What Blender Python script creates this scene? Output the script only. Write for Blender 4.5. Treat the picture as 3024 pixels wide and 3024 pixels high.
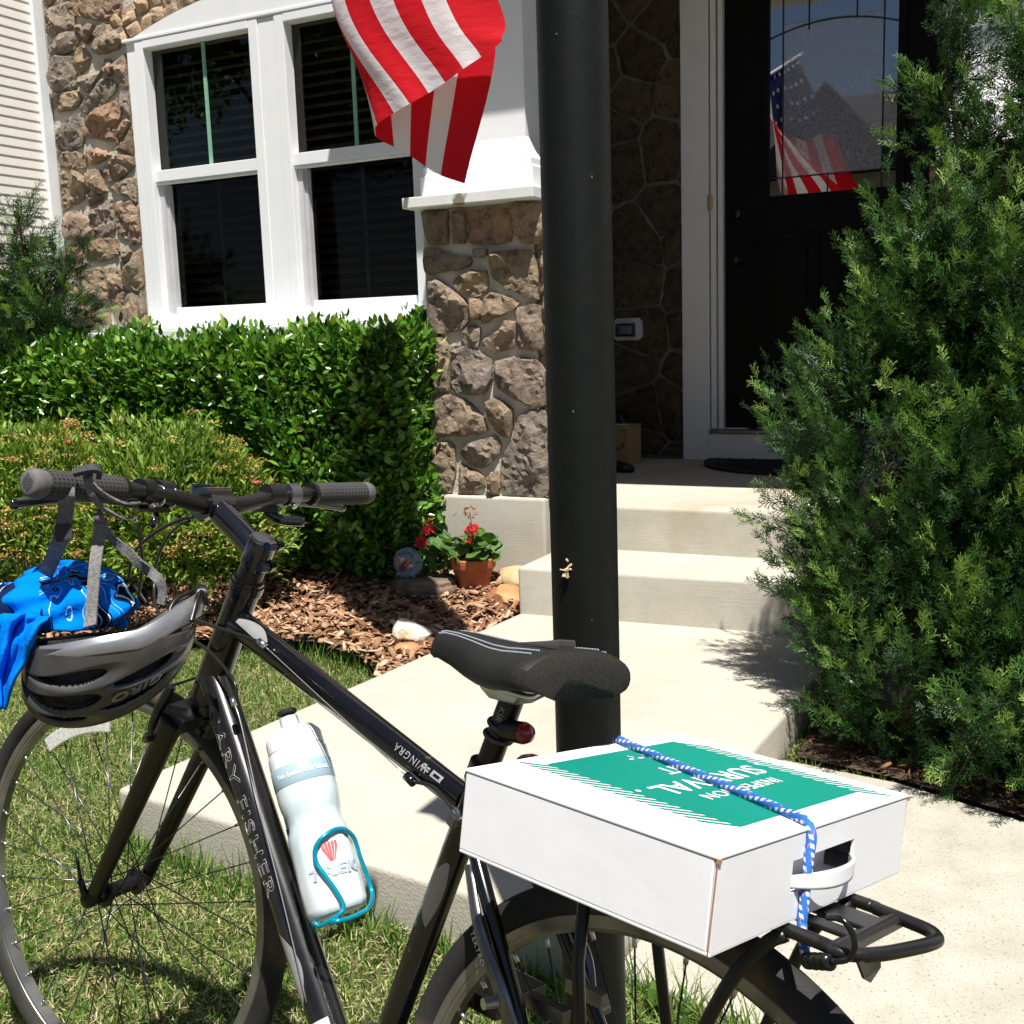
import bpy, bmesh, math, random
import numpy as np
from mathutils import Vector, Matrix
from mathutils.geometry import delaunay_2d_cdt
random.seed(7); rng = np.random.default_rng(7)
for o in list(bpy.data.objects): bpy.data.objects.remove(o)
scene = bpy.context.scene
col = scene.collection
R = math.radians
# ------------------------------------------------------------------ camera
F_PX = 3270.0; CAM_H = 1.20
yaw, pit, rol = R(-26.6), R(9.05), R(1.88)
fwd = np.array([math.sin(yaw)*math.cos(pit), math.cos(yaw)*math.cos(pit), -math.sin(pit)])
_r = np.array([math.cos(yaw), -math.sin(yaw), 0.]); _d = np.cross(fwd, _r)
cr = math.cos(rol)*_r+math.sin(rol)*_d; cd = -math.sin(rol)*_r+math.cos(rol)*_d
RR = np.array([cr, cd, fwd]); CAM = np.array([0, 0, CAM_H])
cam_d = bpy.data.cameras.new('camera'); cam = bpy.data.objects.new('camera', cam_d); col.objects.link(cam)
cam_d.sensor_width = 36; cam_d.lens = 36*F_PX/3024; cam_d.clip_start = .05; cam_d.clip_end = 500
cam.matrix_world = Matrix(((cr[0], -cd[0], -fwd[0], 0), (cr[1], -cd[1], -fwd[1], 0), (cr[2], -cd[2], -fwd[2], CAM_H), (0, 0, 0, 1)))
scene.camera = cam
# ------------------------------------------------------------------ sky, sun, exposure
SUN_TO = Vector((-.27, .325, -1.)).normalized()          # the way the light travels
elev = math.asin(-SUN_TO.z); azim = math.atan2(-SUN_TO.x, -SUN_TO.y)   # clockwise from +Y
world = bpy.data.worlds.new('World'); scene.world = world; world.use_nodes = True
wn = world.node_tree.nodes; wl = world.node_tree.links
sky = wn.new('ShaderNodeTexSky'); sky.sky_type = 'NISHITA'; sky.sun_disc = False
sky.sun_elevation = elev; sky.sun_rotation = azim; sky.air_density = .8; sky.dust_density = .3; sky.ozone_density = 1.0
wl.new(sky.outputs[0], wn['Background'].inputs[0]); wn['Background'].inputs[1].default_value = .05
sd = bpy.data.lights.new('sun', 'SUN'); sd.energy = 5.0; sd.angle = R(.53); sd.color = (1., .965, .905)
sun = bpy.data.objects.new('sun', sd); col.objects.link(sun); sun.location = (4, -5, 14)
sun.rotation_euler = SUN_TO.to_track_quat('-Z', 'Y').to_euler()
scene.view_settings.view_transform = 'Standard'; scene.view_settings.look = 'None'
scene.view_settings.exposure = .70; scene.view_settings.gamma = 1.0
# ------------------------------------------------------------------ pixel -> place helpers (a pixel is only a direction)
def ray(x, y): return np.array([(x-1512)/F_PX, (y-1512)/F_PX, 1.])@RR
def ZP(x, y, z):
    d = ray(x, y); return CAM+d*((z-CAM_H)/d[2])
def YP(x, y, Y):
    d = ray(x, y); return CAM+d*(Y/d[1])
# bicycle frame: u forward, v up (leaning), w to its left side
_hd, _ln = R(162.8), R(-10.6)
BU = np.array([math.cos(_hd), math.sin(_hd), 0]); _w0 = np.array([-math.sin(_hd), math.cos(_hd), 0])
BV = np.array([0, 0, 1])*math.cos(_ln)+_w0*math.sin(_ln); BW = np.cross(BV, BU)
BO = np.array([-.322, .866, .345*math.cos(_ln)])-.345*BV
BM = np.array([BU, BV, BW])
BIKE_M = Matrix(((BU[0], BW[0], BV[0], BO[0]), (BU[1], BW[1], BV[1], BO[1]), (BU[2], BW[2], BV[2], BO[2]), (0, 0, 0, 1)))
def bpl(x, y, axis, val):
    """pixel onto the bike-frame plane axis=val; returns (u,v,w)"""
    d = BM@ray(x, y); c = BM@(CAM-BO); return c+d*((val-c[axis])/d[axis])
def L(u, v, w=0.): return np.array([u, w, v], float)       # uvw -> local xyz of the bike
def Lp(x, y, w=0.): p = bpl(x, y, 2, w); return L(*p)
def to_local(P): q = BM@(np.asarray(P, float)-BO); return L(*q)
# ------------------------------------------------------------------ mesh helpers
def norm(a): a = np.asarray(a, float); return a/np.linalg.norm(a)
class MB:
    def __init__(s): s.v = []; s.f = []; s.m = []; s.uv = None
    def add(s, vs, fs, m=0):
        b = len(s.v); s.v.extend([tuple(map(float, p)) for p in vs])
        for f in fs: s.f.append(tuple(b+i for i in f)); s.m.append(m)
        return s
    def box(s, c, h, m=0, rot=None):
        """centre, half sizes"""
        vs = np.array([(x, y, z) for x in (-1, 1) for y in (-1, 1) for z in (-1, 1)], float)*np.array(h)
        if rot is not None: vs = vs@np.array(rot).T
        return s.add(vs+np.array(c), [(0, 1, 3, 2), (4, 6, 7, 5), (0, 4, 5, 1), (2, 3, 7, 6), (0, 2, 6, 4), (1, 5, 7, 3)], m)
    def bb(s, a, b, m=0):
        a, b = np.minimum(a, b), np.maximum(a, b); return s.box((a+b)/2, (b-a)/2, m)
    def tube(s, pts, r, n=12, closed=False, cap=True, m=0, flat=1., up=None):
        """sweep a circle (or ellipse: flat scales the second axis) along pts"""
        P = np.array(pts, float); k = len(P); r = np.broadcast_to(np.array(r, float), (k,))
        T = np.zeros_like(P)
        for i in range(k):
            a = P[(i-1) % k] if closed or i > 0 else P[i]; b = P[(i+1) % k] if closed or i < k-1 else P[i]; T[i] = norm(b-a)
        x = np.array(up, float) if up is not None else (np.array([0, 0, 1.]) if abs(T[0][2]) < .9 else np.array([1., 0, 0]))
        x = norm(x-T[0]*(x@T[0])); vs = []
        for i in range(k):
            x = norm(x-T[i]*(x@T[i])); y = np.cross(T[i], x)
            for j in range(n):
                a = 2*math.pi*j/n; vs.append(P[i]+r[i]*(math.cos(a)*x+flat*math.sin(a)*y))
        fs = []
        for i in range(k if closed else k-1):
            for j in range(n):
                a, b = i*n+j, i*n+(j+1) % n; c, d = ((i+1) % k)*n+(j+1) % n, ((i+1) % k)*n+j; fs.append((a, b, c, d))
        if cap and not closed: fs.append(tuple(range(n-1, -1, -1))); fs.append(tuple((k-1)*n+j for j in range(n)))
        return s.add(vs, fs, m)
    def lathe(s, prof, n=32, m=0, M=None, closed=False, arc=(0, 2*math.pi)):
        """prof: (r, h) turned about local z; M: 3x3 + offset applied"""
        full = abs(arc[1]-arc[0]-2*math.pi) < 1e-6; nn = n if full else n+1; vs = []
        for (r, h) in prof:
            for j in range(nn):
                a = arc[0]+(arc[1]-arc[0])*j/n; vs.append((r*math.cos(a), r*math.sin(a), h))
        fs = []; k = len(prof)
        for i in range(k if closed else k-1):
            for j in range(n):
                j2 = (j+1) % nn if full else j+1; i2 = (i+1) % k
                fs.append((i*nn+j, i*nn+j2, i2*nn+j2, i2*nn+j))
        vs = np.array(vs)
        if M is not None: vs = vs@np.array(M[0]).T+np.array(M[1])
        return s.add(vs, fs, m)
    def loft(s, secs, m=0, cap=True, closed=True):
        n = len(secs[0]); vs = [p for q in secs for p in q]; fs = []
        for i in range(len(secs)-1):
            for j in range(n if closed else n-1): fs.append((i*n+j, i*n+(j+1) % n, (i+1)*n+(j+1) % n, (i+1)*n+j))
        if cap: fs.append(tuple(range(n-1, -1, -1))); fs.append(tuple((len(secs)-1)*n+j for j in range(n)))
        return s.add(vs, fs, m)
    def prism(s, poly, a, b, axis=2, m=0):
        """extrude a 2D polygon between a and b along an axis"""
        def P(p, h):
            q = list(p); q.insert(axis, h); return q
        n = len(poly); vs = [P(p, a) for p in poly]+[P(p, b) for p in poly]
        fs = [tuple(range(n-1, -1, -1)), tuple(range(n, 2*n))]+[(i, (i+1) % n, n+(i+1) % n, n+i) for i in range(n)]
        return s.add(vs, fs, m)
    def mesh(s, name, mats, smooth=False, bevel=0, seg=2, sharp=None, fix=True):
        me = bpy.data.meshes.new(name); me.from_pydata(s.v, [], s.f)
        for mt in (mats if isinstance(mats, (list, tuple)) else [mats]): me.materials.append(mt)
        me.polygons.foreach_set('material_index', s.m)
        if fix or bevel:
            bm = bmesh.new(); bm.from_mesh(me)
            if fix: bmesh.ops.recalc_face_normals(bm, faces=bm.faces)
            if bevel:
                es = [e for e in bm.edges if len(e.link_faces) == 2 and e.calc_face_angle() > R(25)]
                bmesh.ops.bevel(bm, geom=es, offset=bevel, segments=seg, profile=.6, affect='EDGES', clamp_overlap=True)
            bm.to_mesh(me); bm.free()
        me.polygons.foreach_set('use_smooth', [bool(smooth)]*len(me.polygons))
        if smooth and sharp: me.set_sharp_from_angle(angle=R(sharp))
        me.update(); return me
    def build(s, name, mats, parent=None, smooth=False, bevel=0, seg=2, sharp=None, fix=True, M=None):
        return put(name, s.mesh(name, mats, smooth, bevel, seg, sharp, fix), parent, M)
def put(name, me, parent=None, M=None):
    o = bpy.data.objects.new(name, me); col.objects.link(o); o.parent = parent
    if M is not None: o.matrix_local = M
    return o
def thing(name, label, cat, loc=(0, 0, 0), group=None, M=None):
    o = bpy.data.objects.new(name, None); col.objects.link(o); o.empty_display_size = .1
    if M is not None: o.matrix_world = M
    else: o.location = loc
    return tag(o, label, cat, group)
def tag(o, label, cat, group=None):
    o['label'] = label; o['category'] = cat
    if group: o['group'] = group
    return o
def struct(o): o['kind'] = 'structure'; return o
def stuff(o): o['kind'] = 'stuff'; return o
def T3(x, y, z): return Matrix.Translation((x, y, z))
def frame_M(o, x, y, z): return Matrix(((x[0], y[0], z[0], o[0]), (x[1], y[1], z[1], o[1]), (x[2], y[2], z[2], o[2]), (0, 0, 0, 1)))
def axis_to(p, q):
    """3x3 rotation whose z runs p->q, and the length"""
    d = np.array(q, float)-np.array(p, float); l = np.linalg.norm(d); z = d/l
    x = np.array([1., 0, 0]) if abs(z[0]) < .8 else np.array([0, 1., 0]); x = norm(x-z*(x@z)); return np.array([x, np.cross(z, x), z]).T, l
def cr_spline(P, n):
    """Catmull-Rom through control points"""
    P = np.array(P, float); Q = np.vstack([2*P[0]-P[1], P, 2*P[-1]-P[-2]]); out = []
    for i in range(len(P)-1):
        for t in np.linspace(0, 1, n, endpoint=False):
            a, b, c, d = Q[i:i+4]
            out.append(.5*((2*b)+(-a+c)*t+(2*a-5*b+4*c-d)*t*t+(-a+3*b-3*c+d)*t**3))
    out.append(P[-1]); return np.array(out)
def text_mesh(body, size, extrude=.0004, outline=0., align='CENTER', spacing=1., bold=0.):
    cu = bpy.data.curves.new('t', 'FONT'); cu.body = body; cu.size = size; cu.align_x = align; cu.align_y = 'CENTER'; cu.space_character = spacing
    cu.resolution_u = 3
    if outline: cu.fill_mode = 'NONE'; cu.bevel_depth = outline; cu.bevel_resolution = 0
    else: cu.extrude = extrude; cu.offset = bold
    o = bpy.data.objects.new('t', cu); col.objects.link(o); dg = bpy.context.evaluated_depsgraph_get()
    me = bpy.data.meshes.new_from_object(o.evaluated_get(dg)); bpy.data.objects.remove(o); bpy.data.curves.remove(cu)
    co = np.zeros(len(me.vertices)*3); me.vertices.foreach_get('co', co); return me, co.reshape(-1, 3)
def set_co(me, co, mt):
    me.vertices.foreach_set('co', np.asarray(co, float).ravel()); me.materials.clear(); me.materials.append(mt)
    me.polygons.foreach_set('material_index', [0]*len(me.polygons)); me.update(); return me
# ------------------------------------------------------------------ materials
def new_mat(name):
    m = bpy.data.materials.new(name); m.use_nodes = True; nt = m.node_tree
    return m, nt, nt.nodes['Principled BSDF']
def nd(nt, kind, **kw):
    n = nt.nodes.new(kind)
    for k, v in kw.items(): setattr(n, k, v)
    return n
def ramp(nt, stops):
    r = nd(nt, 'ShaderNodeValToRGB'); e = r.color_ramp.elements
    while len(e) < len(stops): e.new(.5)
    for el, (p, c) in zip(e, stops): el.position = p; el.color = (*c, 1)
    return r
def M_(name, c1, c2=None, rough=.6, metal=0., scale=20., bump=0., bscale=None, spec=.5, coat=0., detail=4., stops=(.35, .65), coord='Object', sheen=0., c3=None, s3=3., t3=(.5, .7), bdist=.01):
    """principled with two noise-mixed colours, an optional third for stains, and a fine bump"""
    m, nt, p = new_mat(name); lk = nt.links
    p.inputs['Roughness'].default_value = rough; p.inputs['Metallic'].default_value = metal; p.inputs['Specular IOR Level'].default_value = spec
    p.inputs['Coat Weight'].default_value = coat; p.inputs['Coat Roughness'].default_value = .08
    tc = nd(nt, 'ShaderNodeTexCoord')
    if c2 is None: p.inputs['Base Color'].default_value = (*c1, 1)
    else:
        nz = nd(nt, 'ShaderNodeTexNoise'); nz.inputs['Scale'].default_value = scale; nz.inputs['Detail'].default_value = detail
        lk.new(tc.outputs[coord], nz.inputs['Vector']); rp = ramp(nt, [(stops[0], c1), (stops[1], c2)]); lk.new(nz.outputs['Fac'], rp.inputs['Fac'])
        out = rp.outputs['Color']
        if c3 is not None:
            n3 = nd(nt, 'ShaderNodeTexNoise'); n3.inputs['Scale'].default_value = s3; n3.inputs['Detail'].default_value = 6; lk.new(tc.outputs[coord], n3.inputs['Vector'])
            r3 = ramp(nt, [(t3[0], (0, 0, 0)), (t3[1], (1, 1, 1))]); lk.new(n3.outputs['Fac'], r3.inputs['Fac'])
            mx = nd(nt, 'ShaderNodeMixRGB'); lk.new(r3.outputs['Color'], mx.inputs[0]); lk.new(out, mx.inputs[1]); mx.inputs[2].default_value = (*c3, 1); out = mx.outputs[0]
        lk.new(out, p.inputs['Base Color'])
    if bump:
        nb = nd(nt, 'ShaderNodeTexNoise'); nb.inputs['Scale'].default_value = bscale or scale*2; nb.inputs['Detail'].default_value = 6; lk.new(tc.outputs[coord], nb.inputs['Vector'])
        b = nd(nt, 'ShaderNodeBump'); b.inputs['Strength'].default_value = bump; b.inputs['Distance'].default_value = bdist
        lk.new(nb.outputs['Fac'], b.inputs['Height']); lk.new(b.outputs[0], p.inputs['Normal'])
    return m
def stone_mat(name, stops, dark=.55):
    m, nt, p = new_mat(name); lk = nt.links; p.inputs['Roughness'].default_value = .92; p.inputs['Specular IOR Level'].default_value = .2
    oi = nd(nt, 'ShaderNodeObjectInfo'); rp = ramp(nt, stops); lk.new(oi.outputs['Random'], rp.inputs['Fac'])
    tc = nd(nt, 'ShaderNodeTexCoord'); nz = nd(nt, 'ShaderNodeTexNoise'); nz.inputs['Scale'].default_value = 16; nz.inputs['Detail'].default_value = 8; nz.inputs['Roughness'].default_value = .7
    lk.new(tc.outputs['Object'], nz.inputs['Vector'])
    r2 = ramp(nt, [(.34, (.34, .30, .27)), (.48, (.86, .84, .82)), (.66, (1.15, 1.08, .96))]); lk.new(nz.outputs['Fac'], r2.inputs['Fac'])
    mx = nd(nt, 'ShaderNodeMixRGB', blend_type='MULTIPLY'); mx.inputs[0].default_value = 1; lk.new(rp.outputs[0], mx.inputs[1]); lk.new(r2.outputs[0], mx.inputs[2]); lk.new(mx.outputs[0], p.inputs['Base Color'])
    nb = nd(nt, 'ShaderNodeTexNoise'); nb.inputs['Scale'].default_value = 45; nb.inputs['Detail'].default_value = 10; nb.inputs['Roughness'].default_value = .7; lk.new(tc.outputs['Object'], nb.inputs['Vector'])
    b = nd(nt, 'ShaderNodeBump'); b.inputs['Strength'].default_value = .9; b.inputs['Distance'].default_value = .02; lk.new(nb.outputs['Fac'], b.inputs['Height']); lk.new(b.outputs[0], p.inputs['Normal'])
    return m
def leaf_mat(name, stops, rough=.4, trans=.3, spec=.5):
    m, nt, p = new_mat(name); lk = nt.links; p.inputs['Roughness'].default_value = rough; p.inputs['Specular IOR Level'].default_value = spec
    at = nd(nt, 'ShaderNodeAttribute', attribute_name='tint'); rp = ramp(nt, stops); lk.new(at.outputs['Fac'], rp.inputs['Fac']); lk.new(rp.outputs[0], p.inputs['Base Color'])
    tr = nd(nt, 'ShaderNodeBsdfTranslucent'); hs = nd(nt, 'ShaderNodeMixRGB', blend_type='MULTIPLY'); hs.inputs[0].default_value = 1; hs.inputs[2].default_value = (1.5, 1.5, .6, 1)
    lk.new(rp.outputs[0], hs.inputs[1]); lk.new(hs.outputs[0], tr.inputs[0])
    mx = nd(nt, 'ShaderNodeMixShader'); mx.inputs[0].default_value = trans; lk.new(p.outputs[0], mx.inputs[1]); lk.new(tr.outputs[0], mx.inputs[2])
    lk.new(mx.outputs[0], nt.nodes['Material Output'].inputs[0]); return m
def glass_mat(name, tint, ior, rough=.0, bump=0.):
    m, nt, p = new_mat(name); lk = nt.links; nt.nodes.remove(p)
    g = nd(nt, 'ShaderNodeBsdfGlossy'); g.inputs['Roughness'].default_value = rough; t = nd(nt, 'ShaderNodeBsdfTransparent'); t.inputs[0].default_value = (*tint, 1)
    fr = nd(nt, 'ShaderNodeFresnel'); fr.inputs['IOR'].default_value = ior
    mx = nd(nt, 'ShaderNodeMixShader'); lk.new(fr.outputs[0], mx.inputs[0]); lk.new(t.outputs[0], mx.inputs[1]); lk.new(g.outputs[0], mx.inputs[2]); lk.new(mx.outputs[0], nt.nodes['Material Output'].inputs[0])
    if bump:
        tc = nd(nt, 'ShaderNodeTexCoord'); nb = nd(nt, 'ShaderNodeTexNoise'); nb.inputs['Scale'].default_value = 140; nb.inputs['Detail'].default_value = 2; lk.new(tc.outputs['Object'], nb.inputs['Vector'])
        b = nd(nt, 'ShaderNodeBump'); b.inputs['Strength'].default_value = bump; b.inputs['Distance'].default_value = .002; lk.new(nb.outputs['Fac'], b.inputs['Height']); lk.new(b.outputs[0], g.inputs['Normal'])
    return m
mt = {}
def concrete(name, c1, c2, stain, pit=.66, broom=0., sc=3.):
    m, nt, p = new_mat(name); lk = nt.links; p.inputs['Roughness'].default_value = .92; p.inputs['Specular IOR Level'].default_value = .15; tc = nd(nt, 'ShaderNodeTexCoord')
    def nz(scale, detail=6., rough=.6, vec=None):
        n = nd(nt, 'ShaderNodeTexNoise'); n.inputs['Scale'].default_value = scale; n.inputs['Detail'].default_value = detail; n.inputs['Roughness'].default_value = rough; lk.new(vec or tc.outputs['Object'], n.inputs['Vector']); return n
    base = ramp(nt, [(.33, c1), (.67, c2)]); lk.new(nz(sc, 9., .7).outputs['Fac'], base.inputs['Fac'])
    st = ramp(nt, [(.54, (0, 0, 0)), (.74, (.75, .75, .75))]); lk.new(nz(1.3, 8., .65).outputs['Fac'], st.inputs['Fac'])
    m1 = nd(nt, 'ShaderNodeMixRGB'); lk.new(st.outputs[0], m1.inputs[0]); lk.new(base.outputs[0], m1.inputs[1]); m1.inputs[2].default_value = (*stain, 1)
    pt = ramp(nt, [(pit, (0, 0, 0)), (pit+.05, (.8, .8, .8))]); lk.new(nz(170, 2., .5).outputs['Fac'], pt.inputs['Fac'])
    m2 = nd(nt, 'ShaderNodeMixRGB'); lk.new(pt.outputs[0], m2.inputs[0]); lk.new(m1.outputs[0], m2.inputs[1]); m2.inputs[2].default_value = (.16, .135, .095, 1)
    gr = ramp(nt, [(.3, (.86, .86, .86)), (.7, (1.1, 1.1, 1.1))]); lk.new(nz(420, 2., .5).outputs['Fac'], gr.inputs['Fac']); m3 = nd(nt, 'ShaderNodeMixRGB', blend_type='MULTIPLY'); m3.inputs[0].default_value = 1; lk.new(m2.outputs[0], m3.inputs[1]); lk.new(gr.outputs[0], m3.inputs[2]); lk.new(m3.outputs[0], p.inputs['Base Color'])
    b = nd(nt, 'ShaderNodeBump'); b.inputs['Strength'].default_value = .22 if broom else .5; b.inputs['Distance'].default_value = .004
    if broom:
        mp = nd(nt, 'ShaderNodeMapping'); mp.inputs['Scale'].default_value = (5, 5, 240); lk.new(tc.outputs['Object'], mp.inputs['Vector']); h = nz(1., 5., .6, mp.outputs[0])
    else: h = nz(150, 5., .6)
    lk.new(h.outputs['Fac'], b.inputs['Height']); lk.new(b.outputs[0], p.inputs['Normal']); return m
mt['concrete'] = concrete('pale_concrete', (.42, .392, .325), (.50, .468, .395), (.34, .30, .225), .70)
mt['concrete_broom'] = concrete('concrete_face', (.42, .395, .33), (.52, .487, .415), (.33, .265, .15), .70, 1.)
mt['aggregate'] = concrete('walk_concrete', (.37, .345, .285), (.47, .44, .372), (.33, .29, .22), .63, sc=9.)
mt['soil'] = M_('lawn_soil', (.060, .052, .024), (.15, .12, .055), .95, scale=30, bump=.6, bscale=90)
mt['mulch_soil'] = M_('mulch_soil', (.035, .022, .014), (.09, .055, .033), .95, scale=40, bump=.6, bscale=90)
mt['asphalt'] = M_('asphalt', (.045, .045, .047), (.065, .064, .062), .9, scale=80, bump=.3)
mt['mortar'] = M_('mortar', (.46, .435, .37), (.57, .54, .47), .95, scale=14, bump=.6, bscale=90, spec=.15)
mt['mortar_shaded'] = M_('porch_shade_mortar', (.15, .142, .115), (.20, .19, .16), .95, scale=14, bump=.6, bscale=90, spec=.15)  # same mortar as the facade, darkened: porch shade put into its colour
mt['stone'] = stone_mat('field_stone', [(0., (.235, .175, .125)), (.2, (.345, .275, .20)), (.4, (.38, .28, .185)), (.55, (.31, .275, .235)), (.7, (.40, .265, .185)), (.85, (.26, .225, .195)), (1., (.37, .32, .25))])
mt['stone_shaded'] = stone_mat('porch_shade_stone', [(0., (.085, .063, .043)), (.4, (.125, .094, .065)), (.7, (.10, .078, .058)), (1., (.15, .115, .082))])  # the facade stone again, its palette darkened to carry the porch shade
mt['arch_stone'] = stone_mat('arch_stone', [(0., (.52, .37, .24)), (.5, (.60, .44, .30)), (1., (.55, .42, .30))])
mt['white'] = M_('white_trim', (.78, .79, .80), (.82, .82, .82), .45, scale=8)
mt['white_old'] = M_('white_ledge', (.66, .68, .66), (.74, .75, .73), .6, scale=9, c3=(.22, .20, .15), s3=9, t3=(.66, .72))
mt['siding'] = M_('vinyl_siding', (.74, .71, .65), (.78, .75, .69), .5, scale=6)
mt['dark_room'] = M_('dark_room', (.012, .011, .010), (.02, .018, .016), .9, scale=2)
mt['blind'] = M_('wooden_blind', (.40, .28, .16), (.48, .34, .20), .5, scale=12)
mt['muntin'] = M_('green_muntin', (.20, .40, .29), (.24, .44, .33), .4, scale=10)
mt['screen'] = M_('grey_track', (.46, .45, .46), (.52, .51, .52), .5, scale=10)
mt['win_glass'] = glass_mat('window_glass', (.66, .66, .62), 1.30)
mt['screen_glass'] = glass_mat('screened_glass', (.50, .49, .45), 1.22, .02)
def door_glass_mat():
    m = glass_mat('door_glass', (.04, .04, .04), 5.0, .0, .006); nt = m.node_tree; lk = nt.links
    mx = [n for n in nt.nodes if n.type == 'MIX_SHADER'][0]; g = [n for n in nt.nodes if n.type == 'BSDF_GLOSSY'][0]
    g2 = nd(nt, 'ShaderNodeBsdfGlossy'); g2.inputs['Roughness'].default_value = .45; tc = nd(nt, 'ShaderNodeTexCoord'); nz = nd(nt, 'ShaderNodeTexNoise'); nz.inputs['Scale'].default_value = 120; nz.inputs['Detail'].default_value = 3; lk.new(tc.outputs['Object'], nz.inputs['Vector'])
    r = ramp(nt, [(.35, (.35, .35, .35)), (.65, (.85, .85, .85))]); lk.new(nz.outputs['Fac'], r.inputs['Fac']); m2 = nd(nt, 'ShaderNodeMixShader'); lk.new(r.outputs[0], m2.inputs[0]); lk.new(g.outputs[0], m2.inputs[1]); lk.new(g2.outputs[0], m2.inputs[2]); lk.new(m2.outputs[0], mx.inputs[2]); return m
mt['door_glass'] = door_glass_mat()
mt['door_edge_glass'] = glass_mat('bevel_glass', (.06, .06, .06), 3.6, .0)
mt['door'] = M_('black_door', (.003, .0033, .003), (.005, .0055, .005), .45, scale=9, spec=.12)
mt['lead'] = M_('lead_came', (.05, .05, .05), (.09, .09, .09), .4, metal=.8, scale=20)
mt['brass'] = M_('brass', (.72, .50, .20), (.62, .42, .16), .3, metal=1., scale=30)
mt['post'] = M_('post_paint', (.0035, .0045, .0040), (.0055, .0065, .0055), .55, scale=40, spec=.25, bump=.15, bscale=220, c3=(.009, .010, .009), s3=14, t3=(.62, .8), bdist=.002)
mt['fleck'] = M_('paint_fleck', (.22, .22, .21), rough=.8)
mt['dry_leaf'] = M_('dry_leaf', (.55, .42, .25), (.68, .55, .36), .8, scale=60)
mt['bark'] = leaf_mat('bark_chip', [(0., (.060, .028, .016)), (.35, (.235, .115, .060)), (.7, (.42, .245, .145)), (1., (.62, .44, .30))], .85, .0, .2)
mt['grass'] = leaf_mat('grass_blade', [(0., (.025, .070, .010)), (.45, (.095, .185, .026)), (.68, (.22, .31, .065)), (.8, (.46, .42, .20)), (1., (.66, .59, .37))], .5, .3, .35)
mt['hedge'] = leaf_mat('hedge_leaf', [(0., (.005, .022, .003)), (.45, (.052, .150, .013)), (.88, (.17, .35, .035)), (1., (.34, .44, .08))], .27, .22, .6)
mt['spirea'] = leaf_mat('spirea_leaf', [(0., (.020, .055, .008)), (.45, (.13, .235, .030)), (.88, (.32, .44, .08)), (1., (.46, .48, .14))], .5, .3, .4)
mt['spent'] = leaf_mat('spent_bloom', [(0., (.22, .14, .04)), (.6, (.42, .30, .09)), (1., (.55, .42, .17))], .9, .2, .2)
mt['pink'] = leaf_mat('pink_bloom', [(0., (.75, .06, .13)), (1., (.85, .22, .28))], .6, .3, .3)
mt['juniper'] = leaf_mat('juniper_spray', [(0., (.006, .020, .006)), (.40, (.022, .066, .013)), (.72, (.080, .180, .030)), (1., (.29, .43, .10))], .5, .18, .35)
mt['inner_dark'] = M_('core_painted_shade', (.010, .014, .007), (.018, .020, .010), .95, scale=40)  # near-black, so the added juniper cores read as deep interior shade
mt['berry'] = M_('juniper_berry', (.38, .46, .42), (.55, .62, .58), .6, scale=80)
mt['wood'] = M_('branch_bark', (.085, .055, .036), (.16, .105, .07), .9, scale=40, bump=.5)
mt['terracotta'] = M_('terracotta', (.42, .125, .045), (.50, .17, .07), .85, scale=12, bump=.15, bscale=80, c3=(.33, .11, .05), s3=5)
mt['nursery_pot'] = M_('nursery_pot', (.015, .015, .015), rough=.5)
mt['geranium'] = leaf_mat('geranium_leaf', [(0., (.035, .095, .016)), (.6, (.075, .165, .030)), (1., (.16, .27, .055))], .5, .25, .4)
mt['red_petal'] = leaf_mat('red_petal', [(0., (.62, .008, .045)), (1., (.78, .030, .07))], .5, .25, .4)
mt['wilted'] = leaf_mat('wilted_petal', [(0., (.20, .03, .02)), (.6, (.42, .06, .04)), (1., (.34, .22, .09))], .7, .2, .2)
mt['welcome'] = M_('welcome_stone', (.15, .20, .27), (.27, .33, .40), .8, scale=26, bump=.7, bscale=60, c3=(.05, .06, .07), s3=12, t3=(.52, .62))
mt['welcome_ink'] = M_('welcome_letter', (.07, .09, .12), rough=.8)
mt['welcome_pale'] = M_('welcome_wing_pale', (.70, .68, .62), (.6, .55, .5), .6, scale=40)
mt['welcome_red'] = M_('welcome_wing_red', (.62, .11, .04), (.70, .20, .08), .6, scale=40)
mt['flagstone'] = M_('flagstone', (.075, .05, .036), (.20, .14, .10), .9, scale=9, bump=.8, bscale=40)
mt['red_rock'] = M_('red_rock', (.42, .15, .06), (.62, .30, .13), .9, scale=7, bump=.6, bscale=40)
mt['white_rock'] = M_('white_rock', (.68, .63, .46), (.74, .71, .60), .9, scale=14, bump=.7, bscale=40, c3=(.60, .44, .16), s3=9, t3=(.56, .70))
mt['tan_rock'] = M_('tan_rock', (.40, .30, .16), (.52, .42, .24), .9, scale=9, bump=.6)
mt['mat'] = M_('door_mat', (.012, .011, .010), (.03, .028, .025), .95, scale=90, bump=.6)
mt['cardboard'] = M_('cardboard', (.32, .20, .105), (.38, .25, .14), .85, scale=14)
mt['ink'] = M_('black_ink', (.012, .012, .012), rough=.7)
mt['plate'] = M_('outlet_plate', (.52, .55, .58), (.6, .62, .64), .4, scale=8)
mt['clear'] = glass_mat('clear_plastic', (.55, .60, .58), 1.45, .08)
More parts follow.
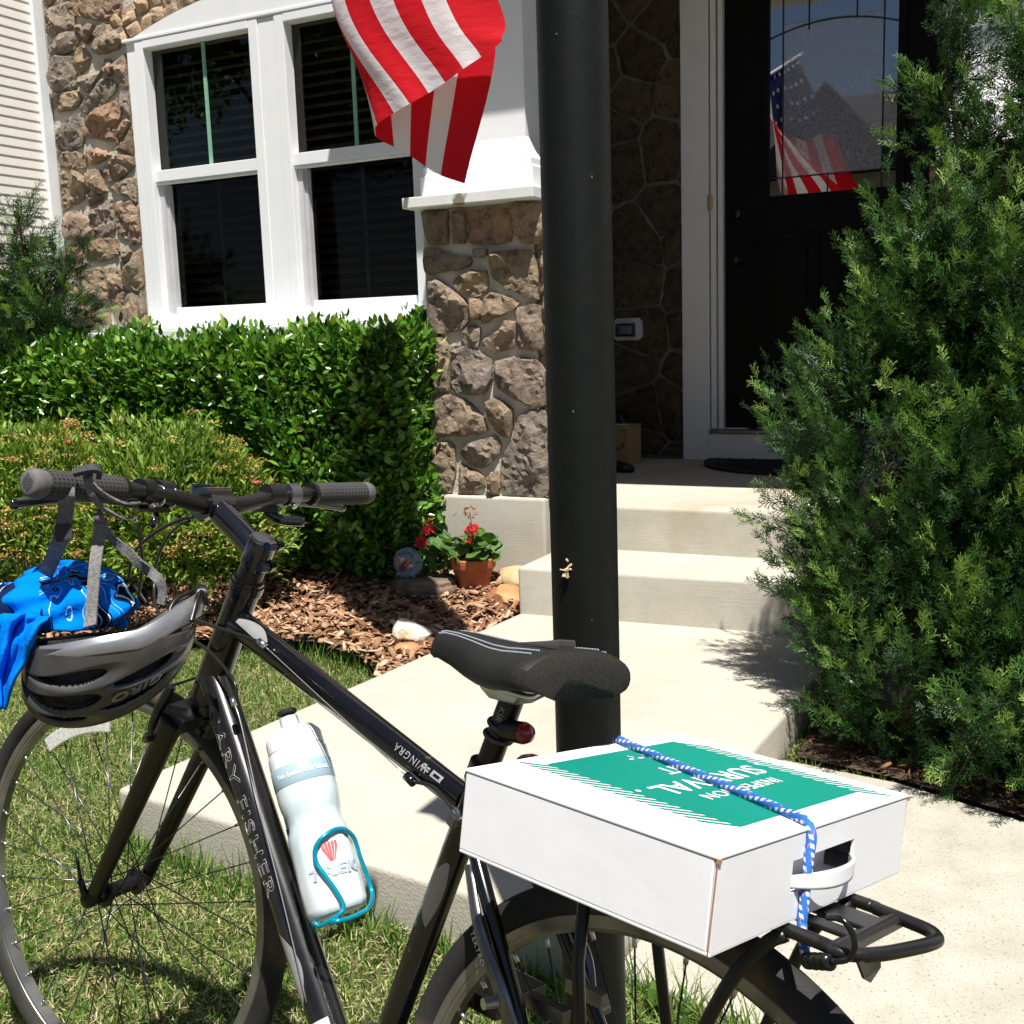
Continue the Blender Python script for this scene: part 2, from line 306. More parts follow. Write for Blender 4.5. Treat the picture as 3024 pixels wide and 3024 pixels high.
# bicycle
mt['frame'] = M_('black_frame', (.003, .003, .004), (.005, .005, .006), .20, scale=18, spec=.5, coat=.35, c3=(.05, .047, .045), s3=70, t3=(.69, .74))
mt['frame2'] = M_('charcoal_frame', (.010, .0095, .0095), (.018, .017, .0165), .26, metal=.3, scale=30, coat=.3, c3=(.06, .055, .05), s3=65, t3=(.66, .74))
mt['bar_black'] = M_('satin_black', (.004, .004, .004), (.007, .0065, .0065), .36, scale=30, spec=.5)
mt['gloss_black'] = M_('gloss_black', (.006, .006, .008), (.009, .009, .011), .13, scale=20, spec=.6, coat=.5)
mt['rubber'] = M_('grip_rubber', (.030, .029, .029), (.045, .044, .043), .8, scale=40)
mt['rubber_grey'] = M_('grip_end_grey', (.085, .082, .08), (.125, .12, .115), .75, scale=60)
mt['alu'] = M_('aluminium', (.56, .56, .57), (.66, .66, .67), .28, metal=1., scale=30)
mt['alu_dark'] = M_('dark_alloy', (.14, .14, .15), (.20, .20, .21), .35, metal=.9, scale=30)
mt['rim'] = M_('rim_alloy', (.20, .195, .185), (.30, .295, .28), .33, metal=.8, scale=20)
mt['cable'] = M_('cable_housing', (.012, .012, .013), rough=.3, spec=.5)
mt['cable_pale'] = M_('bare_cable', (.50, .50, .50), rough=.3, metal=.8)
mt['saddle'] = M_('saddle_cover', (.009, .0088, .0082), (.013, .0125, .0115), .62, scale=300, bump=.12, bscale=900, spec=.35, bdist=.001)
mt['saddle_side'] = M_('saddle_fabric', (.015, .014, .012), (.025, .023, .020), .9, scale=420, bump=.5, bscale=700, spec=.15, bdist=.001)
mt['thread'] = M_('grey_thread', (.34, .38, .42), rough=.8)
mt['decal_grey'] = M_('grey_decal', (.30, .295, .29), (.36, .35, .35), .35, metal=.3, scale=30)
mt['decal_dark'] = M_('dark_decal', (.085, .083, .08), (.10, .098, .095), .35, metal=.3, scale=30)
mt['decal_white'] = M_('white_print', (.70, .70, .70), rough=.5)
mt['red_lens'] = M_('red_lens', (.22, .004, .008), (.35, .008, .012), .15, scale=90, coat=.6)
mt['reflector'] = M_('clear_reflector', (.48, .48, .46), (.66, .66, .62), .2, scale=160, coat=.6)
mt['teal'] = M_('teal_cage', (.0, .30, .44), (.0, .36, .50), .22, metal=.55, scale=20, coat=.5)
mt['bottle'] = M_('bottle_white', (.50, .60, .62), (.80, .81, .81), .22, scale=7, coat=.4, bump=.0)
mt['bottle_white'] = M_('bottle_cap', (.78, .78, .78), (.82, .82, .82), .3, scale=8)
mt['band_blue'] = M_('bottle_band', (.28, .40, .47), (.33, .45, .52), .3, scale=10)
mt['logo_red'] = M_('logo_red', (.72, .10, .11), rough=.35)
mt['logo_grey'] = M_('logo_grey', (.36, .42, .47), rough=.35)
mt['helmet'] = M_('helmet_titanium', (.060, .058, .056), (.085, .082, .08), .34, metal=.4, scale=30, coat=.25)
mt['helmet_silver'] = M_('helmet_silver', (.27, .27, .28), (.33, .33, .34), .3, metal=.6, scale=30, coat=.2)
mt['foam'] = M_('helmet_foam', (.02, .02, .02), (.035, .034, .033), .9, scale=90, bump=.4, bscale=200)
mt['rim_foam'] = M_('helmet_rim_foam', (.055, .052, .048), (.13, .12, .11), .9, scale=60, bump=.5, bscale=200)
mt['strap'] = M_('strap_web', (.12, .115, .11), (.19, .18, .175), .85, scale=200, bump=.3, bscale=300)
mt['card_white'] = M_('white_carton', (.74, .745, .76), (.79, .79, .80), .6, scale=6, bump=.30, bscale=11, bdist=.005)
mt['kraft'] = M_('kraft_edge', (.30, .13, .075), (.42, .22, .12), .9, scale=60)
mt['green'] = M_('green_print', (.0, .205, .155), (.0, .225, .17), .5, scale=6)
mt['ink_white'] = M_('white_ink', (.80, .80, .80), rough=.6)
mt['hook'] = M_('black_hook', (.006, .006, .006), rough=.2, spec=.5)
mt['roof'] = M_('far_shingles', (.045, .043, .042), (.075, .072, .07), .95, scale=3)
mt['far_wall'] = M_('far_siding', (.42, .40, .36), (.5, .47, .43), .8, scale=1)
mt['far_glass'] = M_('far_window', (.02, .025, .03), rough=.1)
def cord_mat():
    m, nt, p = new_mat('blue_cord'); lk = nt.links; p.inputs['Roughness'].default_value = .7
    uv = nd(nt, 'ShaderNodeUVMap'); uv.uv_map = 'uv'; sp = nd(nt, 'ShaderNodeSeparateXYZ'); lk.new(uv.outputs[0], sp.inputs[0])
    def wave(expr):  # small math chains: a*x+b*y -> fract
        a = nd(nt, 'ShaderNodeMath', operation='MULTIPLY_ADD'); a.inputs[1].default_value = expr[0]; lk.new(sp.outputs[0], a.inputs[0])
        b = nd(nt, 'ShaderNodeMath', operation='MULTIPLY'); b.inputs[1].default_value = expr[1]; lk.new(sp.outputs[1], b.inputs[0]); lk.new(b.outputs[0], a.inputs[2])
        f = nd(nt, 'ShaderNodeMath', operation='FRACT'); lk.new(a.outputs[0], f.inputs[0]); return f
    w1 = wave((1/.021, 2.)); w2 = wave((1/.021, -3.)); w3 = wave((1/.0042, 5.)); w4 = wave((1/.0042, -5.))
    def lt(n, t):
        q = nd(nt, 'ShaderNodeMath', operation='LESS_THAN'); q.inputs[1].default_value = t; lk.new(n.outputs[0], q.inputs[0]); return q
    wa = lt(wave((1/.0065, 1.)), .52); wb = lt(wave((1/.034, 3.)), .42); white = nd(nt, 'ShaderNodeMath', operation='MULTIPLY'); lk.new(wa.outputs[0], white.inputs[0]); lk.new(wb.outputs[0], white.inputs[1]); ra = lt(w2, .12); rb_ = lt(wave((1/.019, 3.)), .3); red = nd(nt, 'ShaderNodeMath', operation='MULTIPLY'); lk.new(ra.outputs[0], red.inputs[0]); lk.new(rb_.outputs[0], red.inputs[1])
    mx = nd(nt, 'ShaderNodeMixRGB'); mx.inputs[1].default_value = (.015, .13, .46, 1); mx.inputs[2].default_value = (.66, .68, .72, 1); lk.new(white.outputs[0], mx.inputs[0])
    m2 = nd(nt, 'ShaderNodeMixRGB'); m2.inputs[2].default_value = (.62, .13, .13, 1); lk.new(red.outputs[0], m2.inputs[0]); lk.new(mx.outputs[0], m2.inputs[1]); lk.new(m2.outputs[0], p.inputs['Base Color'])
    ad = nd(nt, 'ShaderNodeMath', operation='ADD'); lk.new(w3.outputs[0], ad.inputs[0]); lk.new(w4.outputs[0], ad.inputs[1])
    b = nd(nt, 'ShaderNodeBump'); b.inputs['Strength'].default_value = .6; b.inputs['Distance'].default_value = .001; lk.new(ad.outputs[0], b.inputs['Height']); lk.new(b.outputs[0], p.inputs['Normal'])
    return m
mt['cord'] = cord_mat()
def tyre_mat():
    m, nt, p = new_mat('tyre_rubber'); lk = nt.links; p.inputs['Roughness'].default_value = .8; p.inputs['Specular IOR Level'].default_value = .3
    tc = nd(nt, 'ShaderNodeTexCoord'); nz = nd(nt, 'ShaderNodeTexNoise'); nz.inputs['Scale'].default_value = 7; nz.inputs['Detail'].default_value = 7; lk.new(tc.outputs['Object'], nz.inputs['Vector'])
    rp = ramp(nt, [(.36, (.013, .0125, .012)), (.58, (.032, .031, .029)), (.74, (.14, .09, .045))]); lk.new(nz.outputs['Fac'], rp.inputs['Fac']); lk.new(rp.outputs[0], p.inputs['Base Color'])
    uv = nd(nt, 'ShaderNodeUVMap'); uv.uv_map = 'uv'; sp = nd(nt, 'ShaderNodeSeparateXYZ'); lk.new(uv.outputs[0], sp.inputs[0])
    ab = nd(nt, 'ShaderNodeMath', operation='ABSOLUTE'); lk.new(sp.outputs[1], ab.inputs[0])           # y: -1..1 across the tread, |y|<1 is tread
    ma = nd(nt, 'ShaderNodeMath', operation='MULTIPLY_ADD'); ma.inputs[1].default_value = 1.3; lk.new(ab.outputs[0], ma.inputs[0])
    mu = nd(nt, 'ShaderNodeMath', operation='MULTIPLY'); mu.inputs[1].default_value = 84.; lk.new(sp.outputs[0], mu.inputs[0]); lk.new(mu.outputs[0], ma.inputs[2])
    fr = nd(nt, 'ShaderNodeMath', operation='FRACT'); lk.new(ma.outputs[0], fr.inputs[0])
    g = nd(nt, 'ShaderNodeMath', operation='LESS_THAN'); g.inputs[1].default_value = .22; lk.new(fr.outputs[0], g.inputs[0])
    t1 = nd(nt, 'ShaderNodeMath', operation='LESS_THAN'); t1.inputs[1].default_value = .95; lk.new(ab.outputs[0], t1.inputs[0])
    mm = nd(nt, 'ShaderNodeMath', operation='MULTIPLY'); lk.new(g.outputs[0], mm.inputs[0]); lk.new(t1.outputs[0], mm.inputs[1])
    b = nd(nt, 'ShaderNodeBump', invert=True); b.inputs['Strength'].default_value = 1.; b.inputs['Distance'].default_value = .003; lk.new(mm.outputs[0], b.inputs['Height']); lk.new(b.outputs[0], p.inputs['Normal'])
    return m
mt['tyre'] = tyre_mat()
def grip_mat():
    m, nt, p = new_mat('dimpled_grip'); lk = nt.links; p.inputs['Roughness'].default_value = .75; p.inputs['Specular IOR Level'].default_value = .3
    uv = nd(nt, 'ShaderNodeUVMap'); uv.uv_map = 'uv'; sc = nd(nt, 'ShaderNodeVectorMath', operation='MULTIPLY'); sc.inputs[1].default_value = (150, 20, 1); lk.new(uv.outputs[0], sc.inputs[0])
    fr = nd(nt, 'ShaderNodeVectorMath', operation='FRACTION'); lk.new(sc.outputs[0], fr.inputs[0])
    su = nd(nt, 'ShaderNodeVectorMath', operation='SUBTRACT'); su.inputs[1].default_value = (.5, .5, 0); lk.new(fr.outputs[0], su.inputs[0])
    ln = nd(nt, 'ShaderNodeVectorMath', operation='LENGTH'); lk.new(su.outputs[0], ln.inputs[0])
    rp = ramp(nt, [(.22, (.015, .015, .015)), (.36, (.055, .053, .052))]); lk.new(ln.outputs['Value'], rp.inputs['Fac']); lk.new(rp.outputs[0], p.inputs['Base Color'])
    b = nd(nt, 'ShaderNodeBump'); b.inputs['Strength'].default_value = 1; b.inputs['Distance'].default_value = .001; lk.new(rp.outputs[0], b.inputs['Height']); lk.new(b.outputs[0], p.inputs['Normal']); return m
mt['grip'] = grip_mat()
def bandana_mat():
    m, nt, p = new_mat('blue_bandana'); lk = nt.links; p.inputs['Roughness'].default_value = .85; p.inputs['Specular IOR Level'].default_value = .15
    uv = nd(nt, 'ShaderNodeUVMap'); uv.uv_map = 'uv'
    nz = nd(nt, 'ShaderNodeTexNoise'); nz.inputs['Scale'].default_value = 7; nz.inputs['Detail'].default_value = 0.; nz.inputs['Distortion'].default_value = 1.2; lk.new(uv.outputs[0], nz.inputs['Vector'])
    sp = nd(nt, 'ShaderNodeSeparateXYZ'); lk.new(uv.outputs[0], sp.inputs[0])
    # thin white contour lines and dark blobs inside a patterned border band (u > .45)
    w = nd(nt, 'ShaderNodeMath', operation='PINGPONG'); w.inputs[1].default_value = .11; lk.new(nz.outputs['Fac'], w.inputs[0])
    l = nd(nt, 'ShaderNodeMath', operation='LESS_THAN'); l.inputs[1].default_value = .0085; lk.new(w.outputs[0], l.inputs[0])
    k = nd(nt, 'ShaderNodeMath', operation='GREATER_THAN'); k.inputs[1].default_value = .60; lk.new(nz.outputs['Fac'], k.inputs[0])
    g = nd(nt, 'ShaderNodeMath', operation='GREATER_THAN'); g.inputs[1].default_value = .52; lk.new(sp.outputs[0], g.inputs[0])
    a = nd(nt, 'ShaderNodeMath', operation='MULTIPLY'); lk.new(l.outputs[0], a.inputs[0]); lk.new(g.outputs[0], a.inputs[1])
    c = nd(nt, 'ShaderNodeMath', operation='MULTIPLY'); lk.new(k.outputs[0], c.inputs[0]); lk.new(g.outputs[0], c.inputs[1])
    m1 = nd(nt, 'ShaderNodeMixRGB'); m1.inputs[1].default_value = (.0, .17, .66, 1); m1.inputs[2].default_value = (.006, .015, .05, 1); lk.new(c.outputs[0], m1.inputs[0])
    m2 = nd(nt, 'ShaderNodeMixRGB'); m2.inputs[2].default_value = (.55, .72, .85, 1); lk.new(a.outputs[0], m2.inputs[0]); lk.new(m1.outputs[0], m2.inputs[1]); lk.new(m2.outputs[0], p.inputs['Base Color'])
    tc = nd(nt, 'ShaderNodeTexCoord'); nb = nd(nt, 'ShaderNodeTexNoise'); nb.inputs['Scale'].default_value = 55; nb.inputs['Detail'].default_value = 5; nb.inputs['Distortion'].default_value = .6; lk.new(tc.outputs['Object'], nb.inputs['Vector']); b = nd(nt, 'ShaderNodeBump'); b.inputs['Strength'].default_value = .7; b.inputs['Distance'].default_value = .006; lk.new(nb.outputs['Fac'], b.inputs['Height']); lk.new(b.outputs[0], p.inputs['Normal']); p.inputs['Roughness'].default_value = .95; p.inputs['Specular IOR Level'].default_value = .05
    return m
mt['bandana'] = bandana_mat()
def cloth(name, c):
    m, nt, p = new_mat(name); lk = nt.links; p.inputs['Base Color'].default_value = (*c, 1); p.inputs['Roughness'].default_value = .8; p.inputs['Specular IOR Level'].default_value = .15
    tr = nd(nt, 'ShaderNodeBsdfTranslucent'); tr.inputs[0].default_value = (*c, 1); mx = nd(nt, 'ShaderNodeMixShader'); mx.inputs[0].default_value = .3
    tc = nd(nt, 'ShaderNodeTexCoord'); mp = nd(nt, 'ShaderNodeMapping'); mp.inputs['Scale'].default_value = (14, 14, 44); mp.inputs['Rotation'].default_value = (0, .5, 0); lk.new(tc.outputs['Object'], mp.inputs['Vector']); nb = nd(nt, 'ShaderNodeTexNoise'); nb.inputs['Scale'].default_value = 1.; nb.inputs['Detail'].default_value = 5; lk.new(mp.outputs[0], nb.inputs['Vector']); b = nd(nt, 'ShaderNodeBump'); b.inputs['Strength'].default_value = .28; b.inputs['Distance'].default_value = .010; lk.new(nb.outputs['Fac'], b.inputs['Height']); lk.new(b.outputs[0], p.inputs['Normal']); lk.new(b.outputs[0], tr.inputs['Normal'])
    lk.new(p.outputs[0], mx.inputs[1]); lk.new(tr.outputs[0], mx.inputs[2]); lk.new(mx.outputs[0], nt.nodes['Material Output'].inputs[0]); return m
mt['flag_red'] = cloth('flag_red', (.62, .012, .022)); mt['flag_white'] = cloth('flag_white', (.78, .78, .80)); mt['flag_blue'] = cloth('flag_blue', (.02, .035, .13))
# ------------------------------------------------------------------ ground and paving
YW = 4.55           # plane of the window wall
YF = 4.27           # front of the stone pillar
YD = 5.95           # door wall
ZL = .49            # porch landing
def poly_sheet(name, poly, z, m, sub=0):
    mb = MB(); mb.add([(x, y, z) for x, y in poly], [tuple(range(len(poly)))]); return struct(mb.build(name, m, fix=False))
poly_sheet('lawn', [(-60, -60), (60, -60), (60, 60), (-60, 60)], -.012, mt['soil'])
poly_sheet('street', [(-60, -12), (60, -12), (60, -5), (-60, -5)], -.004, mt['asphalt'])
def slab(name, poly, z0, z1, m, bevel=.012):
    mb = MB(); mb.prism(poly, z0, z1); return struct(mb.build(name, m, smooth=True, bevel=bevel, seg=3, sharp=40))
PAD = [(-2.07, 1.89), (-.73, 1.735), (-.625, 3.87), (-.60, 4.3), (-1.84, 4.3), (-1.885, 3.79)]
slab('walkway_slab', PAD, -.1, .12, mt['concrete'], .014)
STEP = [(-1.885, 3.795), (-.45, 3.86), (-.45, 4.26), (-1.885, 4.26)]
slab('porch_step', STEP, .0, .306, mt['concrete_broom'], .014)
slab('porch_landing', [(-1.905, 4.238), (.25, 4.238), (.25, 5.97), (-1.905, 5.97)], .0, ZL, mt['concrete_broom'], .016)
slab('porch_floor', [(-2.62, 4.87), (-1.909, 4.87), (-1.909, 5.97), (-2.62, 5.97)], .0, ZL-.004, mt['concrete'], .004)
slab('lower_walkway', [(-.715, 1.80), (-.46, 1.745), (.3, 1.58), (3.2, .95), (3.2, 2.0), (.6, 2.60), (-.04, 2.77), (-.35, 2.90), (-.668, 2.95)], -.1, .012, mt['aggregate'], .008)
BED_L = [(-7, 2.75), (-4.4, 2.95), (-3.6, 3.12), (-2.99, 3.27), (-2.56, 3.36), (-2.25, 3.26), (-2.02, 3.05), (-1.93, 3.4), (-1.90, 4.24), (-2.6, 4.6), (-7, 4.6)]
def ZM_(y): return np.maximum(.03, .04+.11*(np.asarray(y)-3.15))
_b = MB(); _b.add([(x, y, float(.036+.11*(y-3.15))) for x, y in BED_L], [tuple(range(len(BED_L)))]); struct(_b.build('mulch_bed', mt['mulch_soil'], fix=False))
BED_R = [(-.63, 2.97), (-.35, 2.91), (-.04, 2.78), (.6, 2.61), (3.2, 2.01), (3.2, 4.24), (-.46, 4.24), (-.46, 3.87), (-.60, 3.86)]
poly_sheet('juniper_bed', BED_R, .018, mt['mulch_soil'])
# ------------------------------------------------------------------ stones
def poly_noise_outline(poly, step, jit, rg, soft=.10):
    out = []; n = len(poly)
    for i in range(n):
        a, b = np.array(poly[i]), np.array(poly[(i+1) % n]); k = max(1, int(np.linalg.norm(b-a)/step))
        for j in range(k): out.append(a+(b-a)*j/k+rg.normal(0, jit if j else jit*.3, 2))
    o = np.array(out); return (1-2*soft)*o+soft*np.roll(o, 1, 0)+soft*np.roll(o, -1, 0)
def stone_mesh(poly, depth, m, rg, rough=.006, gap=0., facets=6, grid=.017):
    """poly in (X,z) on a wall facing -Y, local to its centroid; a split-faced stone: chiselled facets, broken rim"""
    o = poly_noise_outline(poly, .024, .0030, rg); c = o.mean(0); o = o-c
    if gap: o = o*(1-gap/np.maximum(np.linalg.norm(o, axis=1), .02))[:, None]
    n = len(o); lo, hi = o.min(0), o.max(0); gx, gz = np.arange(lo[0], hi[0], grid), np.arange(lo[1], hi[1], grid)
    I = np.array([(x, z) for x in gx for z in gz]).reshape(-1, 2); I = I+rg.uniform(-.35, .35, I.shape)*grid
    x, y = I[:, 0], I[:, 1]; ins = np.zeros(len(I), bool); j = n-1
    for i in range(n):
        ins ^= ((o[i, 1] > y) != (o[j, 1] > y)) & (x < (o[j, 0]-o[i, 0])*(y-o[i, 1])/(o[j, 1]-o[i, 1]+1e-12)+o[i, 0]); j = i
    I = I[ins]
    def edge_d(P):
        d = np.full(len(P), 9.)
        for i in range(n):
            a, b = o[i], o[(i+1) % n]; ab = b-a; t = np.clip(((P-a)@ab)/(ab@ab+1e-12), 0, 1); d = np.minimum(d, np.linalg.norm(P-(a+t[:, None]*ab), axis=1))
        return d
    if len(I): I = I[edge_d(I) > grid*.42]
    A = np.vstack([o, I]) if len(I) else o
    V, _, Fc, *_ = delaunay_2d_cdt([Vector(p) for p in A], [], [list(range(n))], 1, 1e-6)
    V = np.array([tuple(v) for v in V]); d = edge_d(V); h = np.full(len(V), depth*1.12); size = np.linalg.norm(hi-lo)
    for k in range(facets):
        p0 = rg.uniform(lo, hi)*.55; g = rg.normal(0, .40, 2); g[1] += .06; h = np.minimum(h, depth*rg.uniform(.85, 1.1)+(V-p0)@g)
    h = np.maximum(h, depth*.35)*(.72+.28*np.clip(d/.012, 0, 1)**.6)+rg.normal(0, rough*.55, len(V)); h = np.maximum(h, .008)
    vs = [(p[0], -q, p[1]) for p, q in zip(V, h)]; fs = [tuple(f) for f in Fc]
    edges = {}
    for f in fs:
        for i in range(len(f)): e = (f[i], f[(i+1) % len(f)]); edges[e] = 1
    nb0 = len(vs); bmap = {}
    for (i, j) in list(edges):
        if (j, i) in edges: continue
        for q in (i, j):
            if q not in bmap: bmap[q] = len(vs); vs.append((vs[q][0], .004, vs[q][2]))
        fs.append((j, i, bmap[i], bmap[j]))
    mb = MB(); mb.add(vs, fs); return mb.mesh('stone', m, smooth=True, sharp=22), c
def lay_stones(polys, Y, parent, m, depth=(.028, .05), name='stone', seed=1, rough=.006, gap=0.):
    rg = np.random.default_rng(seed)
    for p in polys:
        me, c = stone_mesh(p, rg.uniform(*depth), m, rg, rough, gap); put(name, me, parent, T3(c[0], Y, c[1]))
def px_polys(lst, org, sc, Y):
    out = []
    for pl in lst:
        q = [YP(org[0]+x/sc, org[1]+y/sc, Y) for x, y in pl]; out.append([(p[0], p[2]) for p in q])
    return out
def voronoi_polys(x0, x1, z0, z1, cw, ch, rg):
    """uneven rubble cells: jittered seeds, clipped half-planes"""
    nx, nz = max(1, int(round((x1-x0)/cw))), max(1, int(round((z1-z0)/ch))); S = []
    for j in range(-1, nz+1):
        for i in range(-1, nx+1): S.append((x0+(i+.5+.5*(j % 2)+rg.uniform(-.42, .42))*(x1-x0)/nx, z0+(j+.5+rg.uniform(-.42, .42))*(z1-z0)/nz))
    S = np.array(S); out = []
    for k, s in enumerate(S):
        P = [np.array(q) for q in ((x0, z0), (x1, z0), (x1, z1), (x0, z1))]
        for l, t in enumerate(S):
            if l == k or not P: continue
            n = t-s; mid = (s+t)/2; Q = []
            for i in range(len(P)):
                a, b = P[i], P[(i+1) % len(P)]; da, db = (a-mid)@n, (b-mid)@n
                if da <= 0: Q.append(a)
                if da*db < 0: Q.append(a+(b-a)*da/(da-db))
            P = Q
        if len(P) >= 3:
            P = np.array(P); ar = .5*abs(np.dot(P[:, 0], np.roll(P[:, 1], 1))-np.dot(P[:, 1], np.roll(P[:, 0], 1)))
            if ar > .0012: out.append(P)
    return out
# ------------------------------------------------------------------ the town house
house = thing('town_house', 'stone fronted town house with white trimmed windows, white porch columns and a black door', 'house', (-3.5, YW, 0))
HI = house.matrix_world.inverted() if False else T3(3.5, -YW, 0)
def hpart(mb, name, m, parent=None, **kw):
    o = mb.build(name, m, parent or house, **kw)
    if parent is None: o.matrix_local = HI
    return o
XL, XWL, XWR = -5.0, -4.40, -2.64
w = MB()
w.bb((XL, YW, 0), (XWL, YW+.2, 3.6)); w.bb((XWL, YW, 0), (XWR, YW+.2, 1.30)); w.bb((XWL, YW, 2.80), (XWR, YW+.2, 3.6)); w.bb((XWR, YW, 0), (-2.2, YW+.2, 3.6))
facade = hpart(w, 'facade_wall', mt['mortar'])
Z = 1.932
LEFT = [[(245,-60),(335,-50),(325,0),(300,30),(255,80)],[(285,60),(400,10),(425,40),(435,150),(370,185),(320,225),(275,190)],[(425,-40),(720,-40),(725,100),(650,120),(540,110),(440,95)],
[(560,150),(620,135),(650,160),(740,135),(765,220),(680,285),(570,310),(530,285)],[(285,270),(340,210),(420,190),(470,200),(435,290),(330,330),(290,310)],[(495,165),(530,145),(555,150),(530,220),(505,260),(485,230)],
[(440,145),(470,140),(480,200),(440,190)],[(440,280),(475,265),(525,330),(500,400),(450,440),(435,400)],[(310,410),(350,325),(430,325),(445,420),(445,500),(330,530),(305,480)],
[(460,440),(520,430),(590,400),(580,430),(540,510),(500,530),(455,490)],[(645,390),(700,330),(770,300),(795,400),(785,480),(760,495),(690,470)],[(605,340),(640,340),(650,420),(625,440),(600,400)],
[(315,545),(400,530),(445,515),(475,560),(440,620),(350,645),(320,620)],[(460,620),(500,560),(560,490),(590,455),(640,455),(675,490),(650,540),(600,590),(500,660)],[(690,530),(710,510),(800,510),(810,600),(800,690),(760,700),(700,640)],
[(475,730),(560,640),(640,590),(690,560),(695,660),(670,800),(600,800),(490,780)],[(335,750),(400,680),(450,650),(485,720),(480,830),(420,860),(340,855)],[(680,800),(740,740),(800,720),(830,800),(820,870),(670,860)],
[(690,750),(740,680),(750,700),(715,790)],[(345,870),(420,865),(490,880),(500,960),(440,965),(350,960)],[(500,860),(560,845),(640,885),(570,930),(510,940)],[(600,950),(700,885),(830,890),(835,940),(700,1020),(620,1040),(600,1000)],
[(350,985),(430,975),(500,1020),(520,1080),(490,1130),(370,1200),(355,1080)],[(500,990),(580,970),(600,1060),(620,1090),(560,1110),(510,1050)],[(640,1070),(730,1020),(820,1010),(860,1060),(860,1150),(760,1130),(660,1100)],
[(380,1220),(440,1205),(500,1250),(555,1330),(540,1360),(400,1370),(385,1290)],[(525,1190),(580,1155),(655,1140),(665,1310),(600,1345),(530,1290)],[(665,1160),(760,1140),(850,1180),(870,1280),(850,1380),(750,1395),(680,1320)],
[(520,1110),(600,1130),(520,1180)],[(500,1395),(600,1360),(680,1360),(690,1450),(590,1490),(510,1480)],[(420,1520),(500,1500),(490,1540),(425,1560)],[(400,1400),(470,1390),(480,1470),(410,1490)],
[(440,1620),(500,1540),(600,1525),(630,1570),(635,1720),(560,1740),(460,1720),(440,1680)],[(690,1430),(740,1400),(760,1440),(720,1510),(690,1490)],[(780,1460),(850,1415),(885,1480),(890,1620),(800,1660),(715,1620),(730,1530),(770,1500)],
[(635,1530),(700,1530),(710,1650),(640,1650)],[(645,1690),(720,1660),(800,1690),(805,1850),(720,1870),(650,1780)],[(820,1690),(880,1650),(910,1680),(920,1780),(830,1790)],[(815,1810),(920,1790),(920,1850),(820,1860)],
[(570,1770),(630,1760),(640,1840),(600,1860),(560,1820)],[(450,1760),(550,1750),(550,1850),(470,1870)],[(480,1900),(570,1880),(560,1990),(490,1990)]]
lay_stones([[(min(max(x, XL+.03), -4.425), z) for x, z in p] for p in px_polys(LEFT, (0, 0), Z, YW)], YW, facade, mt['stone'], (.040, .070), seed=11, gap=-.004)
rgv = np.random.default_rng(5)
lay_stones(voronoi_polys(XL+.02, XWL-.03, .05, 1.0, .2, .16, rgv), YW, facade, mt['stone'], (.03, .05), seed=12, gap=.010)
# white arched head and its ring of tan arch stones
ax, ahw = -3.52, .885                                   # centre and half width of the arch
p1 = YP(543, 26, YW-.02); zs0 = 2.745
dx = abs(p1[0]-ax); rise = (p1[2]-zs0)/(1-(dx/ahw)**2) if dx < ahw else .25
rise = min(max(rise, .12), .42); rad = (ahw*ahw+rise*rise)/(2*rise); zc = zs0+rise-rad; aa = math.asin(ahw/rad)
arc = [(ax+rad*math.sin(t), zc+rad*math.cos(t)) for t in np.linspace(-aa, aa, 33)]
a = MB(); a.prism(arc, YW-.028, YW+.05, axis=1); hpart(a, 'arched_panel', mt['white'])
rg = np.random.default_rng(3); t = -aa-.02; blocks = []
while t < aa:
    dt = rg.uniform(.075, .105)/rad; two = rg.random() < .45; r0, r1, r2 = rad+.016, rad+.016+rg.uniform(.055, .07), rad+.165
    for (ra, rb) in (((r0, r1-.006), (r1+.006, r2)) if two else ((r0, r2),)):
        g = .005/rad; blocks.append([(ax+q*math.sin(s), zc+q*math.cos(s)) for q, s in ((ra, t+g), (ra, t+dt-g), (rb, t+dt-g), (rb, t+g))])
    t += dt
lay_stones(blocks, YW, facade, mt['arch_stone'], (.035, .045), 'arch_stone', seed=4, rough=.003)
# rows of stone above the arch (mostly above the picture)
lay_stones([p for p in voronoi_polys(XL+.02, -2.25, 2.95, 3.58, .2, .16, rgv) if (np.mean(p, 0)[0]-ax)**2+(np.mean(p, 0)[1]-zc)**2 > (rad+.26)**2], YW, facade, mt['stone'], (.03, .05), seed=14, gap=.010)
